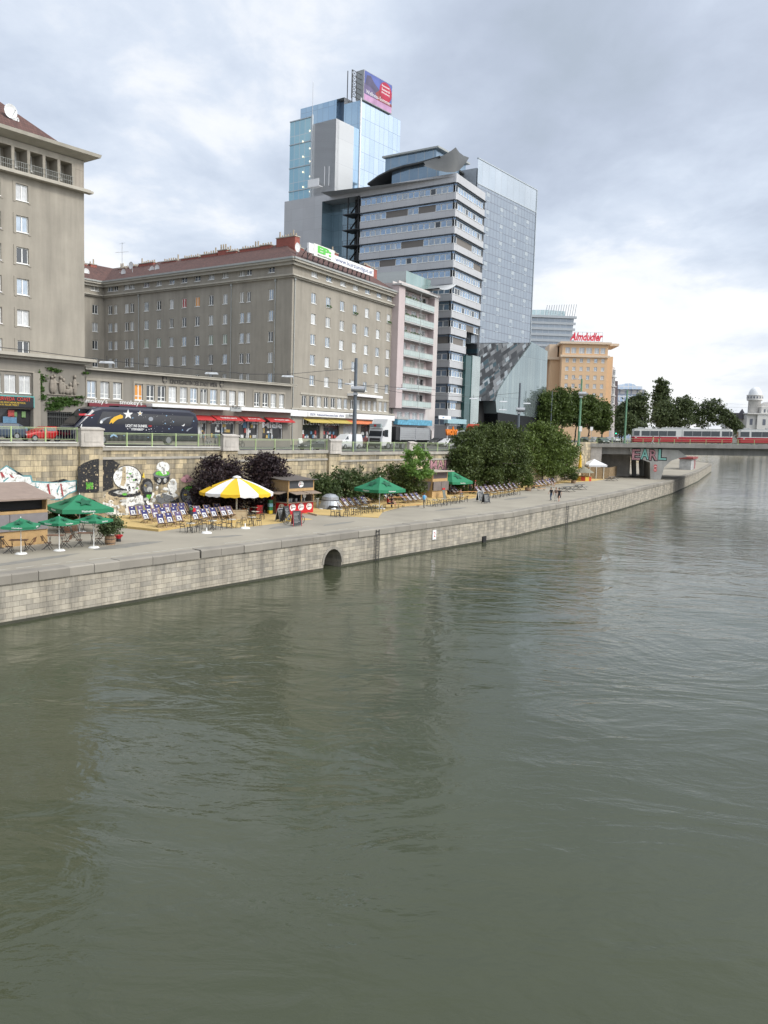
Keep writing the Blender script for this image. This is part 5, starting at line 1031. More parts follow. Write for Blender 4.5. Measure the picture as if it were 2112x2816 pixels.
g = MB(); g.box(uB_, 1.2, z0v, uD_, 4, zA_-.3); g.build('recess', M('tower_recess', (.10,.14,.19), .3, .3), gt_, VLn.T())
g = MB(); g.quad((uA_,0,zA_),(uD_,0,zA_),(uD_,18,zA_),(uA_,18,zA_)); g.quad((uD_,0,zV),(40,0,zV),(40,lV-.3,zV),(uD_,lV-.3,zV)); g.quad((uD_,0,zA_),(uD_,lV-.3,zA_),(uD_,lV-.3,zV),(uD_,0,zV)); g.build('roof', alu, gt_, VLn.T())
g = MB(); g.box(39.9, -.2, z0v, 40.15, .1, zV+.4); g.build('corner_fin', M('fin_white', (.7,.7,.7), .4), gt_, VLn.T())
z2 = V2R.z(XT(565), YT(632)); um = V2R.u(XT(722), YT(900)); g = MB(); g.box(0, 0, z0v, um, 6, z2); g.build('concrete_core', BR('fibre_panels', (.50,.51,.51), (.46,.47,.48), (.36,.37,.38), 2.6, 5.2, .03, off=0, rough=.5, var=.04, metal=.15), gt_, V2R.T())
g = MB(); g.box(um, .05, z0v, 8.2, .4, z2-.02); g.build('side_glazing', mirb, gt_, V2R.T())
ua_, ub_ = V2L.u(XT(83), YT(720)), V2L.u(XT(382), YT(655)); g = MB(); g.box(ub_, 0, z0v, 40, 6, z2-.01); g.build('concrete_core', MATS['fibre_panels'], gt_, V2L.T())
z3 = V2L.z(XT(382), YT(655)); g = MB(); g.box(ua_, .1, z0v, ub_, .2, z3); g.quad((ua_,.2,z0v),(ua_,7,z0v),(ua_,7,z3),(ua_,.2,z3)); g.build('stair_glazing', glasst('stair_glass', (.33,.52,.58), (.26,.45,.54), (.5,.55,.56), 1.55, 5.0, .07, .45, .08), gt_, V2L.T())
g = MB(); z = z3
while z > 48: g.box(ua_-.05, -.05, z-.2, ub_, .1, z); z -= 5
g.box(ub_-.25, -.25, z0v, ub_+.1, .1, z3+.2); g.build('floor_edge', M('fin_grey', (.42,.46,.48), .4, .3), gt_, V2L.T())
lamp_m = M('stair_lamp', (1,.9,.65), .5, 0, 0, emit=1.6); g = MB()
for x, ys_ in ((345, (852, 1083, 1252, 1448, 1645)), (255, (992, 1190, 1390, 1585))):
    for y in ys_: u, z = V2L.uz(XT(x), YT(y)); g.ell((u, -.12, z), (.19, .12, .19), 8, k=5)
g.build('lamp', lamp_m, gt_, V2L.T())
u, z = V2L.off(-1.5).uz(XT(410), YT(1590)); t = tag(link('facade_gondola', None, None, V2L.T(u, z, -1.5)), 'small white facade gondola on the office roof below the glass tower', 'gondola'); g = MB(); g.box(-1.6,-.6,0,1.6,.6,.12); g.box(-1.6,-.62,.1,1.6,-.56,1.6); g.box(-1.6,-.6,.1,-1.54,.6,1.6); g.build('basket', white_b, t); g = MB(); g.cyl((-1.2,0,1.6),(-1.2,0,22),.05); g.cyl((2.6,0,0),(2.6,0,4),.08); g.cyl((3.4,.5,0),(3.4,.5,4),.08); g.build('cable', M('galvanised'), t)
# billboard
uA_, uB_ = VR.u(XT(1015), YT(440)), VR.u(XT(1385), YT(660)); zb1, zb0 = VR.z(XT(1050), YT(70)), VR.z(XT(1015), YT(450)); bt = thing('led_billboard', 'large lit billboard screen on top of the glass tower', 'billboard', VR.T(uA_, zV)); g = MB(); g.box(uA_, -.5, zb0, uB_, 1.5, zb1); g.build('cabinet', M('cabinet_grey', (.33,.34,.34), .5, .2), bt, VR.T())
em = lambda k, c: M('screen_'+k, c, .4, 0, .35, .35, emit=.95); W_, H_ = uB_-uA_, zb1-zb0; g = MB(); q = lambda a, b_: (uA_+W_*a, zb0+H_*b_); Tb = VR.T(0, 0, -.52)
def pl(pts, mi, y): g.add([(q(*p)[0], y, q(*p)[1]) for p in pts], [tuple(range(len(pts)))], mi)
pl([(.02,.02),(.98,.02),(.98,.98),(.02,.98)], 0, 0); pl([(.02,.22),(.98,.22),(.98,.98),(.02,.98)], 1, -.02); pl([(.02,.45),(.1,.86),(.22,.9),(.36,.72),(.5,.62),(.62,.45),(.62,.22),(.02,.22)], 2, -.04); pl([(.3,.22),(.42,.45),(.55,.6),(.66,.5),(.98,.3),(.98,.22)], 3, -.06); pl([(.02,.24),(.02,.55),(.3,.5),(.5,.28),(.4,.22)], 4, -.07)
pl([(.75+.22*math.cos(a*.2618), .62+.33*math.sin(a*.2618)) for a in range(24)], 5, -.09)
sc = g.build('screen', [em('pink', (.60,.34,.56)), em('sky', (.11,.15,.45)), em('rock', (.10,.09,.17)), em('red', (.30,.05,.05)), em('violet', (.16,.13,.26)), em('disc', (.52,.012,.06))], bt, Tb)
ew_ = M('screen_white', (.9,.88,.9), .4, 0, 0, emit=.9)
for s_, h, a, b_ in (('Sommer,', .08, .75, .76), ('Sonne &', .08, .75, .64), ('Erholung', .08, .75, .52)): u, z = q(a, b_); text(s_, H_*h, W_*.29, ew_, sc, VR.T(u, z, -.63), depth=.02, bold=.02)
u, z = q(.5, .25); text('Wellness-Sommer', H_*.13, W_*.86, ew_, sc, VR.T(u, z, -.63), depth=.02)
g = MB(); g.T = VR.T()
for x in (uA_-3.2, uA_-1.6):
    for y in (.2, 1.4): g.bar((x,y,zV-.5),(x,y,zb1-1),.14,.14)
for i in range(6):
    z = zV+i*(zb1-zV-1)/5; g.bar((uA_-3.2,.2,z),(uA_,.2,z),.1,.1)
    if i < 5: g.bar((uA_-3.2,.2,z),(uA_-1.6,.2,z+(zb1-zV-1)/5),.09,.09); g.bar((uA_-1.6,.2,z),(uA_-3.2,.2,z+(zb1-zV-1)/5),.07,.07)
for i in range(5): x = uA_+W_*(i+.3)/5; g.bar((x,1.6,zV-.5),(x,1.6,zb1-.4),.16,.16)
g.build('scaffold', steel_dark, bt, Matrix())
# ================================================================ slab tower with glass crown and slanted base
SF = Fac((21, 183), (.585, .811)); st = thing('slab_tower', 'broad blue grey glass slab tower with a lighter glass crown and a slanted patterned base', 'building', SF.T(0, 9))
uS1 = SF.u(1475, 560); zS1 = SF.z(1475, 523); zSc = SF.z(1474, 584); uSa = SF.u(1305, 700); zSb = SF.z(1460, 943); zSb0 = SF.z(1312, 946)
sk_g = glasst('slab_glass', (.29,.33,.37), (.26,.30,.345), (.15,.16,.19), 1.36, 1.72, .07, .45, .18, .05)
g = MB(); g.add([(uSa,0,zSb0),(uS1,0,zSb),(uS1,0,zSc),(uSa,0,zSc)], [(0,1,2,3)]); g.build('glazing', sk_g, st, SF.T())
g = MB(); 
for i in range(4):                                       # pale louvre windows in tidy columns
    for j in range(16):
        u = uSa+3+(uS1-uSa-6)*(i+.15)/3.4; z = zSc-1.6-j*3.44-(i % 2)*1.72
        if z > zSb0+2: g.box(u, -.02, z, u+1.3, .01, z+.75); g.box(u, -.02, z-.9, u+1.3, .01, z-.75)
g.build('louvre_panel', M('louvre_pale', (.36,.40,.425), .4, .2, .1, 9), st, SF.T())
g = MB(); g.quad((uSa,0,zSc),(uS1,0,zSc),(uS1,0,zS1),(uSa,0,zS1)); g.quad((uS1,0,zSb),(uS1,12,zSb),(uS1,12,zS1),(uS1,0,zS1)); g.build('crown_screen', glasst('crown_glass', (.50,.54,.57), (.44,.49,.53), (.33,.35,.37), 2.7, 12., .05, .6, .15, .15), st, SF.T())
g = MB(); g.box(uSa, -.1, zS1, uS1+.1, .3, zS1+.2); g.box(uS1-.05, -.12, zSb, uS1+.15, .12, zS1); g.box(uSa, -.08, zSc-.1, uS1, 0, zSc+.1); g.build('edge_trim', M('fin_grey'), st, SF.T()); g = MB(); g.box(uSa, .3, zSb0, uS1-.1, 12, zSc+3); g.build('core', M('slab_core', (.30,.33,.36), .6), st, SF.T())
tesm, nt3, b3 = newmat('patterned_cladding'); b3.inputs['Roughness'].default_value = .5; b3.inputs['Specular IOR Level'].default_value = .25
tc3 = nn(nt3, 'ShaderNodeTexCoord'); mp3 = nn(nt3, 'ShaderNodeMapping'); mp3.inputs['Rotation'].default_value = (0, R(24), 0); nt3.links.new(tc3.outputs['Object'], mp3.inputs['Vector']); s3 = nn(nt3, 'ShaderNodeSeparateXYZ'); nt3.links.new(mp3.outputs[0], s3.inputs[0]); c3 = nn(nt3, 'ShaderNodeCombineXYZ'); nt3.links.new(s3.outputs[0], c3.inputs[0]); nt3.links.new(s3.outputs[2], c3.inputs[1])
cols3 = []
for bw_, bh_, o_ in ((2.9, .85, .37), (1.7, 1.3, .61)):
    br3 = nn(nt3, 'ShaderNodeTexBrick', Color1=(1,1,1,1), Color2=(0,0,0,1), Mortar=(.3,.3,.3,1), Scale=1.); br3.inputs['Brick Width'].default_value = bw_; br3.inputs['Row Height'].default_value = bh_; br3.inputs['Mortar Size'].default_value = .01; br3.offset = o_; br3.squash = 1.4; br3.squash_frequency = 3; nt3.links.new(c3.outputs[0], br3.inputs['Vector']); cols3.append(br3.outputs[0])
mx3 = nn(nt3, 'ShaderNodeMix', _data_type='RGBA'); mx3.inputs[0].default_value = .5; nt3.links.new(cols3[0], mx3.inputs[6]); nt3.links.new(cols3[1], mx3.inputs[7]); r3 = nn(nt3, 'ShaderNodeValToRGB'); r3.color_ramp.interpolation = 'CONSTANT'; els = r3.color_ramp.elements
els[0].position = 0; els[0].color = (.03,.033,.037,1); els[1].position = .78; els[1].color = (.25,.28,.30,1)
for p_, c_ in ((.3, (.05,.055,.06)), (.40, (.105,.11,.115)), (.48, (.02,.022,.025)), (.55, (.17,.18,.19)), (.63, (.03,.06,.075)), (.70, (.11,.115,.12))): e = els.new(p_); e.color = c4(c_)
nt3.links.new(mx3.outputs[2], r3.inputs[0]); nt3.links.new(r3.outputs[0], b3.inputs['Base Color'])
def wedge(fac, pts, y0, y1, mat, name, parent):
    g = MB(); g.prism([fac.uz(*p) for p in pts], y0, y1); return g.build(name, mat, parent, fac.T())
wedge(SF, [(1308,946),(1462,942),(1396,1032),(1368,1078),(1362,1102),(1306,1102)], -.3, 9, tesm, 'patterned_base', st)
wedge(SF, [(1306,1102),(1363,1102),(1366,1200),(1306,1200)], 2.5, 9, M('recess_dark'), 'recess', st)
PF = SF.off(-.6); wedge(PF, [(1464,941),(1506,966),(1503,1060),(1496,1210),(1366,1210),(1366,1138),(1363,1102),(1369,1078),(1397,1032)], 0, 11, glasst('podium_glass', (.33,.39,.39), (.27,.33,.34), (.2,.23,.24), 1.25, 9.5, .04, .7, .07, .15), 'podium_glazing', st)
wedge(PF, [(1366,1134),(1500,1152),(1500,1212),(1366,1212)], -.25, 8, M('podium_dark', (.012,.013,.014), .5, spec=.2), 'podium_base', st)
# ================================================================ far buildings
ff = Fac((0, 335), (1, .06)); gb = thing('far_glass_block', 'distant banded glass office block beside the slab tower', 'building', ff.T(ff.u(1500, 900), 9)); u0 = ff.u(1440, 900)
wedge(ff, [(1440,872),(1579,871),(1569,960),(1560,1150),(1440,1150)], 0, 20, glasst('far_glass', (.30,.34,.38), (.26,.30,.34), (.42,.45,.46), 2.3, 30, .09, .4, .15), 'glazing', gb)
g = MB(); g.T = ff.T()
for y, o_ in ((871,1.2),(888,.5),(904,.6),(920,.6),(936,.6),(950,.6)): z = ff.z(1510, y); g.box(u0, -o_, z-.5, ff.u(1580-(y-871)*.11, y)+.6, 0, z+.4)
g.build('floor_band', M('band_grey', (.36,.39,.41), .5, .2), gb, Matrix()); wedge(ff.off(4), [(1440,852),(1500,852),(1553,856),(1553,872),(1440,872)], 0, 10, glasst('far_crown', (.48,.58,.58), (.40,.52,.53), (.6,.63,.62), 1.7, 20, .15, .4, .15), 'roof_screen', gb)
g = MB(); g.T = ff.T()
for i in range(13): u, z = ff.uz(1500+i*6.7, 848-i*.2); g.bar((u,0,ff.z(1510,872)),(u+.6,-.4,z+1.2),.18,.18)
g.build('roof_fin', M('fin_grey'), gb, Matrix())
orange = M('render_orange', (.66,.45,.27), .9, 0, .06, .1); orange_t = M('render_peach', (.66,.52,.38), .9, 0, .05, .1)
AF = Fac((60.5, 290), (.995, -.06)); k5b = .2411; XA = lambda a: 1420+a*k5b; YA = lambda a: 820+a*k5b; ah = thing('orange_hotel', 'tall orange building with a red script sign on its roof', 'building', AF.T(0, 9)); u0, u1 = AF.u(XA(520), YA(700)), AF.u(XA(1040), YA(700)); z1_, z2_ = AF.z(XA(780), YA(525)), AF.z(XA(780), YA(668))
cx_ = [(560,592),(640,672),(722,755),(803,838),(886,920),(968,1003)]; ry = [(688,735),(785,830),(880,927),(978,1027),(1080,1120),(1178,1222)]; ha = []; spa = []
for a, b_ in cx_:
    ua = AF.u(XA(a), YA(760)); ub = ua+1.05
    for y0_, y1_ in ry: za, zb2_ = AF.z(XA(780), YA(y1_)), AF.z(XA(780), YA(y0_)); ha.append((ua, za, ub, zb2_)); spa.append((AF, ua, za, ub-ua, zb2_-za, 2, random.choice([0, 3, 3, 2])))
for a, b_ in ((560,612),(628,682),(715,777),(797,862),(892,945),(962,1015)): ua, ub = AF.u(XA(a), YA(600)), AF.u(XA(b_), YA(600)); za, zb2_ = AF.z(XA(780), YA(630)), AF.z(XA(780), YA(565)); ha.append((ua, za, ub, zb2_)); spa.append((AF, ua, za, ub-ua, zb2_-za, 2, 3))
g = MB(); g.T = AF.T(); holes_wall(g, u0, u1, 8, z1_, ha, .2); body(g, AF, u0, u1, 16, 8, z1_); ub_ = AF.u(XA(400), YA(800)); uc_ = AF.u(XA(335), YA(800)); zw = AF.off(6).z(XA(450), YA(705)); g.T = AF.T(); g.box(u0-3.2, 5, 8, u0, 20, zw); g.box(ub_-1, 9, 8, u0-3.2, 24, zw); g.box(uc_-1.5, 14, 8, ub_-1, 28, zw-2.5); g.box(u1, 3, 8, u1+2.4, 16, z2_+.5)
g.build('wall', orange, ah, Matrix()); place_windows(ah, spa)
g = MB(); g.T = AF.T(); g.box(u0-.05, -.05, z2_+.4, u1+.05, -.002, z1_-.2); holes = 0
g2 = MB(); g2.T = AF.T(); g2.box(u0-.9, -.9, z1_, u1+.9, 17, z1_+.7); g2.box(u0-.6, -.6, z2_-.2, u1+.6, 0, z2_+.5); g2.box(ub_-2, 4.2, zw, u0-.2, 24, zw+.9); g2.box(ub_, 8, zw+.9, u0-.5, 20, zw+5.5); g2.box(u1, 2, z2_+4, u1+4, 16, z2_+4.8); g2.build('cornice', orange_t, ah, Matrix())
sgn = thing('script_sign', 'red neon script sign on a thin frame on the orange building roof', 'sign', AF.T(AF.u(XA(800), YA(500)), z1_+.7, 2)); ua, ub = AF.off(2).u(XA(612), YA(440)), AF.off(2).u(XA(985), YA(440)); za, zb2_ = AF.off(2).z(XA(800), YA(488)), AF.off(2).z(XA(800), YA(395))
o = text('Almdudler', zb2_-za, ub-ua, M('neon_red', (.62,.03,.06), .4), sgn, AF.T((ua+ub)/2, za, 1.7) @ Matrix.Rotation(0, 4, 'Y'), depth=.3, shear=.35, bold=.03)
g = MB(); g.T = AF.T(0, 0, 2)
zt_ = AF.off(2).z(XA(800), YA(388))
for i in range(9): x = ua+(ub-ua)*i/8; g.bar((x,0,z1_+.5),(x,0,zt_),.1,.1)
for z in (za-.2, (za+zb2_)/2, zt_): g.bar((ua,0,z),(ub,0,z),.08,.08)
g.build('frame', M('galvanised'), sgn, Matrix())
pf = Fac((75, 300), (.55, .835)); pb = thing('pale_corner_house', 'narrow pale house front to the right of the orange building', 'building', pf.T(0, 9)); wedge(pf, [(1672,1210),(1675,1000),(1690,1010),(1692,1014),(1689,1210)], 0, 10, palew, 'wall', pb); u0, u1 = pf.u(1675, 1100), pf.u(1689, 1100)
for j in range(5):
    z = pf.z(1682, 1035+j*26); g = MB(); g.box(u0+.5, -.6, z-.3, u1, 0, z); g.build('balcony', conc_l, pb, pf.T()); window(pb, pf.T(u0+(u1-u0)*.45, z+.4, -.35), 2., 2.2, 2, 1)
fb = Fac((0, 430), (1, .03)); fo = thing('far_arched_office', 'distant pale office block with a curved glass roof', 'building', fb.T(fb.u(1740, 1100), 9)); XF = lambda a: 1420+a*k5b
wedge(fb, [(XF(1115),1215),(XF(1115),YA(1030)),(XF(1480),YA(1040)),(XF(1480),1215)], 1.5, 20, BR('far_stone', (.40,.38,.36), (.36,.345,.33), (.20,.22,.26), 3., 3.2, .5, off=0, var=.05, bump=0), 'wall', fo)
wedge(fb, [(XF(1150),1215),(XF(1155),YA(1108)),(XF(1395),YA(1108)),(XF(1395),1215)], 0, 3, glasst('far_curtain', (.36,.45,.58), (.28,.36,.50), (.55,.56,.56), 2.2, 3.1, .35, .5, .12), 'curtain_wall', fo)
wedge(fb, [(XF(1160),YA(1035)),(XF(1165),YA(990)),(XF(1215),YA(985)),(XF(1250),YA(972)),(XF(1300),YA(970)),(XF(1345),YA(980)),(XF(1370),YA(1000)),(XF(1440),YA(1005)),(XF(1440),YA(1040))], .5, 12, glasst('far_roofglass', (.48,.58,.70), (.40,.50,.64), (.6,.62,.64), 2.2, 4, .25, .4, .15), 'glass_roof', fo)
dk = Fac((0, 380), (1, 0)); t = thing('dark_roof_block', 'small dark roof block just right of the orange building', 'building', dk.T(dk.u(1694, 1060), 9)); wedge(dk, [(1686,1215),(1688,1047),(1699,1048),(1699,1215)], 0, 8, M('block_brown', (.13,.10,.10), .8), 'wall', t)
# observatory at the right edge
UF = Fac((0, 730), (1, -.1)); kb_ = .2; XU = lambda a: 1780+a*kb_; YU = lambda a: 1020+a*kb_; ub = thing('observatory', 'pale stone building with a round tower and white dome at the right edge', 'building', UF.T(UF.u(2090, 1150), 8)); stone_p = M('observatory_stone', (.60,.58,.545), .9, 0, .06, .1); win_d = M('far_window', (.13,.14,.17), .4)
cu, _ = UF.uz(XU(1505), YU(400)); rz_ = lambda y: UF.z(XU(1505), YU(y)); rad = (UF.u(XU(1585), YU(480))-UF.u(XU(1415), YU(480)))/2
g = MB(); g.lathe([(rad, 8), (rad, rz_(410)), (rad*1.12, rz_(405))], 24, (cu, rad, 0)); g.build('tower', stone_p, ub, UF.T(), smooth=True)
g = MB(); g.lathe([(rad*1.2, rz_(408)), (rad*1.28, rz_(400)), (rad*1.28, rz_(345)), (rad*1.34, rz_(340)), (rad*1.34, rz_(330)), (rad*1.0, rz_(328))], 24, (cu, rad, 0)); o = g.build('drum', stone_p, ub, UF.T())
for i in range(16): a = 2*math.pi*i/16; x, y = cu+rad*1.285*math.cos(a), rad+rad*1.285*math.sin(a); g = MB(); g.box(-.5, -.08, rz_(378), .5, .08, rz_(350)); g.build('window', win_d, o, UF.T() @ Matrix.Translation((x, y, 0)) @ Matrix.Rotation(a+math.pi/2, 4, 'Z'))
hd = rz_(218)-rz_(328); g = MB(); g.lathe([(rad*1.06*math.cos(a*math.pi/20)+.01, rz_(328)+hd*math.sin(a*math.pi/20)) for a in range(11)], 24, (cu, rad, 0)); g.build('dome', M('dome_white', (.68,.69,.69), .5, 0, .03), ub, UF.T(), smooth=True)
g = MB(); g.T = UF.T(); x0, x1 = UF.u(XU(1345), YU(700)), UF.u(XU(1460), YU(700)); x2 = x1+40; zt1, zt2, zt3 = UF.z(XU(1500), YU(595)), UF.z(XU(1600), YU(500)), UF.z(XU(1640), YU(425))
g.box(x0, -4, 6, x2, 14, zt1); g.box(x1+1, -6, 6, x2, -4, zt1-.01); g.box(x1+4, -5, zt1, x2, 12, zt2); g.prism([(UF.u(XU(1540), YU(480)), zt2), (x2, zt2), (x2, zt3+2), (UF.u(XU(1655), YU(425)), zt3)], -4, 10); g.box(x0-.6, -6.6, zt1-.2, x2, 14, zt1+.7); g.build('wall', stone_p, ub, Matrix())
for i in range(12):
    for j in range(3): 
        x = x0+2.4+i*4.7; z = zt1-6.4-j*9.2; g = MB(); y = -6.03 if x > x1+1 else -4.03; g.box(x, y-.05, z-2.4, x+2.3, y+.1, z+2.4); g.build('window', win_d, ub, UF.T())
for i in range(5): x = x1+6+i*3; g = MB(); g.box(x, -5.1, zt1+1.4, x+1.2, -4.9, zt1+4); g.build('window', win_d, ub, UF.T())
t = thing('turret_house', 'low dark roofed house with a pointed turret left of the observatory', 'building', UF.T(UF.u(2040, 1150), 8, 6)); g = MB(); u0, u1 = UF.u(XU(1130), YU(620)), UF.u(XU(1350), YU(620)); g.box(u0, 6, 6, u1, 20, UF.z(XU(1250), YU(640))); g.build('wall', stone_p, t, UF.T()); g = MB(); z0_, z1_ = UF.z(XU(1250), YU(640)), UF.z(XU(1250), YU(575)); g.prism([(u0-.5,z0_),(u1+.5,z0_),(u1-1,z1_),(u0+1,z1_)], 5.5, 20); um = UF.u(XU(1343), YU(580)); g.lathe([(4.2, z0_-1), (2.2, z0_+4), (.05, UF.z(XU(1343), YU(515)))], 8, (um, 8, 0)); g.build('roof', M('slate_dark', (.09,.085,.095), .8), t, UF.T())
# ================================================================ street life
def roadz(s, t): return wallz(s)-.02+float(np.interp(t-20.1, [.45, 3.2, 3.25, 10, 16, 16.05, 30, 70], [0, .02, -.1, .05, .1, .22, .45, .5]))
def plane(t): return Fac(ST(0, t), DS)
def atT(px, py, t): u, z = plane(t).uz(px, py); return ST(u, t, z)
tyre = M('tyre', (.02,.02,.02), .85); rimm = M('wheel_rim', (.35,.36,.37), .35, .7); cglass = M('car_glass', (.03,.035,.04), .05, .0, .1, 2, spec=.9); lens = M('lamp_lens', (.7,.7,.65), .2); tail = M('tail_lens', (.4,.02,.02), .3); black_p = M('black_plastic', (.02,.02,.022), .6)
def wheel(parent, Mx, r, w=.2):
    g = MB(); g.cyl((0,0,0), (0,w,0), r, n=16); o = g.build('wheel', tyre, parent, Mx); g = MB(); g.cyl((0,-.012,0), (0,.02,0), r*.62, n=12); g.cyl((0,-.02,0), (0,0,0), r*.2, n=8); g.build('rim', rimm, o, Mx)
CARP = {   # x from the nose, belt, roof, half width at belt / roof
 'hatch': (3.75, [(0,.34,.52,0),(.05,.3,.68,0),(.75,.22,.86,0),(1.05,.22,.92,0),(1.85,.22,.94,1.36),(2.9,.22,.95,1.40),(3.45,.24,.95,1.28),(3.68,.3,.92,0),(3.75,.34,.8,0)]),
 'wagon': (4.6, [(0,.34,.54,0),(.06,.28,.72,0),(.95,.22,.92,0),(1.35,.22,.97,0),(2.25,.22,.98,1.44),(3.9,.22,1.0,1.44),(4.35,.24,1.0,1.25),(4.55,.3,.96,0),(4.6,.34,.85,0)]),
 'van': (4.9, [(0,.36,.7,0),(.06,.3,.95,0),(.55,.24,1.12,0),(.85,.24,1.2,0),(1.75,.24,1.22,1.92),(4.6,.24,1.22,1.98),(4.86,.28,1.2,1.8),(4.9,.34,1.15,0)]),
}
def car(label, kind, col, Mx, cat='car', group=None, door='door', tint=cglass):
    t = thing('parked_car' if kind != 'van' else 'panel_van', label, cat, Mx, group); L, st = CARP[kind]; W_ = .86 if kind != 'van' else .95; paint = M('paint_%.2f_%.2f_%.2f' % col, col, .28, .1, .04, 1, spec=.6); g = MB(); rows = []
    for i, (x, zl_, zb_, zt_) in enumerate(st):
        e = 1-.22*max(0, 1-min(x, L-x)/.7)**2; wb = W_*e; wt = wb*.80 if zt_ else wb*.9; zt2 = zt_ if zt_ else zb_+.03
        rows.append([(x,-wb*.9,zl_),(x,-wb,zl_+.18),(x,-wb,zb_-.12),(x,-wb*.96,zb_),(x,-wt,zt2-(.06 if zt_ else .01)),(x,-wt*.82,zt2),(x,wt*.82,zt2),(x,wt,zt2-(.06 if zt_ else .01)),(x,wb*.96,zb_),(x,wb,zb_-.12),(x,wb,zl_+.18),(x,wb*.9,zl_)])
    g.sheet(rows); g.add(rows[0], [tuple(range(12))[::-1]]); g.add(rows[-1], [tuple(range(12))]); g.build('body', paint, t, smooth=False)
    def panel(name, a, b_, c, d, n, sh=.07, mat=tint, off=.012):
        a, b_, c, d = map(Vector, (a, b_, c, d)); m = (a+b_+c+d)/4; f = lambda p: m+(p-m)*(1-sh)+Vector(n)*off; g = MB(); q = [f(p) for p in (a, b_, c, d)]; g.add(q+[p-Vector(n)*off*1.5 for p in q], [(0,1,2,3),(0,4,5,1),(1,5,6,2),(2,6,7,3),(3,7,4,0)]); return g.build(name, mat, t)
    cab = [i for i, q in enumerate(st) if q[3]]; i0, i1 = cab[0], cab[-1]
    for sgn_, (j3, j4) in ((-1, (3, 4)), (1, (8, 7))):
        for i in range(i0-1, i1+1):
            if kind == 'van' and i > i0-1: continue
            panel('window', rows[i][j3], rows[i+1][j3], rows[i+1][j4], rows[i][j4], (0, sgn_, .25), .13)
    panel('windscreen', rows[i0-1][3], rows[i0-1][8], rows[i0][7], rows[i0][4], (-.6, 0, .6), .08)
    panel('rear_window', rows[i1+1][3], rows[i1+1][8], rows[i1][7], rows[i1][4], (.7, 0, .4), .1)
    for s_ in (-1, 1):
        g = MB(); g.box(-.015, s_*W_*.58-.17, .56, .1, s_*W_*.58+.17, .70); g.build('headlight', lens, t); g = MB(); g.box(L-.06, s_*W_*.62-.12, .7, L+.012, s_*W_*.62+.12, .92); g.build('tail_light', tail, t)
        for x in (L*.19, L*.79): wheel(t, wm(t) @ (Matrix.Translation((x, -W_-.005, .31)) if s_ < 0 else Matrix.Translation((x, W_+.005, .31)) @ Matrix.Rotation(math.pi, 4, 'Z')), .31)
        g = MB(); x = st[i0-1][0]+.3; g.box(x, s_*(W_+.02)-.08, .95, x+.1, s_*(W_+.02)+.08, 1.08); g.build('wing_mirror', paint, t)
    g = MB(); g.box(-.03, -W_*.7, .3, .04, W_*.7, .5); g.box(L-.04, -W_*.7, .32, L+.03, W_*.7, .55); g.build('bumper', black_p, t); return t
def carM(px, py, t_, flip=False, L=4.):
    r_ = ray(px, py); r_ = r_.x/r_.y; s = plane(t_).u(px, py)+1.1*(.8+.6*r_)/(.6-.8*r_); return TR(*ST(s+(L if flip else 0), t_, roadz(s, t_)), AZ+(math.pi if flip else 0))
car('small red hatchback parked behind the railing at the left', 'hatch', (.42,.015,.015), carM(44, 1195, 28.3))
car('dark blue grey car mostly cut off left of the red hatchback', 'wagon', (.05,.07,.10), carM(-95, 1195, 28.5))
car('dark grey estate car passing behind the railing left of the white van', 'wagon', (.045,.05,.05), carM(812, 1215, 24.6))
car('white panel van on the street behind the dark estate car', 'van', (.60,.61,.60), carM(905, 1205, 28.6), 'van')
car('dark red car half hidden by the grey mast', 'wagon', (.16,.015,.02), carM(962, 1205, 30.5))
car('white hatchback right of the tipper trailer', 'hatch', (.62,.62,.62), carM(1196, 1207, 30))
car('black hatchback behind the end of the tipper trailer', 'hatch', (.02,.02,.022), carM(1168, 1207, 33))
def carXY(px, py, Y, rz, *a, **k): q = PY(px, py, Y); z = 8.75 if Y < 150 else 9.5; return car(*a, TR(q.x, q.y, z, rz), **k)
carXY(1440, 1205, 150, R(60), 'white car glimpsed between the two riverside tree crowns', 'wagon', (.6,.6,.6)); carXY(1478, 1206, 165, R(60), 'silver car just right of the gap between the riverside trees', 'hatch', (.4,.41,.42))
carXY(1628, 1206, 178, R(100), 'dark car with a lit headlamp at the left end of the bridge', 'wagon', (.03,.035,.03)); carXY(1668, 1205, 180, R(95), 'dark green car in the middle of the bridge end junction', 'wagon', (.02,.045,.035)); carXY(1645, 1200, 215, R(95), 'pale car queueing behind the bridge end', 'hatch', (.45,.46,.47)); carXY(1700, 1197, 235, R(95), 'white car far up the side street beyond the bridge', 'hatch', (.55,.56,.56)); carXY(1682, 1196, 255, R(95), 'far silver car in the side street beyond the bridge', 'hatch', (.35,.36,.37))
# ---------------------------------------------------------------- coach
bt_ = 25.2; BFc = plane(bt_); k2 = .3376; XB = lambda a: a*k2; YB = lambda a: 850+a*k2; uN, uR = BFc.u(XB(588), YB(1000)), BFc.u(XB(1622), YB(1000)); zr_ = roadz(uN, bt_)-.02; Lb = uR-uN; zt_ = BFc.z(XB(1100), YB(806))-zr_
coach = thing('coach', 'black and navy coach with star pictures driving past the shops', 'coach', BFc.T(uN, zr_)); navy = M('coach_navy', (.006,.008,.022), .15, .1, .1, .5, spec=.7)
prof = [(.15,.35),(.02,.9),(.05,1.35),(.35,1.7),(2.1,zt_-.25),(2.9,zt_-.03),(4,zt_),(Lb-1.1,zt_-.02),(Lb-.35,zt_-.3),(Lb-.05,zt_-.9),(Lb,1.2),(Lb-.05,.35)]; cx, cz_ = Lb/2, 1.9
def lay(y, ins): return [(x+(ins if x < cx else -ins), y, z+(ins*.9 if z < 1 else (-ins if z > 2.4 else 0))) for x, z in prof]
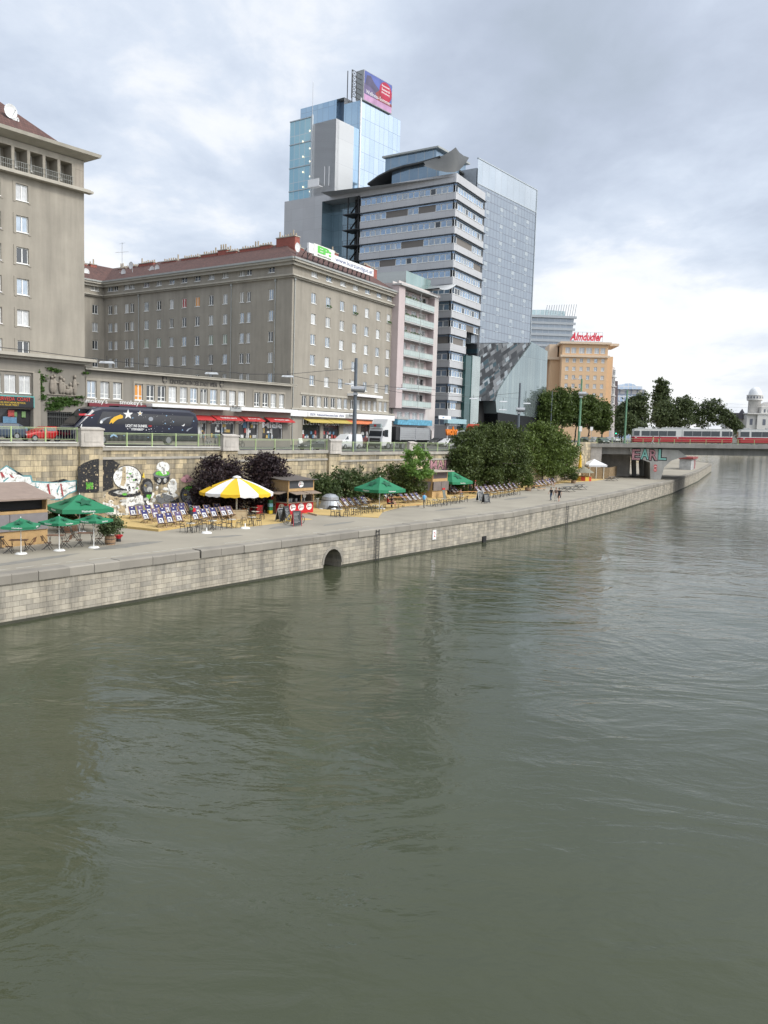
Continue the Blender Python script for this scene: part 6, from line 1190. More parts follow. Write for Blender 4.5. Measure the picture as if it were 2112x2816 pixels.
g = MB(); Ls = [lay(0,.22), lay(.1,.06), lay(.25,0), lay(2.3,0), lay(2.45,.06), lay(2.55,.22)]; n = len(prof); g.sheet([l+[l[0]] for l in Ls]); g.add(Ls[0], [tuple(range(n))[::-1]]); g.add(Ls[-1], [tuple(range(n))]); g.build('body', navy, coach)
g = MB(); g.box(Lb*.36, .5, zt_, Lb*.62, 2.05, zt_+.16); g.box(Lb*.66, .4, zt_-.01, Lb*.97, 2.15, zt_+.06); g.build('roof_unit', navy, coach)
gb_ = MB(); gb_.add([(2.55,-.012,1.95),(Lb-1.2,-.012,1.95),(Lb-.7,-.012,zt_-.62),(3.2,-.012,zt_-.45)], [(0,1,2,3)]); gb_.build('side_window', M('coach_glass', (.012,.013,.018), .06, 0, .1, spec=.9), coach)
g = MB(); g.add([(.42,.3,1.72),(.42,2.25,1.72),(2.0,2.2,zt_-.32),(2.0,.35,zt_-.32)], [(3,2,1,0)]); g.T = Matrix.Translation((-.05,0,.05)); g2 = MB(); g2.add([(.36,.3,1.78),(.36,2.25,1.78),(1.98,2.2,zt_-.26),(1.98,.35,zt_-.26)], [(0,1,2,3)]); g2.build('windscreen', M('coach_glass'), coach)
g = MB(); g.ell((.75,-.22,1.2),(.16,.1,.34),8); g.bar((.75,-.2,1.5),(1.1,.1,2.0),.06,.06); g.build('mirror', M('dish_white'), coach)
for px in (835, 1372): wheel(coach, wm(coach) @ Matrix.Translation((BFc.u(XB(px), YB(1085))-uN, -.02, .5)), .5, .3)
for s_ in (.5, 2.05): g = MB(); g.ell((.14,s_,.85),(.08,.2,.12),8,k=5); g.build('headlight', lens, coach)
pk2 = {'w': (.7,.7,.68), 'y': (.65,.38,.03), 'g': (.25,.27,.3), 'b': (.25,.42,.6), 'r': (.45,.02,.03)}; kk = list(pk2); g = MB(); dp = [0]
def gp(col, pts, raw=False):
    dp[0] += 1; q = []
    for p in pts: u, z = BFc.uz(XB(p[0]), YB(p[1])); q.append((u-uN, -.016-.0006*dp[0], z-zr_))
    g.add(q, [tuple(range(len(q)))], kk.index(col))
def star(col, cx, cy, r, n=5, rot=-90): gp(col, [(cx+r*(1 if i % 2 == 0 else .4)*math.cos(R(rot+180*i/n)), cy+r*(1 if i % 2 == 0 else .4)*math.sin(R(rot+180*i/n))) for i in range(2*n)])
gp('y', [(888,935),(903,900),(930,878),(980,858),(1000,868),(1000,888),(965,895),(940,910),(915,935),(910,922)]); star('w', 1043, 858, 42); star('w', 1140, 850, 24); star('y', 1140, 850, 10)
gp('g', [(1228+19*math.cos(R(a)), 895+17*math.sin(R(a))) for a in range(0, 360, 24)]); gp('g', [(812,925),(825,900),(855,885),(910,875),(870,892),(838,915),(828,930)]); gp('w', [(812,928),(818,908),(832,910),(836,925),(822,932)]); gp('w', [(1478,948),(1492,945),(1502,932),(1503,945),(1492,955)]); gp('g', [(1516,992),(1530,975),(1570,962),(1540,980),(1524,996)]); gp('b', [(895,1045),(905,1025),(925,1015),(945,1025),(958,1045),(945,1040),(925,1030),(905,1042)])
gp('r', [(640,852),(700,850),(720,862),(772,858),(735,872),(690,866),(642,866)])
for x, y in ((1080,886),(748,884),(1345,932),(1412,918),(1375,975),(1205,1045),(1485,985),(1576,912),(1010,1030),(1560,1040),(1355,868),(645,822)): star('b', x, y, 7, 4)
for x, y in ((1038,975),(1058,968),(1168,978),(1190,985),(1212,980),(1230,975)): star('w', x, y, 6)
for _ in range(26): star('w', random.uniform(1150, 1420), random.uniform(850, 1000), 2.2, 4)
g.build('star_picture', [M('decal_'+k, pk2[k], .35, 0, .05) for k in kk], coach)
def btext(s_, x0, x1, y0, y1, mt, name='lettering'): u0, u1 = BFc.u(XB(x0), YB(y1)), BFc.u(XB(x1), YB(y1)); z0_, z1_ = BFc.z(XB((x0+x1)/2), YB(y1)), BFc.z(XB((x0+x1)/2), YB(y0)); text(s_, z1_-z0_, u1-u0, mt, coach, BFc.T((u0+u1)/2, z0_, -.045), depth=.008, bold=.02)
btext('LICHT INS DUNKEL', 1022, 1200, 940, 962, wht); btext('STERNEBUS', 1068, 1160, 970, 988, wht); btext('ORF', 1207, 1234, 946, 960, M('sign_red')); btext('LINES', 690, 732, 853, 864, wht)
# ---------------------------------------------------------------- tractor unit and tipper trailer
tt = 26.6; TP = plane(tt); kT = .2652; XQ = lambda a: 840+a*kT; YQ = lambda a: 1160+a*kT; u0, u1 = TP.u(XQ(795), 1200), TP.u(XQ(915), 1200); zt0 = roadz(u0, tt)-.02; tk = thing('truck', 'white tractor truck heading left past the pink balcony house', 'truck', TP.T(u0, zt0)); Lt = u1-u0; cw = M('truck_white', (.62,.62,.61), .35, 0, .04); hC = TP.z(XQ(760), YQ(0))-zt0
g = MB(); q = [(0,.55),(0,1.75),(.28,hC*.78),(.55,hC*.8),(1.2,hC+.42),(2.2,hC+.42),(2.2,.85),(1.9,.55)]; n = len(q); Ls = [[(x+(.1 if x < 1 else -.06), y, z) for x, z in q] if e else [(x, y, z) for x, z in q] for y, e in ((0,1),(.12,0),(2.38,0),(2.5,1))]; g.sheet([l+[l[0]] for l in Ls]); g.add(Ls[0], [tuple(range(n))[::-1]]); g.add(Ls[-1], [tuple(range(n))]); g.build('cab', cw, tk)
g = MB(); g.add([(-.01,.15,1.78),(-.01,2.35,1.78),(.25,2.3,hC*.74),(.25,.2,hC*.74)], [(0,1,2,3)]); g.build('windscreen', cglass, tk); g = MB(); g.box(.5,-.02,1.75,1.35,.05,hC*.72); g.build('side_window', cglass, tk)
g = MB(); g.box(-.04,.35,.95,.02,2.15,1.55); g.box(-.03,.2,.5,.05,2.3,.85); g.build('grille', M('grille_black', (.03,.03,.03), .5), tk); g = MB(); g.box(-.06,.55,1.2,-.03,1.95,1.27); g.build('badge', rimm, tk)
g = MB(); g.box(-.02,.3,hC*.79,.3,2.2,hC*.93); g.box(-.05,1.05,hC*.83,-.02,1.45,hC*.9,1); g.build('sun_visor', [M('visor_grey', (.25,.3,.3), .4), M('sign_red')], tk)
for y in (.25, 2.0): g = MB(); g.box(-.03,y,.9,.03,y+.3,1.12); g.build('headlight', lens, tk)
g = MB(); g.box(.05,-.3,1.85,.22,-.08,2.6); g.bar((.2,-.1,2.5),(.5,.05,2.6),.05,.05); g.build('mirror', black_p, tk); g = MB(); g.box(.6,.35,.55,Lt+1.6,2.15,.95); g.box(2.25,.3,.95,2.6,2.2,2.6); g.build('chassis', M('chassis_black', (.025,.025,.027), .7), tk); g = MB(); g.box(2.3,0,.5,3.3,.4,1.0); g.build('fuel_tank', rimm, tk)
for px in (860, 1012): wheel(tk, wm(tk) @ Matrix.Translation((TP.u(XQ(px), YQ(240))-u0, 0, .52)), .52, .32)
ua, ub = TP.u(XQ(912), 1195), TP.u(XQ(1298), 1195); tl = thing('tipper_trailer', 'silver ribbed tipper trailer behind the white tractor truck', 'trailer', TP.T(ua, zt0)); La = ub-ua; h0, h1 = 1.35, TP.z(XQ(1100), YQ(62))-zt0; xb = TP.u(XQ(980), 1195)-ua; silver = M('tipper_silver', (.48,.49,.50), .4, .5, .06)
g = MB(); g.box(xb,0,h0,La-.2,2.5,h1); 
for i in range(6): z = h0+.1+(h1-h0-.2)*i/5; g.box(xb+.05,-.05,z-.05,La-.25,0,z+.05)
for x in (xb+.02, (xb+La)/2, La-.3): g.box(x-.07,-.09,h0-.08,x+.07,0,h1+.06)
g.build('tipper_body', silver, tl); g = MB(); g.box(xb-.9,.05,h0,xb-.02,2.45,h1+.1); g.add([(La-.2,0,h1+.05),(La+.25,0,h1-.4),(La+.3,0,h0-.1),(La-.2,0,h0),(La-.2,2.5,h1+.05),(La+.25,2.5,h1-.4),(La+.3,2.5,h0-.1),(La-.2,2.5,h0)], [(0,1,2,3),(7,6,5,4),(0,4,5,1),(1,5,6,2),(2,6,7,3)]); g.build('headboard', M('chassis_black'), tl); g = MB(); g.box(.8,.4,.85,La-.2,2.1,h0-.02); g.build('chassis', M('chassis_black'), tl)
for px in (1125, 1185, 1245): wheel(tl, wm(tl) @ Matrix.Translation((TP.u(XQ(px), YQ(205))-ua, 0, .5)), .5, .32)
q = PY(1292, 1190, 138); rt_ = thing('works_lorry', 'white cabbed lorry with a red load behind the riverside trees', 'lorry', TR(q.x, q.y, 8.7, R(57))); g = MB(); g.prism([(0,.5),(0,1.6),(.3,2.7),(1.9,2.75),(1.9,.5)], 0, 2.4); g.build('cab', cw, rt_); g = MB(); g.add([(-.02,.2,1.6),(-.02,2.2,1.6),(.24,2.2,2.6),(.24,.2,2.6)], [(0,1,2,3)]); g.build('windscreen', cglass, rt_); g = MB(); g.box(2,0,.8,7,2.4,2.3); g.build('bed', cw, rt_); g = MB(); g.prism([(2.6,2.3),(2.8,3.6),(3.4,3.9),(6.4,3.7),(6.8,2.3)], .3, 2.1); g.build('load', M('load_red', (.40,.05,.02), .5), rt_)
for x in (.9, 5.2): wheel(rt_, wm(rt_) @ Matrix.Translation((x, 0, .48)), .48, .3)
# ---------------------------------------------------------------- masts, hanging lamps, wires
mast_g = M('mast_grey', (.11,.13,.15), .55, .2, .1, 2); mast_v = M('mast_green', (.12,.25,.15), .5, 0, .12, 2)
def mast(px, pyt, Y, zb_, r, mat, label, horn=None, arm=None):
    b_ = PY(px[1], 1200, Y); tp = PY(px[0], pyt, Y); t = thing('street_mast', label, 'mast', TR(b_.x, b_.y, zb_), 'tall masts along the river street'); h = tp.z-zb_; e = (tp.x-b_.x); g = MB(); g.cyl((0,0,-.3),(0,0,h*.42),r,r*.92,10); g.cyl((0,0,h*.42),(0,0,h),r*.86,r*.7,10); g.cyl((0,0,-.3),(0,0,.35),r*1.35,r*1.3,10); g.build('pole', mat, t)
    if horn: g = MB(); x, z = horn; g.cyl((-.5,-.1,z),(x,-.2,z-.05),.34,.42,12); g.cyl((x-.02,-.2,z-.05),(x+.03,-.2,z-.05),.3,.3,12,1); g.box(-.3,-.3,z-.75,.3,.3,z-.45); g.build('floodlight', [M('galvanised'), black_p], t)
    if arm: g = MB(); g.bar((0,0,h-.15),(arm,0,h-.02),.07,.07); g.box(min(arm,arm*.6),-.14,h-.06,max(arm,arm*.6),.14,h+.08); g.build('lamp_arm', M('galvanised'), t)
    return t
mast((982,974), 985, 107, 8.6, .27, mast_g, 'thick dark grey mast with a floodlight drum in front of the courtyard block', (1.15, 7.6))
mast((1430,1424), 1053, 150, 8.8, .24, mast_g, 'grey mast with a floodlight drum rising above the riverside trees', (.95, 6.6))
mast((1605,1592), 1042, 163, 9.5, .24, mast_v, 'tall green mast with a lamp arm at the left end of the bridge', (.9, 9.6), -1.6)
mast((1727,1718), 1072, 190, 9.7, .24, mast_v, 'green mast standing by the front of the tram', None, -1.6)
mast((1516,1513), 1075, 200, 9.3, .12, mast_g, 'thin pale pole among the street trees')
def hlamp(px, py, t_, label):
    q = atT(px, py, t_); t = thing('hanging_lamp', label, 'street lamp', TR(q.x, q.y, q.z, AZ-.9), 'lamps hung on wires over the street'); g = MB(); g.sheet([[(-.75,-.16,.0),(.75,-.16,.0)],[(-.6,-.1,.16),(.6,-.1,.16)],[(-.6,.1,.16),(.6,.1,.16)],[(.75*-1,.16,0),(.75,.16,0)]]); g.box(-.7,-.15,-.06,.7,.15,0); g.build('housing', M('lamp_housing', (.55,.57,.58), .4, .2), t); g = MB(); g.cyl((0,0,.1),(0,0,.7),.03); g.build('hanger', steel_dark, t)
for i, (px, py, t_, lb) in enumerate(((294,998,28,'hanging street lamp right of the left apartment block'),(582,1028,28,'hanging street lamp above the bronze lettering'),(791,1036,28,'hanging street lamp at the corner of the big apartment block'),(962,1057,30,'hanging street lamp just left of the thick grey mast'),(1104,1070,30,'hanging street lamp in front of the pink balcony house'),(1302,1097,34,'hanging street lamp in front of the green stair glazing'),(1384,1105,34,'upper hanging lamp left of the second grey mast'),(1449,1110,34,'hanging lamp right of the second grey mast'),(1382,1128,30,'lowest hanging lamp left of the second grey mast'))): hlamp(px, py, t_, lb)
def wire(pts, t_, label, r=.028): g = MB(); g.tube([atT(px, py, t_) for px, py in pts], r, 4); tag(g.build('overhead_wire', M('wire_black', (.03,.03,.03), .6), None, Matrix()), label, 'wire', 'wires strung over the street')
wire(((-20,953),(80,964),(180,977),(294,991),(440,1006),(582,1019)), 28, 'overhead wire from the left edge to the second hanging lamp'); wire(((582,1019),(690,1029),(791,1029),(900,1019),(979,1013)), 28, 'overhead wire running up to the thick grey mast'); wire(((791,1031),(890,1050),(979,1058),(1104,1066),(1260,1076)), 30, 'overhead wire from the block corner past the pink balcony house'); wire(((985,1058),(1130,1085),(1302,1092),(1428,1080)), 32, 'overhead wire between the two grey masts'); wire(((1428,1094),(1500,1090),(1602,1118)), 50, 'overhead wire from the second grey mast to the green mast'); wire(((1602,1130),(1680,1128),(1722,1122),(1900,1118),(2140,1122)), 72, 'long overhead tram wire above the bridge'); wire(((1722,1080),(1900,1104),(2140,1118)), 76, 'upper overhead wire above the bridge trees', .02)
# sign posts at the junction
for px, y0_, y1_, Y, lb in ((1596,1172,1186,160,'white sign board on the green mast at the bridge'),(1626,1174,1184,175,'white sign on a thin post left of the bridge')):
    a, b_ = PY(px-4, y1_, Y), PY(px+4, y0_, Y); t = thing('traffic_sign', lb, 'sign', TR(b_.x, a.y, 9.5)); g = MB(); g.box(a.x-b_.x, -.28, a.z-9.5, 0, -.24, b_.z-9.5); g.build('board', white_b, t); g = MB(); g.cyl(((a.x-b_.x)/2,-.2,0),((a.x-b_.x)/2,-.2,b_.z-9.5),.04); g.build('post', M('galvanised'), t)
a = PY(1694, 1184, 230); t = thing('traffic_light', 'small traffic light showing green in the side street', 'traffic light', TR(a.x, a.y, 9.5)); g = MB(); g.cyl((0,0,0),(0,0,3),.06); g.build('post', steel_dark, t); g = MB(); g.box(-.22,-.15,2.2,.22,.15,3.4); g.build('housing', black_p, t); g = MB(); g.ell((0,-.18,2.45),(.16,.08,.16),8,k=5); g.build('lens', M('lens_green', (.05,.9,.5), .4, 0, 0, emit=2.5), t)
# ---------------------------------------------------------------- bicycles
def bike_geo():
    f, w_ = MB(), []
    b = [Vector(q) for q in ((-.5,0,.34),(.55,0,.34),(-.05,0,.32),(-.18,0,.78),(.42,0,.82),(.46,0,.7))]
    for i, j in ((0,2),(2,3),(0,3),(3,5),(2,5),(5,1)): f.bar(b[i], b[j], .035, .035)
    f.bar(b[5], (.4,0,.98), .03, .03); f.bar((.38,-.25,1.0),(.38,.25,1.0), .025, .025); f.bar(b[3], (-.2,0,.9), .03, .03)
    s = MB(); s.ell((-.2,0,.93),(.14,.08,.04),8,k=4); wh_ = MB(); n = 18
    for i in range(n): a, c = 2*math.pi*i/n, 2*math.pi*(i+1)/n; wh_.bar((.33*math.cos(a),0,.33*math.sin(a)),(.33*math.cos(c),0,.33*math.sin(c)),.035,.035, upv=(0,1,0))
    for i in range(6): a = math.pi*i/6; wh_.bar((.32*math.cos(a),0,.32*math.sin(a)),(-.32*math.cos(a),0,-.32*math.sin(a)),.008,.008,1)
    return f, s, wh_
def bike(label, col, Mx):
    f, s, w_ = bike_geo(); t = thing('bicycle', label, 'bicycle', Mx); f.build('frame', M('bike_%.2f_%.2f' % col[:2], col, .4), t); s.build('saddle', black_p, t)
    for x in (-.5, .55): w_.build('wheel', [tyre, rimm], t, wm(t) @ Matrix.Translation((x, 0, .34)))
for i, (px, t_, rz, c, lb) in enumerate(((572,29.5,.3,(.25,.25,.27),'grey bicycle nearest the tail of the coach'),(592,30,1.0,(.05,.05,.06),'black bicycle second from the tail of the coach'),(610,30,.6,(.3,.05,.05),'red bicycle in the row behind the second stone pillar'),(630,29.5,.9,(.06,.1,.2),'blue bicycle in the row behind the second stone pillar'),(660,29,.2,(.04,.04,.04),'black bicycle standing just right of the second stone pillar'))):
    s = plane(t_).u(px, 1210); bike(lb, c, TR(*ST(s, t_, roadz(s, t_)), AZ+rz))
s = plane(31).u(826, 1200); t = thing('pavement_sign', 'small pale pavement board in front of the yellow awnings', 'board', TR(*ST(s, 31, roadz(s, 31)), AZ)); g = MB(); g.add([(-.35,-.3,0),(.35,-.3,0),(.35,0,1.2),(-.35,0,1.2),(-.35,.3,0),(.35,.3,0)], [(0,1,2,3),(5,4,3,2),(0,3,4),(1,5,2)]); g.build('board', M('sign_cream'), t)
# ================================================================ vegetation
L_dark = leafmat('leaf_dark', (.030,.046,.013), (.115,.155,.042)); L_mid = leafmat('leaf_mid', (.042,.066,.013), (.155,.215,.045)); L_street = leafmat('leaf_street', (.026,.044,.010), (.115,.165,.034)); L_purple = leafmat('leaf_purple', (.012,.008,.010), (.050,.030,.033), .1); L_light = leafmat('leaf_light', (.07,.15,.03), (.20,.33,.07), .35); L_bush = leafmat('leaf_bush', (.03,.05,.018), (.10,.14,.045)); L_far = leafmat('leaf_far', (.034,.05,.02), (.115,.145,.055))
def pxtree(name, label, cat, base, zb_, blobs, n, leaf, mat, trunk=.2, clump=.35, group=None, limbs=6, bark=(.06,.05,.04), dep=.8):
    """base: world point of the foot; blobs (px, py, rx, ry) measured in the photograph at the foot's distance, shoved a little to and fro"""
    Y = base.y; k = Y/F; out = []
    for i, (px, py, rx, ry) in enumerate(blobs):
        q = PY(px, py, Y); dy_ = 0
        if zb_ < 3:                                      # on the quay: crowns stand in front of the wall, along its run
            tb_ = toST(base)[1]-1.2; f_ = Fac(ST(0, tb_), DS); u_, z_ = f_.uz(px, py); q = f_.T(u_, z_).translation; k = q.y/F; dy_ = q.y-base.y
        out.append((q.x-base.x, dy_+random.uniform(-.5, .5)*rx*k*(.7 if len(blobs) > 2 else .2), q.z-zb_, rx*k*1.12, max(rx, ry)*k*dep, ry*k*1.1))
    h = max(b[2]+b[5] for b in out); return tree(name, label, cat, base.x, base.y, zb_, h, out, n, leaf, mat, trunk, group=group, limbs=limbs, bark=bark, clump=clump)
pxtree('riverside_tree', 'large dark green riverside tree with a straight trunk beside the green parasol', 'tree', P(1322, 1347), 2.8, [(1290,1215,42,34),(1345,1195,42,30),(1405,1205,36,30),(1275,1262,46,30),(1345,1250,56,40),(1418,1262,36,32),(1390,1180,22,18),(1262,1298,34,18),(1330,1300,46,18),(1408,1300,42,20),(1372,1222,40,30),(1320,1180,18,12)], 30000, .19, L_dark, .33, .34, limbs=10)
pxtree('riverside_tree', 'large mid green riverside tree nearer the bridge', 'tree', P(1488, 1328), 2.8, [(1490,1190,36,26),(1455,1220,32,30),(1528,1212,38,28),(1500,1245,50,32),(1552,1258,30,26),(1452,1262,34,30),(1500,1285,46,22),(1545,1292,34,16),(1575,1240,18,18),(1470,1172,16,10),(1438,1250,22,40),(1442,1215,18,24)], 28000, .19, L_mid, .34, .36, limbs=10)
def bush(label, t_, blobs, n, leaf, mat, foot, clump=.22, trunk=.05, name='bush', cat='bush', **k): q = P(*foot); return pxtree(name, label, cat, q, 2.8, blobs, n, leaf, mat, trunk, clump, **k)
bush('left one of two dark purple leaved bushes behind the yellow parasol', 17, [(580,1330,44,60),(610,1300,46,48),(632,1335,38,54),(560,1365,36,40),(615,1370,60,40),(638,1292,28,28),(640,1372,36,38),(590,1270,22,22)], 14000, .13, L_purple, (605,1406), .26, .1)
bush('right one of two dark purple leaved bushes behind the yellow parasol', 17, [(725,1290,50,40),(752,1310,38,40),(714,1322,36,42),(730,1350,48,44),(745,1265,30,22),(710,1274,22,20),(712,1375,34,30)], 12000, .13, L_purple, (725,1403), .26, .1)
bush('grey green bush just right of the red kiosk', 17, [(885,1340,26,34),(905,1350,26,40),(870,1330,18,26)], 3200, .15, L_bush, (890,1390))
bush('broad olive green bush left of the middle green parasol', 17, [(940,1325,32,32),(975,1320,30,30),(955,1350,46,28),(990,1345,28,28)], 5000, .16, L_bush, (958,1382))
bush('low green bush behind the middle green parasol', 17, [(1015,1330,26,26),(1040,1325,24,30),(1030,1352,34,20)], 3200, .16, L_bush, (1028,1380))
bush('dark green bush left of the shuttered kiosk', 17, [(1085,1305,28,28),(1120,1315,34,34),(1100,1340,36,28),(1145,1335,26,28)], 5000, .17, L_dark, (1110,1372))
bush('slim light green young tree rising left of the pink graffiti letters', 17, [(1135,1258,20,22),(1165,1262,18,24),(1150,1240,16,14),(1125,1280,16,14),(1160,1300,20,16),(1172,1300,16,12),(1135,1300,18,12)], 1700, .2, L_light, (1136,1376), .22, .09, 'young_tree', 'tree', limbs=7)
bush('dark undergrowth under the first large riverside tree', 17, [(1345,1320,36,22),(1390,1312,40,28),(1430,1310,36,30),(1300,1330,26,14)], 5000, .18, L_dark, (1390,1342))
bush('dark undergrowth behind the shuttered kiosk parasol', 17, [(1262,1335,24,16),(1290,1330,24,18)], 2000, .18, L_dark, (1275,1353))
bush('shrub beside the left green parasol pole', 15, [(165,1415,30,18),(205,1412,30,16),(150,1430,22,18)], 2500, .12, L_dark, (185,1450), .14)
sts = ((1497,1130,30,52,203,'leftmost of the street trees before the orange building'),(1540,1118,30,46,206,'second street tree from the left before the orange building'),(1580,1122,28,44,210,'middle street tree before the orange building'),(1618,1130,26,40,214,'fourth street tree from the left before the orange building'),(1655,1145,22,38,218,'rightmost of the street trees before the orange building'))
for px, py, rx, ry, Y, lb in sts:
    b_ = PY(px, 1190, Y); pxtree('street_tree', lb, 'tree', Vector((b_.x, Y, 0)), 9.3, [(px,py,rx,ry),(px-rx*.5,py+ry*.55,rx*.7,ry*.5),(px+rx*.5,py+ry*.5,rx*.7,ry*.55),(px+rx*.2,py-ry*.4,rx*.6,ry*.55)], 6500, .3, L_street, .22, .45, 'street trees before the orange building')
for px, Y, lb, bl, n in ((1738,255,'loose grey green tree behind the front of the tram',[(1735,1120,24,30),(1760,1105,22,24),(1720,1140,20,26),(1755,1150,34,30)],5200),(1712,238,'dark low tree beside the side street',[(1728,1165,22,26),(1748,1175,20,18)],2200),(1815,300,'tall twin topped poplar behind the tram',[(1813,1064,7,24),(1827,1070,6,22),(1811,1100,12,30),(1828,1105,11,30),(1818,1145,18,34)],6500),(1850,285,'broad dark tree right of the poplar',[(1850,1125,36,30),(1880,1112,22,22),(1820,1145,36,28),(1870,1155,36,24)],6500),(1895,690,'rounded tree behind the middle of the tram',[(1890,1125,24,26),(1905,1140,22,26),(1885,1108,16,12)],4000),(1950,690,'wide tree behind the rear of the first tram car',[(1945,1125,26,26),(1965,1118,20,20),(1975,1145,30,26),(1930,1150,30,24),(1985,1135,16,18)],6000),(2008,690,'small tree behind the gap between the tram cars',[(2005,1155,18,20),(2020,1165,16,18),(2028,1180,14,18)],2600)):
    b_ = PY(px, 1200, Y); pxtree('park_tree', lb, 'tree', Vector((b_.x, Y, 0)), 8.6, bl, n, .42 if Y < 400 else .8, L_far, .3, .55 if Y < 400 else 1.1, 'trees beyond the bridge')
for px, Y, lb in ((1703,330,'narrow tree in the side street canyon'),):
    b_ = PY(px, 1200, Y); pxtree('park_tree', lb, 'tree', Vector((b_.x, Y, 0)), 8.6, [(1703,1150,10,34),(1703,1175,11,24)], 1800, .45, L_far, .25, .5)
# ================================================================ kiosks on the quay
wood = M('kiosk_wood', (.42,.27,.12), .75, 0, .18, 2.5); wood_d = M('weathered_wood', (.22,.17,.13), .85, 0, .2, 3); reed = BR('reed_mat', (.30,.215,.12), (.24,.17,.09), (.13,.09,.05), .035, 3., .006, off=0, var=.15, bump=.4); dark_in = M('recess_dark'); panel_b = M('shutter_brown', (.16,.135,.125), .8, 0, .15, 2); panel_g = M('panel_charcoal', (.045,.047,.052), .6, 0, .12, 2)
def kf(px, py): return Fac(flat(P(px, py)), DS)
f = kf(131, 1494); zq = 2.8; k1 = .2532; wK = 5.6; t = thing('kiosk', 'wooden bar kiosk at the left edge with a dark opening and a closed grey shutter', 'kiosk', f.T(0, zq)); hz = lambda y: f.z(60, y)
zr_ = hz(1374)+.1; zo1, zo0, zp0, zs0 = hz(1376), hz(1404), hz(1413), hz(1459)
g = MB(); g.T = f.T(); g.box(-wK, 0, zq, 0, .12, zs0+.3); g.box(-.1, 0, zs0, 0, .12, zr_); g.box(-wK, 0, zp0, -.1, .1, zo0-.02); g.box(-wK, .12, zq, -wK+.1, 3, zr_); g.box(-.1, .12, zq, 0, 3, zr_); g.box(-wK+.1, 2.9, zq, -.1, 3, zr_); g.box(-wK+.1, .13, zs0+.02, -.1, .14, zp0); g.build('wall', wood, t, Matrix())
g = MB(); g.box(-wK+.1, .5, zo0, -.1, .6, zo1); g.build('opening', dark_in, t, f.T()); g = MB(); g.box(-wK, -.1, zs0, -wK/2-.02, -.03, zp0); g.box(-wK/2+.02, -.1, zs0, -.03, -.03, zp0); g.build('shutter', M('shutter_grey', (.19,.175,.175), .7, 0, .12, 2), t, f.T()); g = MB(); g.add([(-wK-.2,-.6,zr_+.02),(.25,-.6,zr_+.02),(.25,3.3,zr_+.85),(-wK-.2,3.3,zr_+.85),(-wK-.2,-.6,zr_-.1),(.25,-.6,zr_-.1),(.25,3.3,zr_+.7),(-wK-.2,3.3,zr_+.7)], [(0,1,2,3),(7,6,5,4),(0,4,5,1),(1,5,6,2),(2,6,7,3),(3,7,4,0)]); g.build('roof', M('roof_brown', (.25,.19,.155), .8, 0, .12, 1.5), t, f.T())
for i, (px, py, lb) in enumerate(((3,1508,'bar stool at the left edge in front of the wooden kiosk'),(31,1497,'middle bar stool in front of the wooden kiosk'),(58,1492,'bar stool behind the leftmost small parasol pole'))):
    q = P(px, py); s_ = thing('bar_stool', lb, 'stool', TR(q.x, q.y, 2.8, AZ), 'bar stools at the left kiosk'); g = MB(); g.cyl((0,0,.72),(0,0,.8),.19,n=12); g.build('seat', black_p, s_); g = MB(); g.cyl((0,0,0),(0,0,.72),.035); g.cyl((0,0,0),(0,0,.03),.2,n=12); g.bar((-.16,0,.3),(.16,0,.3),.02,.02); g.build('leg', steel_dark, s_)
# red fronted coffee kiosk
f = kf(791, 1416); uE2 = f.u(861, 1405); hz = lambda y: f.z(795, y); D_ = 3.3; zt_, zs0, zs1, zc = hz(1322), hz(1352), hz(1357), hz(1384); t = thing('kiosk', 'coffee kiosk with a bright red counter and reed covered side wall', 'kiosk', f.T(0, zq)); redp = M('counter_red', (.50,.012,.02), .4, 0, .06)
g = MB(); g.T = f.T(); g.box(0, 0, zq, uE2, .1, zc); g.box(0, .1, zq, .1, 1.6, zc); g.build('counter', redp, t, Matrix()); g = MB(); g.box(-.25, -.3, zc, uE2+.05, .35, zc+.06); g.box(-.25, .35, zc, .3, 1.7, zc+.06); g.build('counter_top', wood_d, t, f.T())
g = MB(); g.T = f.T(); g.box(0, 1.65, zq, .1, D_, zt_); g.box(0, .02, zs0, .08, 1.65, zt_); g.box(uE2-.1, .15, zq, uE2, D_, zt_); g.build('reed_wall', reed, t, f.T()) if 0 else None; o_ = MB(); o_.box(1.65, -.1, zq, D_, 0, zt_); o_.box(.02, -.08, zs0, 1.65, 0, zt_); o_.build('reed_wall', reed, t, f.T() @ Matrix.Rotation(math.pi/2, 4, 'Z')); g = MB(); g.T = f.T(); g.box(uE2-.1, .15, zq, uE2, D_, zt_-.1); g.box(.1, D_-.1, zq, uE2-.1, D_, zt_-.1); g.build('rear_wall', wood_d, t, Matrix())
g = MB(); g.T = f.T(); 
for x in (-.05, uE2*.5, uE2-.06): g.box(x, -.04, zc+.06 if x > 0 else zq, x+.09, .05, zs0)
g.box(0, -.06, zs0, uE2, .02, zs0+.28); g.box(0, -.05, zs0+.28, .12, .02, zt_); g.box(uE2-.12, -.05, zs0+.28, uE2, .02, zt_); g.build('frame', wood, t, Matrix()); g = MB(); g.box(.12, -.03, zs0+.28, uE2-.12, .0, zt_-.05); o = g.build('sign_panel', panel_g, t, f.T())
g = MB(); g.box(-.3, -.35, zt_, uE2+.3, .6, zt_+.07); g.add([(-.3,.6,zt_),(uE2+.3,.6,zt_),(uE2+.3,D_+.4,zt_+.35),(-.3,D_+.4,zt_+.35),(-.3,.6,zt_+.07),(uE2+.3,.6,zt_+.07),(uE2+.3,D_+.4,zt_+.42),(-.3,D_+.4,zt_+.42)], [(3,2,1,0),(4,5,6,7),(1,2,6,5),(2,3,7,6),(3,0,4,7)]); g.build('roof', M('roof_dark', (.10,.085,.075), .85, 0, .15, 2), t, f.T())
g = MB(); g.T = f.T()
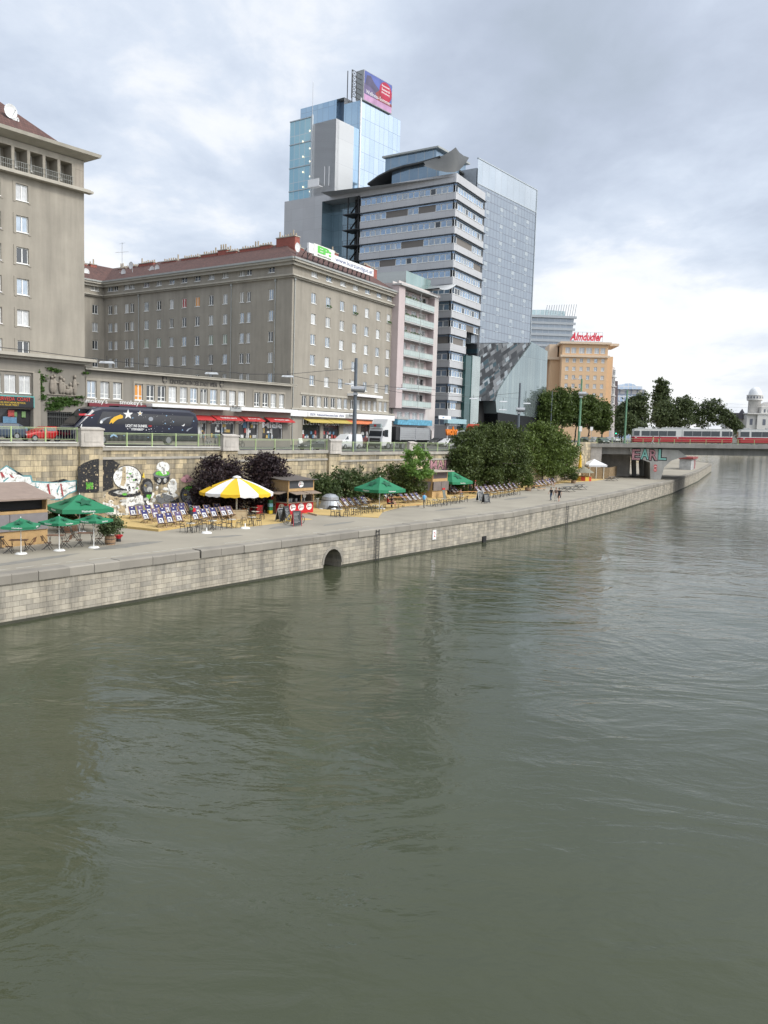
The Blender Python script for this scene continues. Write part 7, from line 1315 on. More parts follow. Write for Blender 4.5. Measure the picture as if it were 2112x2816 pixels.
for a, b_ in ((.05, uE2*.52), (uE2*.56, uE2+.1)): g.add([(a,-.05,zs0-.02),(b_,-.05,zs0-.02),(b_,-1.0,zs0-.2),(a,-1.0,zs0-.2),(a,-.05,zs0-.07),(b_,-.05,zs0-.07),(b_,-1.0,zs0-.25),(a,-1.0,zs0-.25)], [(3,2,1,0),(4,5,6,7),(0,1,5,4),(2,3,7,6),(0,4,7,3),(1,2,6,5)])
g.add([(-.05,.05,zs0-.02),(-.05,1.6,zs0-.02),(-1.1,1.6,zs0-.2),(-1.1,.05,zs0-.2),(-.05,.05,zs0-.07),(-.05,1.6,zs0-.07),(-1.1,1.6,zs0-.25),(-1.1,.05,zs0-.25)], [(0,1,2,3),(7,6,5,4),(2,6,7,3),(0,4,5,1)]); g.build('flap', wood_d, t, Matrix())
emw, emr, emb = M('sign_white'), M('sign_red'), M('sign_black'); 
def emblem(parent, T_, r):
    g = MB(); n = 20; g.add([(r*math.cos(2*math.pi*i/n), 0, r*.82*math.sin(2*math.pi*i/n)) for i in range(n)], [tuple(range(n))]); o = g.build('emblem', emw, parent, T_); text('Segafredo', r*.5, r*1.5, emb, o, T_ @ Matrix.Translation((r*.12,-.006,-r*.28)), 'script', .004, shear=.25); g = MB(); g.add([(-r*.7,-.007,-r*.45),(-r*.5,-.007,-r*.45),(-r*.25,-.007,r*.5),(-r*.45,-.007,r*.5)], [(0,1,2,3)]); g.build('stroke', emr, o, T_)
for i in range(3): emblem(t, f.T(uE2*(i*.32+.19), zq+(zc-zq)*.6, -.02), .42)
emblem(t, f.T(0, zq+(zc-zq)*.6, 0) @ Matrix.Translation((-.02, .8, 0)) @ Matrix.Rotation(-math.pi/2, 4, 'Z'), .42); emblem(t, f.T(uE2*.48, (zs0+.28+zt_)/2, -.05), .38)
g = MB(); g.T = f.T(); g.box(.15, 1.7, zq, uE2-.15, 1.75, zs0, 1)
for x in (.5, .8, 1.5, 2.3): g.box(x, .4, zc+.06, x+.25, .7, zc+.35+.1*random.random())
g.build('interior', [M('machine_steel', (.4,.41,.42), .3, .7), dark_in], t, Matrix()); g = MB(); g.T = f.T(); g.cyl((uE2*.72,.3,zc+.06),(uE2*.72,.3,zc+.5),.04); g.cyl((uE2*.72,.24,zc+.62),(uE2*.72,.3,zc+.62),.22,n=14); tag(g.build('table_fan', emw, None, Matrix()), 'round white table fan standing on the red kiosk counter', 'fan')
q = f.T(-.02, zq+2.0, 2.5).translation; g = MB(); n = 20; Mx = f.T(-.08, (zc+zs0)/2+.0, 2.35) @ Matrix.Rotation(-math.pi/2, 4, 'Z')
g.sheet([[((.38+.1*math.cos(b_))*math.cos(a), .1*math.sin(b_), (.38+.1*math.cos(b_))*math.sin(a)) for b_ in [2*math.pi*k/8 for k in range(9)]] for a in [2*math.pi*i/n for i in range(n+1)]]); tag(g.build('life_ring', M('ring_red', (.45,.03,.02), .5), None, Mx, True), 'red life ring hanging on the reed wall of the coffee kiosk', 'life ring')
for i, (a, lb) in enumerate((((.55,.42,.02),'yellow drinks crate at the bottom of the stack by the coffee kiosk'),((.02,.16,.06),'green drinks crate second from the bottom of the stack by the coffee kiosk'),((.22,.45,.55),'pale blue drinks crate third in the stack by the coffee kiosk'),((.02,.12,.05),'dark green drinks crate on top of the stack by the coffee kiosk'))):
    q = P(743, 1413); g = MB(); z = i*.34; g.T = TR(q.x, q.y, 2.82+z, AZ-.2); g.box(-.2,-.15,0,.2,-.12,.33); g.box(-.2,.12,0,.2,.15,.33); g.box(-.2,-.12,0,-.17,.12,.33); g.box(.17,-.12,0,.2,.12,.33); g.box(-.17,-.12,.0,.17,.12,.03); g.box(-.21,-.16,.28,.21,-.151,.32); g.T = g.T @ Matrix.Scale(1.25, 4) if 0 else g.T; tag(g.build('drinks_crate', M('crate_%d' % i, a, .5), None, Matrix()), lb, 'crate', 'drinks crates stacked by the coffee kiosk')
# shuttered kiosk under the pink letters
f = kf(1188, 1370); uE3 = f.u(1229, 1365); hz = lambda y: f.z(1190, y); zt_ = hz(1298); t = thing('kiosk', 'shuttered plywood kiosk with hanging brown flaps below the pink graffiti letters', 'kiosk', f.T(0, zq)); g = MB(); g.T = f.T(); g.box(0,0,zq,uE3,.1,hz(1348)); g.box(0,.1,zq,.1,4.5,zt_); g.box(uE3-.1,.1,zq,uE3,4.5,zt_); g.box(.1,4.4,zq,uE3-.1,4.5,zt_); g.box(0,0,hz(1325),uE3,.1,hz(1317)); g.box(0,0,hz(1317),.12,.1,zt_); g.box(uE3-.12,0,hz(1317),uE3,.1,zt_); g.build('wall', M('plywood', (.45,.30,.14), .8, 0, .15, 2), t, Matrix())
g = MB(); g.box(.12,.04,hz(1317),uE3-.12,.09,zt_); g.build('sign_panel', M('panel_purple', (.09,.07,.075), .7), t, f.T()); g = MB(); g.T = f.T()
for a, b_ in ((.06, uE3*.52), (uE3*.54, uE3+.1)): g.box(a, -.14, hz(1350), b_, -.08, hz(1325))
g.add([(-.1,.1,hz(1325)),(-.1,2.2,hz(1325)),(-.55,2.2,hz(1350)),(-.55,.1,hz(1350))], [(0,1,2,3)]); g.build('flap', panel_b, t, Matrix()); g = MB(); g.box(-.6,-.7,zt_,uE3+.5,5,zt_+.12); g.build('roof', M('roof_ply', (.36,.31,.26), .8, 0, .15, 2), t, f.T())
# reed fence, gazebo and small round bar near the bridge
f = kf(1602, 1312); ff2 = f.u(1694, 1312); u1 = plane(toST(P(1602,1312))[1]); a, b_, c = P(1602, 1316), P(1675, 1318), P(1695, 1312); h = 2.3; t = thing('reed_fence', 'brown reed fence around the white gazebo by the bridge', 'fence', TR(a.x, a.y, 2.8))
for p_, q_ in ((a, b_), (b_, c)):
    fr = Fac(p_.xy, (q_-p_).xy); g = MB(); g.box(0, 0, 2.8, (q_-p_).length, .06, 2.8+h); g.build('panel', reed, t, fr.T())
for w_ in (.25, .5, .78): q = a.lerp(b_, w_); g = MB(); g.box(q.x-.05,q.y-.12,2.8,q.x+.05,q.y-.02,2.8+h); g.build('post', M('sign_cream'), t, Matrix())
q = PY(1633, 1280, 171); t = thing('gazebo', 'white pavilion tent with a low pyramid roof behind the reed fence', 'gazebo', TR(q.x, q.y, 2.8)); g = MB(); hw = 2.3; ze, za = q.z-2.8+.2, PY(1633,1262,171).z-2.8
for k in range(4): a0 = R(45+90*k+12); a1 = a0+R(90); p0, p1 = (hw*1.2*math.cos(a0), hw*1.2*math.sin(a0)), (hw*1.2*math.cos(a1), hw*1.2*math.sin(a1)); m0, m1_ = (p0[0]*.35,p0[1]*.35), (p1[0]*.35,p1[1]*.35); g.add([(*p0,ze),(*p1,ze),(*m1_,ze+(za-ze)*.62),(*m0,ze+(za-ze)*.62),(0,0,za),(*p0,ze-.35),(*p1,ze-.35)], [(0,1,2,3),(3,2,4),(5,6,1,0)])
g.build('canopy', M('canvas_white', (.66,.66,.66), .8, 0, .05), t)
for k in range(4): a0 = R(45+90*k+12); g = MB(); g.cyl((hw*1.15*math.cos(a0),hw*1.15*math.sin(a0),0),(hw*1.15*math.cos(a0),hw*1.15*math.sin(a0),ze),.04); g.build('leg', M('galvanised'), t)
q = P(1604, 1322); t = thing('round_bar', 'small round bar with a pointed roof and red and yellow panels', 'bar', TR(q.x, q.y, 2.8)); g = MB(); g.lathe([(1.5,0),(1.5,.8),(1.6,.85),(1.2,.86)], 12); g.m = [i % 2 if i < 12 else 2 for i in range(len(g.f))]; g.build('counter', [M('panel_red', (.45,.05,.02), .6), M('panel_yellow', (.6,.38,.05), .6), wood], t); g = MB(); g.lathe([(2.0,1.55),(1.95,1.6),(.1,2.7)], 12); g.build('roof', M('roof_thatch', (.20,.19,.14), .9, 0, .2, 4), t); 
for k in range(6): a0 = R(60*k); g = MB(); g.cyl((1.45*math.cos(a0),1.45*math.sin(a0),.8),(1.45*math.cos(a0),1.45*math.sin(a0),1.6),.04); g.build('post', wood, t)
q = P(1593, 1318); t = thing('closed_parasol', 'tall furled yellow parasol beside the round bar', 'parasol', TR(q.x, q.y, 2.8)); g = MB(); zt_ = PY(1592,1243,q.y).z-2.8; g.lathe([(.30,zt_*.32),(.34,zt_*.45),(.24,zt_*.75),(.08,zt_)], 10); g.build('canopy', M('canvas_yellow', (.62,.40,.03), .8, 0, .1), t, smooth=True); g = MB(); g.cyl((0,0,0),(0,0,zt_+.1),.05); g.build('pole', emw, t)
# ================================================================ parasols
green_c = M('canvas_green', (.012,.165,.075), .75, 0, .07, 1.2); green_s = M('star_green', (.006,.085,.04), .75)
def parasol(px, py, apy, rpy, half, label, small=False, rot=.0):
    q = P(px, py); Y = q.y; za = PY(px, apy, Y).z-2.8; zr = PY(px, rpy, Y).z-2.8; t = thing('green_parasol', label, 'parasol', TR(q.x, q.y, 2.8, AZ+rot), 'green parasols on the quay'); n = 4; h = half; c = [(h,h),(-h,h),(-h,-h),(h,-h)]; g = MB(); vd = .32 if not small else .16
    for k in range(4):
        p0, p1 = c[k], c[(k+1) % 4]; N_ = 6; rows = []
        for i in range(N_+1): 
            w_ = i/N_; sag = -.06*math.sin(math.pi*w_); rows.append([(p0[0]*w_+(p1[0]-p0[0])*w_*j/6, p0[1]*w_+(p1[1]-p0[1])*w_*j/6, za+(zr-za)*w_+sag-(.05*w_*math.sin(math.pi*j/6))) for j in range(7)])
        g.sheet(rows); e = rows[-1]; g.sheet([e, [(x*1.003, y*1.003, z-vd) for x, y, z in e]])
    g.build('canopy', green_c, t, smooth=False); g = MB(); g.cyl((0,0,0),(0,0,za+.08),.045 if not small else .028); g.build('pole', emw, t); g = MB(); g.cyl((0,0,0),(0,0,.08),.38 if small else .5,.3,14); g.build('base', emw, t)
    can = [o for o in t.children if o.name.startswith('canopy')][0]; sl = math.atan2(za-zr, h)
    for k in range(4):                                  # dark star and white maker's strip on every side
        Mk = wm(t) @ Matrix.Rotation(math.pi/2*k, 4, 'Z'); T1 = Mk @ Matrix.Translation((0, -h*.55, za+(zr-za)*.55)) @ Matrix.Rotation(sl, 4, 'X'); g = MB(); r = h*.36; g.add([(r*(1 if i % 2 == 0 else .42)*math.sin(math.pi*i/5), r*(1 if i % 2 == 0 else .42)*math.cos(math.pi*i/5)*.9, .03) for i in range(10)], [tuple(range(10))[::-1]]); g.build('star', green_s, can, T1)
        text('Heineken', .1 if small else .16, .6 if small else 1.0, emw, can, Mk @ Matrix.Translation((0, -h*1.006-.012, zr-vd*.8)), 'lettering', .006, bold=.01)
parasol(219, 1462, 1359, 1393, 1.95, 'large green parasol over the folding chairs at the left', rot=-.25)
for px, py, ap, rp_, hf, ro, lb in ((58,1523,1424,1444,.98,-.75,'leftmost small green parasol at the promenade edge'),(163,1514,1418,1434,.9,.2,'middle small green parasol at the promenade edge'),(258,1506,1413,1428,.9,.3,'right small green parasol beside the potted olive')): parasol(px, py, ap, rp_, hf, lb, True, ro)
parasol(1043, 1400, 1311, 1343, 1.95, 'large green parasol in the middle beside two seated women', rot=-.18); parasol(1239, 1359, 1293, 1322, 2.1, 'large green parasol between the shuttered kiosk and the big tree', rot=-.15)
q = P(650, 1419); t = thing('striped_parasol', 'huge yellow and white striped round parasol', 'parasol', TR(q.x, q.y, 2.8)); Y = q.y; za = PY(650,1312,Y).z-2.8; zr = PY(650,1352,Y).z-2.8; rr_ = 3.45; g = MB(); n = 12; W2 = [M('canvas_sun', (.66,.42,.015), .75, 0, .06), M('canvas_white')]
for k in range(n):
    a0, a1 = 2*math.pi*(k-.5)/n-math.pi/2, 2*math.pi*(k+.5)/n-math.pi/2; rows = []
    for i in range(7): w_ = i/6; z = za+(zr-za)*w_+.12*math.sin(math.pi*w_); rows.append([(rr_*w_*(math.cos(a0)*(1-j/4)+math.cos(a1)*j/4)*(1), rr_*w_*(math.sin(a0)*(1-j/4)+math.sin(a1)*j/4), z-.05*w_*math.sin(math.pi*j/4)) for j in range(5)])
    g.sheet(rows, k % 2); e = rows[-1]; g.sheet([e, [(x, y, z-.28+.04*math.cos(j*math.pi)) for j, (x, y, z) in enumerate(e)]], k % 2)
o = g.build('canopy', W2, t); g = MB(); g.lathe([(.42,za-.06),(.36,za+.06),(.02,za+.16)], 12); g.build('cap', W2[1], t); g = MB(); g.cyl((0,0,0),(0,0,za),.085,n=10); g.build('pole', M('sign_cream'), t)
for k in range(n): a0 = 2*math.pi*(k-.5)/n-math.pi/2; g = MB(); g.bar((0,0,za-.12),(rr_*.97*math.cos(a0),rr_*.97*math.sin(a0),zr-.02),.04,.05); g.build('rib', wood, t)
q = P(657, 1427); g = MB(); g.T = TR(q.x, q.y, 2.8, AZ-.6); g.box(-.75,-.5,0,.75,.5,.75)
for z in (.22, .48): g.box(-.76,-.512,z,.76,-.5,z+.03)
g.box(-.8,-.55,.75,.8,.55,.8); tag(g.build('timber_plinth', M('pale_wood', (.42,.34,.22), .85, 0, .15, 3), None, Matrix()), 'pale timber plinth round the foot of the striped parasol', 'plinth')
for px, py, lb in ((568,1466,'lone white parasol base in front of the second bistro table'),(674,1453,'lone white parasol base right of the third bistro table'),(887,1400,'white parasol base left of the silver tent'),(1050,1400,'white slab at the foot of the middle green parasol')): q = P(px, py); g = MB(); g.T = TR(q.x, q.y, 2.8); g.cyl((0,0,0),(0,0,.1),.42,.34,16); g.cyl((0,0,.1),(0,0,.42),.05); tag(g.build('parasol_base', emw, None, Matrix()), lb, 'parasol base', 'empty parasol bases')
# silver covered tent
q = P(908, 1399); t = thing('covered_tent', 'round grey silver tarpaulin tent beside the kiosk', 'tent', TR(q.x, q.y, 2.8, .3)); g = MB(); silv = M('tarp_silver', (.34,.36,.38), .35, .35, .2, 2.5, .6); n = 22; rows = []
for r_, z in ((1.28,0),(1.12,.45),(.92,.92),(.9,.98),(.86,1.28),(.5,1.55),(.02,1.62)): rows.append([(r_*(1+.035*math.sin(i*5.3+z*4))*math.cos(2*math.pi*i/n), r_*(1+.035*math.sin(i*5.3+z*4))*math.sin(2*math.pi*i/n), z) for i in range(n+1)])
g.sheet(rows); g.build('tarpaulin', silv, t); g = MB(); g.lathe([(.94,.9),(.96,.95),(.94,1.0)], 22); g.build('strap', M('tarp_dark', (.1,.1,.11), .7), t); g = MB(); g.add([(-.7,-1.24,0),(.75,-1.22,0),(.5,-1.15,.42),(-.4,-1.17,.45)], [(0,1,2,3)]); g.build('opening', dark_in, t)
q = P(873, 1398); g = MB(); g.T = TR(q.x, q.y, 2.8); g.cyl((0,0,0),(0,0,1.0),.12); g.box(-.16,-.16,1.0,.16,.16,1.08); tag(g.build('bollard', M('bollard_pale', (.36,.38,.34), .8), None, Matrix()), 'pale bollard between the red kiosk and the silver tent', 'bollard')
# potted plants
def potplant(px, py, rpx, ppx, hpx, label, barrel=True, mat=None, n=2600, flat_=False):
    q = P(px, py); k = q.y/F; t = thing('potted_plant', label, 'potted plant', TR(q.x, q.y, 2.8), 'potted plants on the quay'); h = rpx[1]*k; r = rpx[0]*k; g = MB(); g.lathe([(.01,0),(r*.86,0),(r,h*.5),(r*.93,h),(r*.8,h),(r*.8,h*.9),(.01,h*.9)], 14); g.build('pot', M('barrel_wood', (.30,.19,.11), .8, 0, .2, 5) if barrel else M('terracotta', (.3,.2,.15), .8), t)
    if barrel: g = MB(); [g.lathe([(r*1.0*c_,h*z),(r*1.015*c_+.012,h*(z+.02)),(r*1.0*c_+.01,h*(z+.08))], 14) for z, c_ in ((.15,.92),(.62,.99))]; g.build('hoop', steel_dark, t)
    g = MB(); g.cyl((0,0,h*.8),(0,0,h+hpx*k*.9),.05); g.build('stem', M('bark0.06', (.06,.05,.04)), t); W = ppx*k; H2 = hpx*k; leaf_cloud(blob_pts([(0,0,h+H2,W,W,H2*.95),(W*.25,0,h+H2*1.35,W*.6,W*.6,H2*.7),(-W*.2,0,h+H2*.6,W*.7,W*.7,H2*.5)], n, .1), .09, 'foliage', mat or L_bush, t)
potplant(303, 1497, (15,24), 34, 28, 'leafy olive bush in a wooden barrel right of the small green parasols', mat=leafmat('leaf_olive', (.05,.075,.03), (.16,.20,.09), .3)); potplant(1452, 1350, (9,10), 16, 17, 'tall green bush in a wooden barrel beyond the big tree', mat=L_mid, n=2200); potplant(1577, 1329, (7,8), 13, 10, 'clipped dark round bush in a pot by the round bar', mat=L_dark, n=2200)
q = P(326, 1489); t = thing('red_bin', 'red tub on a black base next to the barrel plant', 'tub', TR(q.x, q.y, 2.8, .2)); g = MB(); g.cyl((0,0,0),(0,0,.22),.17,n=12); g.build('base', black_p, t); g = MB(); g.lathe([(.16,.22),(.26,.42),(.30,.48),(.12,.5)], 12); g.box(-.28,-.2,.38,.28,.2,.46); g.build('tub', redp, t)
q = P(525, 1443); t = thing('litter_post', 'black post with a red and green litter box in front of the deckchairs', 'bin', TR(q.x, q.y, 2.8, AZ)); g = MB(); g.cyl((0,0,0),(0,0,1.0),.04); g.cyl((0,0,.9),(0,0,1.25),.2,.2,12); g.build('post', black_p, t); g = MB(); g.box(.02,-.24,1.12,.3,-.05,1.42); g.box(-.22,-.22,1.3,.02,-.05,1.45,1); g.build('box', [redp, M('crate_1')], t)
# writing boards
def aboard(px, py, h, w_, label, frame, rz=0): 
    q = P(px, py); t = thing('menu_board', label, 'board', TR(q.x, q.y, 2.8, AZ+rz), 'menu boards on the quay'); d = h*.24
    for sg in (-1, 1): 
        Mk = Matrix.Translation((0, sg*d, 0)) @ Matrix.Rotation(-sg*math.atan2(-d, h), 4, 'X'); g = MB(); g.T = Mk; o = (-.03, 0) if sg < 0 else (0, .03); g.box(-w_/2, o[0], .12, w_/2, o[1], h); b_ = g.build('board', M('slate_black', (.03,.033,.036), .7, 0, .2, 4), t); g = MB(); g.T = Mk
        for x in (-w_/2-.03, w_/2): g.box(x, o[0]-.01, 0, x+.03, o[1]+.01, h+.02)
        g.box(-w_/2, o[0]-.01, h, w_/2, o[1]+.01, h+.04); g.build('frame', frame, t); g = MB(); g.T = Mk
        for i in range(8): z = .3+(h-.4)*i/8; y = (-.036 if sg < 0 else .034); g.box(-w_*.4, y, z, w_*random.uniform(-.05,.4), y+.002, z+.028)
        g.build('chalk_writing', M('chalk', (.42,.42,.40), .9), b_)
    return t
alum = M('galvanised'); aboard(770, 1433, 1.15, .7, 'grey chalk menu board leftmost of the three by the red kiosk', alum, .1); aboard(786, 1436, 1.45, .8, 'dark tall chalk menu board in the middle by the red kiosk', steel_dark, .25); tb_ = aboard(815, 1446, 1.35, .72, 'red framed folding menu board in front of the red kiosk', redp, -.5); aboard(1320, 1379, 1.3, .85, 'pale framed chalk board left of a darker one near the big tree', emw, -.3); aboard(1336, 1384, 1.15, .85, 'dark chalk board right of a pale framed one near the big tree', steel_dark, -.3)
q = P(1219, 1370); t = thing('menu_board', 'small chalk board leaning on the shuttered kiosk', 'board', TR(q.x, q.y, 2.8, AZ), 'menu boards on the quay'); g = MB(); g.add([(-.3,-.25,0),(.3,-.25,0),(.3,0,1.1),(-.3,0,1.1),(-.3,-.22,0),(.3,-.22,0),(.3,.03,1.1),(-.3,.03,1.1)], [(0,1,2,3),(7,6,5,4),(0,4,5,1),(2,6,7,3),(1,5,6,2),(0,3,7,4)]); g.build('board', M('slate_grey', (.12,.14,.13), .7), t); g = MB(); g.box(-.3,-.05,1.1,.3,.05,1.3); g.build('header', redp, t)
q = P(800, 1441); bike('yellow bicycle leaning between the menu boards', (.55,.36,.02), TR(q.x, q.y, 2.8, AZ-.3)); q = P(822, 1441); bike('black bicycle behind the red framed menu board', (.05,.05,.055), TR(q.x, q.y, 2.8, AZ+.15))
# ================================================================ deckchairs
def deckchair():
    t = thing('deckchair', 'navy deckchair', 'deckchair', TR(0,0,0)); g = MB(); wd_ = M('deck_wood', (.33,.22,.12), .7, 0, .15, 5)
    for x in (-.31, .31): g.bar((x,.55,0),(x,-.72,1.02),.05,.035); g.bar((x*.9,-.62,0),(x*.9,.50,.40),.045,.03)
    for y, z in ((-.72,1.02),(.50,.40),(-.6,.04),(.53,.05)): g.bar((-.31,y,z),(.31,y,z),.035,.035)
    g.build('frame', wd_, t); rows = [(.50,.42),(.3,.30),(.08,.30),(-.15,.42),(-.4,.68),(-.6,.90),(-.72,1.04)]; g = MB(); g.sheet([[(-.28,y,z),(.28,y,z)] for y, z in rows]); g.sheet([[(-.28,y-.01,z-.012),(.28,y-.01,z-.012)] for y, z in rows]); c = g.build('canvas', M('canvas_navy', (.030,.030,.115), .85, 0, .2, 3), t)
    g = MB()
    def on(x, s_):                                      # point on the sling, s_ from the foot (0) to the head (1)
        L_ = [0]
        for (a, b_), (c_, d) in zip(rows, rows[1:]): L_.append(L_[-1]+math.hypot(c_-a, d-b_))
        y = float(np.interp(s_*L_[-1], L_, [r[0] for r in rows])); z = float(np.interp(s_*L_[-1], L_, [r[1] for r in rows])); return (x, y+.012, z+.016)
    for q in (((-.18,.30),(-.09,.30),(-.09,.70),(-.18,.70)),((-.18,.62),(.16,.62),(.16,.70),(-.18,.70)),((.08,.44),(.16,.44),(.16,.62),(.08,.62)),((-.03,.36),(.05,.36),(.05,.55),(-.03,.55)),((-.03,.36),(.2,.30),(.22,.36),(.05,.42)),((-.06,.86),(.06,.86),(.06,.92),(-.06,.92))): g.add([on(*p) for p in q], [(0,1,2,3)])
    g.build('logo', M('print_white', (.62,.62,.60), .85), c); return t
proto = deckchair(); purple = proto.copy; first = [True]; DC = []
pale_m = M('canvas_violet', (.10,.075,.15), .85, 0, .2, 3)
def put_chair(px, py, z, rz, label, group, violet=False):
    q = P(px, py, z); q = Vector((q.x, q.y, 0)); face = math.atan2(-DT.y, -DT.x)-math.pi/2+rz; off = Matrix.Rotation(face, 4, 'Z') @ Vector((0, .55, 0)); Mx = TR(q.x-off.x, q.y-off.y, z, face)
    if first[0]: o = proto; o.matrix_basis = Mx; o['label'] = label; o['group'] = group; first[0] = False
    else: o = dup(proto, Mx, label, group)
    if violet:
        for ch in o.children:
            if ch.name.startswith('canvas'): ch.data = violet_mesh; ch['label'] = 'faded violet canvas'
    DC.append(o)
violet_mesh = [c for c in proto.children if c.name.startswith('canvas')][0].data.copy(); violet_mesh.materials[0] = pale_m
za = lambda x, y: (340+x*.229, 1360+y*.229)
for lb, row, vi in (('navy deckchair with a white emblem in the rear row of the raised sand deck',((135,300),(235,290),(345,280),(450,270),(550,262),(650,255),(760,248),(850,225),(950,212)),(1,4)),('navy deckchair with a white emblem in the middle row of the raised sand deck',((305,348),(415,330),(525,312),(640,305),(750,292)),(1,)),('navy deckchair with a white emblem in the front row of the raised sand deck',((475,402),(585,388),(695,370)),(2,)),('navy deckchair in the front row between the litter box and the striped parasol',((905,348),(1015,328),(1120,312),(1240,302),(1320,290)),(3,4)),('navy deckchair in the second row between the litter box and the striped parasol',((935,290),(1060,275),(1165,258)),(0,))):
    for i, p_ in enumerate(row): put_chair(*za(*p_), 2.98, -.35+random.uniform(-.08, .08), lb, lb.replace('navy deckchair', 'deckchairs'), i in vi)
zb_ = lambda x, y: (900+x*.2532, 1330+y*.2532)
for lb, row, vi in (('deckchair in the front row between the silver tent and the middle green parasol',((195,282),(262,276),(325,268),(392,262),(460,252)),(0,1)),('deckchair in the rear row between the silver tent and the middle green parasol',((235,243),(310,236),(385,230),(460,222),(530,212),(590,205)),(0,)),('deckchair in the rear row behind the two seated women',((640,200),(700,195),(755,186),(812,178)),()),('deckchair in the front row left of the walker with the blue backpack',((888,216),(945,212),(1000,208),(1045,200)),(1,)),('deckchair in the rear row beside the shuttered kiosk',((925,180),(985,172),(1035,165)),())):
    for i, p_ in enumerate(row): put_chair(*zb_(*p_), 2.84, random.uniform(-.06, .06), lb, lb.replace('deckchair', 'deckchairs'), i in vi)
zc_ = lambda x, y: (1220+x*.2532, 1280+y*.2532)
for lb, row, vi in (('deckchair in the front row of the big block under the large trees',((430,318),(480,314),(530,308),(580,302),(630,294),(680,288),(730,280),(780,274),(828,268)),(0,3)),('deckchair in the middle row of the big block under the large trees',((470,288),(520,282),(570,276),(620,270),(670,262),(720,256),(770,248),(820,240),(860,232)),(1,)),('deckchair in the rear row of the big block under the large trees',((500,262),(550,256),(600,250),(650,243),(700,237),(750,230),(800,222),(845,214)),()),('deckchair under the parasol beside the shuttered kiosk',((115,318),(155,320),(195,318),(135,296)),()),('deckchair beyond the barrel bush near the bench',((1025,235),(1065,238),(1105,236),(1145,230),(1185,222),(1010,218),(1210,210),(1245,204)),(2,))):
    for i, p_ in enumerate(row): put_chair(*zc_(*p_), 2.84, random.uniform(-.06, .06), lb, lb.replace('deckchair', 'deckchairs'), i in vi)
zd_ = lambda x, y: (1500+x*.217, 1100+y*.217)
for p_ in ((545,975),(575,978),(690,992),(720,990),(750,986),(790,982)): put_chair(*zd_(*p_), 2.84, .3, 'deckchair standing in front of the reed fence', 'deckchairs in front of the reed fence')
# ================================================================ bistro tables and chairs, benches
met = M('bistro_metal', (.06,.058,.055), .5, .4, .1); ttop = M('table_top', (.55,.53,.46), .4, 0, .06)
def bistro_table():
    t = thing('bistro_table', 'table', 'table', TR(0,0,0)); g = MB(); g.cyl((0,0,.70),(0,0,.73),.36,n=18); g.build('tabletop', ttop, t); g = MB(); g.cyl((0,0,.04),(0,0,.7),.03); [g.bar((0,0,.25),(.28*math.cos(a),.28*math.sin(a),0),.03,.03) for a in (.5,2.6,4.7)]; g.build('pedestal', met, t); g = MB(); g.cyl((.05,.05,.73),(.05,.05,.79),.05,n=8); g.build('ashtray', black_p, t); return t
def bistro_chair():
    t = thing('bistro_chair', 'chair', 'chair', TR(0,0,0)); g = MB(); g.cyl((0,0,.43),(0,0,.46),.2,n=12); g.build('seat', met, t)
    for a, b_ in ((-.17,-.17),(.17,-.17),(.17,.17),(-.17,.17)): g = MB(); g.bar((a,b_,.44),(a*1.2,b_*1.2,0),.025,.025); g.build('leg', met, t)
    g = MB(); g.tube([(-.18,-.17,.45),(-.2,-.24,.8),(0,-.27,.86),(.2,-.24,.8),(.18,-.17,.45)],.014,5); g.tube([(-.2,-.22,.68),(-.25,.05,.66),(-.19,.17,.45)],.012,5); g.tube([(.2,-.22,.68),(.25,.05,.66),(.19,.17,.45)],.012,5); g.bar((0,-.18,.46),(0,-.26,.85),.05,.012); g.build('backrest', met, t); return t
pt, pc = bistro_table(), bistro_chair(); used = {}
def inst(proto_, key, Mx, label, group):
    if key not in used: used[key] = 1; proto_.matrix_basis = Mx; proto_['label'] = label; proto_['group'] = group; return proto_
    return dup(proto_, Mx, label, group)
def table_set(px, py, where, angs, z=2.8, r=.62):
    q = P(px, py, z); inst(pt, 't', TR(q.x, q.y, z, random.random()*6), 'round bistro table '+where, 'round bistro tables on the quay')
    for i, a in enumerate(angs): a = R(a)+random.uniform(-.15, .15); inst(pc, 'c', TR(q.x+r*math.cos(a), q.y+r*math.sin(a), z, a+math.pi/2), 'metal chair at table '+where, 'chairs at the table '+where)
z8 = lambda x, y: (500+x*.3014, 1220+y*.3014)
for p_, wh_, an in (((80,808),'in front of the litter box and deckchairs',(200,270,350,60)),((277,782),'second from the left along the deckchairs, behind a white parasol base',(190,275,350,90)),((452,768),'third from the left, before the timber plinth',(190,270,350)),((640,745),'fourth from the left, right of the timber plinth',(190,265,345)),((670,690),'behind the fourth table towards the crates',(0,200)),((660,648),'farthest back by the kiosk crates',(20,180)),((1435,665),'first on the left beyond the red kiosk',(185,265,355))): table_set(*z8(*p_), wh_, an)
for p_, wh_, an in (((285,345),'second in the row before the silver tent',(190,270,340)),((402,322),'third in the row, left of the middle green parasol',(190,265,345)),((520,308),'fourth in the row, under the middle green parasol',(190,270,350)),((1160,245),'first right of the walker with the backpack',(180,265,350)),((1265,232),'second right of the walker with the backpack',(185,270,345)),((1365,212),'third right of the walker with the backpack',(185,270,350)),((1450,198),'fourth right of the walker with the backpack',(190,265,345))): table_set(*zb_(*p_), wh_, an)
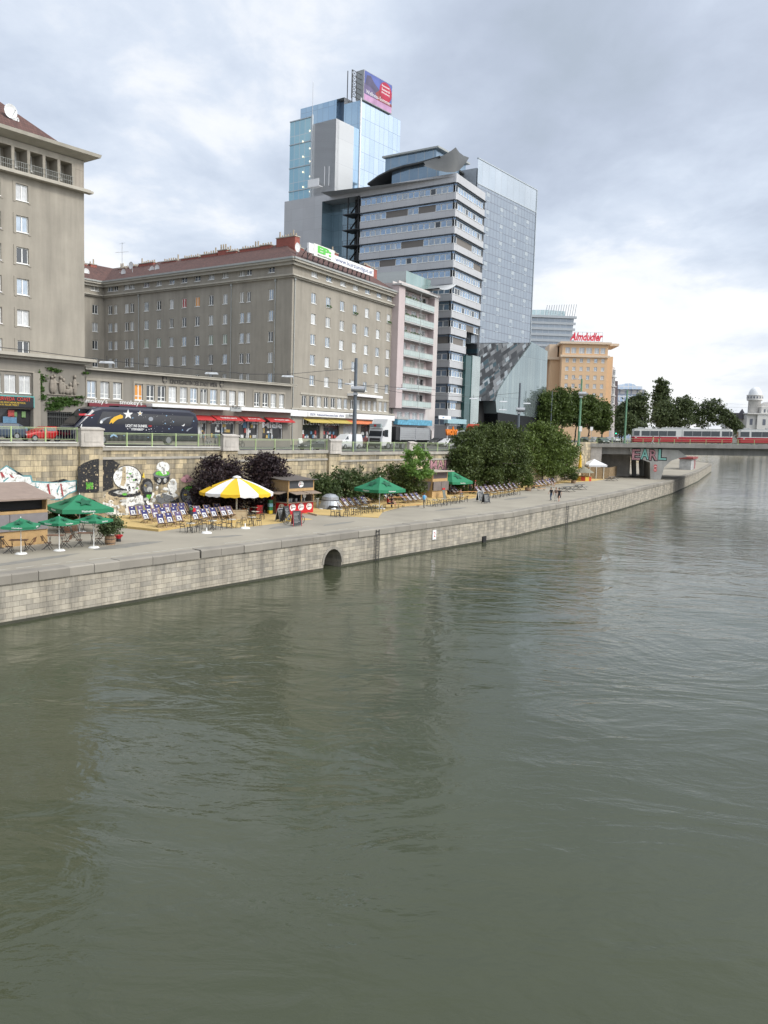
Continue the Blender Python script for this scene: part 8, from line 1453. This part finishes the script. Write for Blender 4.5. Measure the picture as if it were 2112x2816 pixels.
for p_, wh_, an in (((540,352),'first right of the two chalk boards near the big tree',(190,270,350)),((620,340),'second right of the two chalk boards near the big tree',(190,265,345)),((700,325),'third right of the two chalk boards near the big tree',(185,270,350)),((765,315),'last right of the two chalk boards near the big tree',(190,270,345)),((1190,160),'left one in the sand before the tree by the bridge',(190,350)),((1250,165),'right one in the sand before the tree by the bridge',(185,345))): table_set(*zc_(*p_), wh_, an, 2.8 if p_[1] > 200 else 2.84)
def beer(px, py, L_, rz, label, kind='bench', h=.46, w_=.28, z=2.84):
    q = P(px, py, z); t = thing('timber_'+kind, label, kind, TR(q.x, q.y, z, AZ+rz), 'orange timber benches and tables'); g = MB(); g.box(-L_/2,-w_/2,h-.035,L_/2,w_/2,h); g.build('seat' if kind == 'bench' else 'tabletop', M('beer_orange', (.48,.24,.08), .55, 0, .12, 3), t)
    for x in (-L_*.36, L_*.36): g = MB(); g.bar((x,-w_*.42,0),(x,-w_*.42,h-.03),.04,.03); g.bar((x,w_*.42,0),(x,w_*.42,h-.03),.04,.03); g.bar((x,-w_*.42,.06),(x,w_*.42,.06),.03,.03); g.build('leg', steel_dark, t)
zz2 = lambda x, y: zb_(x, y)
beer(*zb_(768,215), 2.4, -.35, 'long orange timber table right of the two seated women', 'table', .76, .5); beer(*zb_(700,268), 2.2, -.5, 'orange timber bench the two women sit on', 'bench', z=2.8); beer(*zb_(905,250), 2.6, -.45, 'low orange bench on the sand edge left of the walker', 'bench', .22, .45)
beer(*zc_(285,345), 4.2, -.25, 'long orange timber table where the people in red caps gather', 'table', .76, .5); beer(*zc_(320,366), 3., -.25, 'orange timber bench in front of the red cap group'); beer(*zc_(1000,250), 2.4, -.2, 'orange timber bench right of the barrel bush', 'bench', .46, .4); beer(*zc_(1060,272), 2., -.2, 'low timber bench in front of the far deckchairs', 'bench', .3)
for px, py, lb in ((1560,1352,'grey picnic table left of the pair near the round bush'),(1592,1346,'grey picnic table right of the pair near the round bush'),(1682,1322,'grey picnic table nearest the bridge shade'),(1560,1322,'grey picnic table on the sand left of the clipped bush')):
    q = P(px, py); t = thing('picnic_table', lb, 'table', TR(q.x, q.y, 2.8 if px > 1600 else 2.8, AZ), 'grey picnic tables'); g = MB(); g.box(-1.4,-.4,.7,1.4,.4,.75); g.build('tabletop', M('picnic_grey', (.10,.10,.10), .7), t)
    for y in (-.8, .8): g = MB(); g.box(-1.4,y-.15,.42,1.4,y+.15,.46); g.build('seat', M('picnic_grey'), t)
    for x in (-1, 1): g = MB(); g.bar((x,-.85,.0),(x,.25,.7),.06,.05); g.bar((x,.85,0),(x,-.25,.7),.06,.05); g.bar((x,-.9,.4),(x,.9,.4),.06,.05); g.build('leg', M('picnic_grey'), t)
# folding wooden chairs and tables at the left
brown = M('folding_brown', (.16,.075,.04), .6, 0, .15, 6)
def fold_chair():
    t = thing('folding_chair', 'c', 'chair', TR(0,0,0)); g = MB()
    for i in range(5): g.box(-.2,-.2+i*.085,.44,.2,-.2+i*.085+.065,.46)
    g.build('seat', brown, t); g = MB()
    for i in range(4): z = .58+i*.085; y = -.27-.22*(z-.46); g.box(-.2,y-.01,z,.2,y+.01,z+.06)
    g.build('backrest', brown, t)
    for x in (-.21, .21): g = MB(); g.bar((x,.27,0),(x,-.38,.92),.02,.03); g.bar((x,-.3,0),(x,.2,.45),.02,.03); g.build('leg', steel_dark, t)
    return t
def fold_table():
    t = thing('folding_table', 't', 'table', TR(0,0,0)); g = MB()
    for i in range(7): g.box(-.55,-.35+i*.1,.71,.55,-.35+i*.1+.085,.735)
    g.build('tabletop', brown, t)
    for x in (-.4, .4): g = MB(); g.bar((x,-.32,0),(x,.3,.71),.025,.035); g.bar((x,.32,0),(x,-.3,.71),.025,.035); g.build('leg', steel_dark, t)
    return t
fc, ft = fold_chair(), fold_table(); zl_ = lambda x, y: (x*.2411, 1380+y*.2411)
for p_, rz, lb in (((215,560),.2,'brown folding table by the leftmost small parasol'),((640,500),.1,'brown folding table by the middle small parasol'),((980,470),.1,'brown folding table by the right small parasol'),((800,350),.0,'brown folding table under the large green parasol'),((1010,345),.0,'brown folding table just right of the large green parasol pole')): q = P(*zl_(*p_)); inst(ft, 'ft', TR(q.x, q.y, 2.8, rz), lb, 'brown folding tables')
for p_, rz, lb in (((100,590),-1.4,'brown folding chair left of the leftmost small parasol'),((340,560),1.6,'brown folding chair right of the leftmost small parasol pole'),((540,545),-1.5,'brown folding chair left of the middle small parasol'),((755,525),1.5,'brown folding chair right of the middle small parasol pole'),((900,510),-1.4,'brown folding chair left of the right small parasol'),((1130,490),1.5,'brown folding chair between the right small parasol and the barrel'),((780,420),.1,'brown folding chair seen from behind under the large green parasol'),((860,400),.2,'second brown folding chair seen from behind under the large green parasol'),((1150,395),1.3,'brown folding chair partly behind the olive barrel'),((690,360),-1.5,'brown folding chair at the far left under the large green parasol')): q = P(*zl_(*p_)); inst(fc, 'fc', TR(q.x, q.y, 2.8, rz), lb, 'brown folding chairs')
q = P(195, 1446); t = thing('slat_bench', 'long slatted timber bench behind the large green parasol', 'bench', TR(q.x, q.y, 2.8, AZ-.5)); g = MB()
for i in range(3): g.box(-2.6,.1+i*.02,.55+i*.14,2.6,.13+i*.02,.64+i*.14)
g.build('backrest', M('deck_wood'), t); g = MB(); [g.box(-2.6,-.4+i*.14,.44,2.6,-.29+i*.14,.47) for i in range(3)]; g.build('seat', M('deck_wood'), t)
for x in (-2.3, 0, 2.3): g = MB(); g.box(x,-.38,0,x+.08,.1,.44); g.build('leg', M('deck_wood'), t)
g = MB(); a = P(847, 1413); b_ = P(873, 1419); g.bar(a+Vector((0,0,.08)), b_+Vector((0,0,.08)), .12, .16); tag(g.build('timber_edging', M('pale_wood'), None, Matrix()), 'short timber beam edging the sand right of the red kiosk', 'beam')
for px, py, lb in ((712,1412,'red plastic stool behind the back tables'),(695,1408,'red crate beside the dark bush')): q = P(px, py); g = MB(); g.T = TR(q.x, q.y, 2.82, .5); g.box(-.3,-.25,0,.3,.25,.75); g.box(-.33,-.28,.75,.33,.28,.8); tag(g.build('red_box', redp, None, Matrix()), lb, 'box')
q = P(672, 1409); g = MB(); g.T = TR(q.x, q.y, 2.82, .3); g.box(-.22,-.18,0,.22,-.15,.4); g.box(-.22,.15,0,.22,.18,.4); g.box(-.22,-.15,0,-.19,.15,.4); g.box(.19,-.15,0,.22,.15,.4); g.box(-.19,-.15,0,.19,.15,.03); tag(g.build('drinks_crate', M('letter_orange'), None, Matrix()), 'orange drinks crate right of the timber plinth', 'crate')

q = P(1906, 1291); t = thing('painted_hut', 'small white and red painted hut seen through the bridge arch', 'hut', TR(q.x, q.y, 2.8, math.atan2(.9,.43))); g = MB(); g.box(-6,0,0,6,3,2.9); g.build('wall', M('hut_white', (.36,.36,.35), .8, 0, .45, .6), t); g = MB(); g.box(-6.3,-.5,2.9,6.3,3.2,3.4); g.box(1.5,-.05,.1,3,.0,2.6); g.box(4.2,-.05,.1,4.8,.0,2.6); g.build('roof', M('hut_red', (.25,.05,.045), .7, 0, .3), t)
# ================================================================ people
skin = M('skin', (.45,.27,.19), .6, 0, .04)
POSE = {
 'stand': dict(pel=(0,0,.93), ch=(0,0,1.33), nk=(0,.0,1.47), hd=(0,.02,1.63), sh=.18, el=((-.26,.0,1.12),(.26,0,1.12)), wr=((-.28,.08,.88),(.28,.08,.88)), kn=((-.10,.02,.50),(.10,.02,.50)), an=((-.10,-.02,.08),(.10,-.02,.08))),
 'walk': dict(pel=(0,0,.91), ch=(0,.03,1.31), nk=(0,.05,1.45), hd=(0,.08,1.61), sh=.18, el=((-.26,-.12,1.12),(.26,.10,1.10)), wr=((-.25,-.08,.88),(.25,.28,.95)), kn=((-.10,.22,.52),(.10,.02,.50)), an=((-.10,.30,.10),(.10,-.30,.13))),
 'sit': dict(pel=(0,0,.52), ch=(0,-.02,.93), nk=(0,0,1.07), hd=(0,.04,1.23), sh=.18, el=((-.24,.10,.72),(.24,.10,.72)), wr=((-.14,.32,.66),(.14,.32,.66)), kn=((-.12,.44,.52),(.12,.44,.50)), an=((-.12,.46,.09),(.12,.48,.09))),
 'lie': dict(pel=(0,.02,.40), ch=(0,-.32,.68), nk=(0,-.42,.80), hd=(0,-.46,.96), sh=.18, el=((-.26,-.1,.55),(.26,-.1,.55)), wr=((-.22,.15,.52),(.22,.15,.52)), kn=((-.11,.48,.56),(.11,.48,.54)), an=((-.11,.85,.12),(.11,.85,.12))),
 'bend': dict(pel=(0,-.15,.90), ch=(0,.25,1.05), nk=(0,.38,1.03), hd=(0,.52,.98), sh=.18, el=((-.24,.32,.80),(.24,.32,.80)), wr=((-.18,.42,.56),(.18,.42,.56)), kn=((-.11,-.02,.48),(.11,-.02,.48)), an=((-.11,-.1,.08),(.11,-.1,.08))),
}
def clothmat(c): return M('cloth_%.2f_%.2f_%.2f' % c, c, .85, 0, .12, 8)
def person(Mx, pose, top, bottom, label, hair=(.03,.02,.015), long_hair=False, dress=False, sleeves=False, shoes=(.03,.03,.03), cap=None, pack=None, scale=1., bare_legs=False):
    p = POSE[pose]; t = thing('person', label, 'person', Mx @ Matrix.Scale(scale, 4)); V, E_, Rr, tagv = [], [], [], []
    def v(q, r, tg, par=None):
        V.append(Vector(q)); Rr.append(r); tagv.append(tg); i = len(V)-1
        if par is not None: E_.append((par, i))
        return i
    L = lambda a, b_, w_: Vector(a).lerp(Vector(b_), w_); pel = v(p['pel'], .135, 'b'); wa = v(L(p['pel'], p['ch'], .45), .125, 't', pel); ch = v(p['ch'], .145, 't', wa); nk = v(p['nk'], .06, 's', ch); hd0 = v(L(p['nk'], p['hd'], .55), .075, 's', nk); hd = v(p['hd'], .098, 's', hd0); v(Vector(p['hd'])+(Vector(p['hd'])-Vector(p['nk'])).normalized()*.09, .07, 's', hd)
    hands = []
    for k, sx in ((0, -1), (1, 1)):
        side = Vector(p['ch'])+Vector((sx*p['sh'], 0, .06)); s_ = v(side, .062, 't', ch); e = v(p['el'][k], .044, 't' if sleeves else 's', s_); w2 = v(p['wr'][k], .03, 't' if sleeves else 's', e); d = (Vector(p['wr'][k])-Vector(p['el'][k])).normalized(); h = v(Vector(p['wr'][k])+d*.09, .036, 's', w2); hands.append((V[h], d, sx))
        hip = v(Vector(p['pel'])+Vector((sx*.09, .02, -.05)), .095, 'b', pel); kn = v(p['kn'][k], .062, 'b' if not (dress or bare_legs) else 's', hip); mid = v(L(p['kn'][k], p['an'][k], .4), .056, 'b' if not (dress or bare_legs) else 's', kn); an = v(p['an'][k], .042, 'b' if not (dress or bare_legs) else 's', mid); f_ = v(Vector(p['an'][k])+Vector((0,.05,-.035)), .042, 'f', an); v(Vector(p['an'][k])+Vector((sx*.01,.17,-.045)), .034, 'f', f_)
    me = bpy.data.meshes.new('sk'); me.from_pydata([tuple(q) for q in V], E_, []); o = bpy.data.objects.new('sk', me); COL.objects.link(o); md = o.modifiers.new('s', 'SKIN'); md.use_smooth_shade = True; sv = me.skin_vertices[0].data
    for i, r in enumerate(Rr): sv[i].radius = (r*(1.18 if tagv[i] == 't' and r > .1 else 1), r*.92); sv[i].use_root = (i == 0)
    s2 = o.modifiers.new('u', 'SUBSURF'); s2.levels = 1; s2.render_levels = 1
    bm_ = bpy.data.meshes.new_from_object(o.evaluated_get(bpy.context.evaluated_depsgraph_get())); bpy.data.objects.remove(o); bpy.data.meshes.remove(me)
    order = ['s', 't', 'b', 'f']; mats = [skin, clothmat(top), clothmat(top if dress else bottom), clothmat(shoes)]; g = MB(); g.v = [q.co.copy() for q in bm_.vertices]; seg = [(V[a], V[b_], tagv[a], tagv[b_]) for a, b_ in E_]
    for f in bm_.polygons:
        c = f.center; best = 9; bt = 's'
        for a, b_, ta, tb2 in seg:
            d = b_-a; w_ = max(0, min(1, (c-a).dot(d)/max(1e-9, d.length_squared))); dd = (c-(a+d*w_)).length
            if dd < best: best = dd; bt = ta if w_ < (.45 if ta != tb2 else .5) else tb2
        g.f.append(list(f.vertices)); g.m.append(order.index(bt))
    bpy.data.meshes.remove(bm_)
    for hc, d, sx in hands:                             # four unequal curled fingers and a thumb set on the side of each palm
        side = d.cross(Vector((1,0,0)) if abs(d.x) < .7 else Vector((0,1,0))).normalized(); cur = side.cross(d).normalized()*(-sx)
        for i, ln in enumerate((.06, .075, .07, .055)): a = hc+d*.02+side*(.024*(i-1.5)/1.5); m_ = a+d*ln*.6+cur*.008; g.cyl(a, m_, .009, .008, 5); g.cyl(m_, m_+d*ln*.4+cur*.025, .008, .006, 5)
        g.cyl(hc-d*.02+side*.03, hc+d*.03+side*.058+cur*.01, .011, .008, 5)
    H_ = Vector(p['hd']); upv = (H_-Vector(p['nk'])).normalized(); fwd = Vector((0,1,0)) if pose != 'bend' else Vector((0,.4,-.9)); fwd = (fwd-upv*fwd.dot(upv)).normalized(); rgt = fwd.cross(upv)
    g.ell(H_+fwd*.1-upv*.012, (.014,.02,.022), 6, 0, 4)
    n0 = len(g.f)
    for s_ in (-1, 1): g.ell(H_+fwd*.088+rgt*.036*s_+upv*.014, (.013,.008,.008), 6, 3, 4); g.ell(H_+rgt*.092*s_, (.012,.02,.03), 6, 0, 4)
    g.ell(H_+fwd*.088-upv*.05, (.025,.008,.006), 6, 1 if False else 0, 4); g.build('body', mats, t, smooth=True)
    g = MB(); basis = Matrix((rgt, fwd, upv)).transposed().to_4x4(); g.T = Matrix.Translation(H_-fwd*.018+upv*.03) @ basis; prof = [(.108*math.cos(a), .108*math.sin(a)) for a in [R(x) for x in (-8, 20, 45, 70, 89)]]; g.lathe(prof, 12); g.ell((0,-.045,-.04),(.088,.06,.085 if not long_hair else .2),10,k=6)
    g.build('hair', M('hair_%.2f' % hair[0], hair, .6, 0, .2, 20), t, smooth=True)
    if cap: g = MB(); g.T = Matrix.Translation(H_+upv*.045) @ basis; g.lathe([(.118*math.cos(R(a)), .118*math.sin(R(a))) for a in (0, 30, 60, 88)], 12); g.box(-.07,.09,-.005,.07,.2,.012); g.build('cap', clothmat(cap), t, smooth=False)
    if dress: g = MB(); c = Vector(p['pel']); g.lathe([(.15,.28),(.15,.1),(.19,-.1),(.25,-.42)], 14, tuple(c), sy=.8); g.build('skirt', clothmat(top), t, smooth=True)
    if pack: g = MB(); c = Vector(p['ch']); g.ell(c+Vector((0,-.22,-.08)), (.17,.13,.26), 10, k=8); g.bar(c+Vector((-.12,-.1,.12)), c+Vector((-.12,.12,.1)), .05, .02); g.bar(c+Vector((.12,-.1,.12)), c+Vector((.12,.12,.1)), .05, .02); o = g.build('backpack', clothmat(pack), None, wm(t)); tag(o, 'pale blue and blue backpack worn by the walking man', 'backpack')
    return t
def at(px, py, rz, z=2.8): q = P(px, py, z); return TR(q.x, q.y, z, rz)
TOP_B, JEANS = (.02,.02,.022), (.05,.075,.13)
cw_ = math.atan2(-.8, -.6)-math.pi/2                    # walking towards the camera along the quay
person(at(1515,1377,cw_-.1), 'walk', TOP_B, JEANS, 'left walker of three in a black T-shirt and blue jeans', (.03,.02,.015)); person(at(1528,1378,cw_+.05), 'stand', (.16,.11,.09), (.55,.54,.50), 'middle walker of three in a brown top and white trousers', (.16,.09,.05), True); person(at(1537,1379,cw_), 'walk', TOP_B, TOP_B, 'right walker of three in a black dress with a dark bag', (.012,.01,.01), True, dress=True, shoes=(.25,.03,.03))
person(at(1166,1398,math.atan2(.75,.66)-math.pi/2+.5), 'walk', (.42,.44,.45), (.21,.19,.15), 'man walking past the tables in a grey shirt and khaki trousers with a blue backpack', (.02,.015,.01), pack=(.10,.35,.60), sleeves=True)
q = zb_(655, 262); person(at(*q,-1.3), 'sit', (.42,.03,.03), (.03,.035,.06), 'woman in a red top sitting on the bench under the middle green parasol', (.02,.015,.01), True, sleeves=True); q = zb_(700, 262); person(at(*q,-1.1), 'sit', (.06,.045,.045), (.03,.03,.03), 'bare legged woman in a dark top sitting right of the woman in red', (.03,.02,.012), True, bare_legs=True)
person(at(*zc_(285,308),-.3,2.84), 'stand', TOP_B, (.02,.02,.03), 'standing man in black with a red cap under the big tree', cap=(.4,.03,.03)); person(at(*zc_(338,300),-1.8,2.84), 'stand', (.10,.04,.04), TOP_B, 'second man with a red cap leaning by the timber table under the big tree', cap=(.35,.04,.03)); person(at(*zc_(215,305),.4,2.84), 'sit', TOP_B, TOP_B, 'dark clothed person seated under the parasol by the timber table'); person(at(*zc_(362,308),1.6,2.84), 'sit', (.15,.05,.09), (.04,.04,.05), 'person in a plum top seated at the right end of the timber table', (.02,.015,.01)); person(at(*zc_(182,335),-.8,2.84), 'sit', (.38,.25,.30), (.3,.3,.35), 'small child in pale pink sitting at the left end of the timber table', (.06,.04,.02), scale=.75); person(at(*zc_(712,262),cw_+.7,2.84), 'sit', (.02,.10,.06), TOP_B, 'person in dark green sitting among the big deckchair block')
person(at(*zc_(985,278),1.4,2.8), 'sit', TOP_B, TOP_B, 'person in black sitting on the bench right of the barrel bush'); person(at(*zc_(1150,215),cw_+1.2,2.84), 'lie', (.10,.12,.25), (.45,.42,.45), 'person lying back in a far deckchair in a blue top', (.05,.03,.02)); person(at(*zc_(1195,240),1.3,2.8), 'bend', TOP_B, (.40,.28,.22), 'person in a black top bending forward beside the far deckchairs', bare_legs=True)
za2 = lambda x, y: za(x, y)
person(at(*za(1385,215),-2.2,2.84), 'sit', (.62,.60,.58), (.05,.05,.06), 'person in a white shirt seated behind the striped parasol pole', (.015,.012,.01), sleeves=True); person(at(*za(1290,212),-1.6,2.84), 'sit', (.25,.10,.12), TOP_B, 'person in a dark red top seated left of the striped parasol pole'); person(at(*za(1405,165),2.8,2.84), 'sit', (.10,.09,.09), TOP_B, 'person with a yellow cap behind the white shirted one', cap=(.6,.38,.03))
def st_at(px, py, t_, rz): s = plane(t_).u(px, py); return TR(*ST(s, t_, roadz(s, t_)), AZ+rz)
person(st_at(561,1195,29,1.5), 'stand', (.28,.38,.50), (.25,.22,.18), 'pedestrian in a light blue shirt behind the coach', (.1,.08,.06))
def br_at(px, y, rz): u = BF.off(y).u(px, 1215); return BF.T(u, dz(u)-.1, y) @ Matrix.Rotation(rz, 4, 'Z')
person(br_at(1796,1.8,1.57), 'walk', (.62,.55,.15), (.62,.60,.55), 'person in a yellow shirt and white trousers on the bridge pavement', (.03,.02,.015)); person(br_at(1814,1.9,1.57), 'walk', (.12,.06,.07), (.15,.15,.17), 'person in dark clothes following along the bridge pavement'); person(br_at(1620,1.6,0), 'stand', (.45,.32,.18), (.40,.33,.25), 'person in tan clothes at the left end of the bridge')
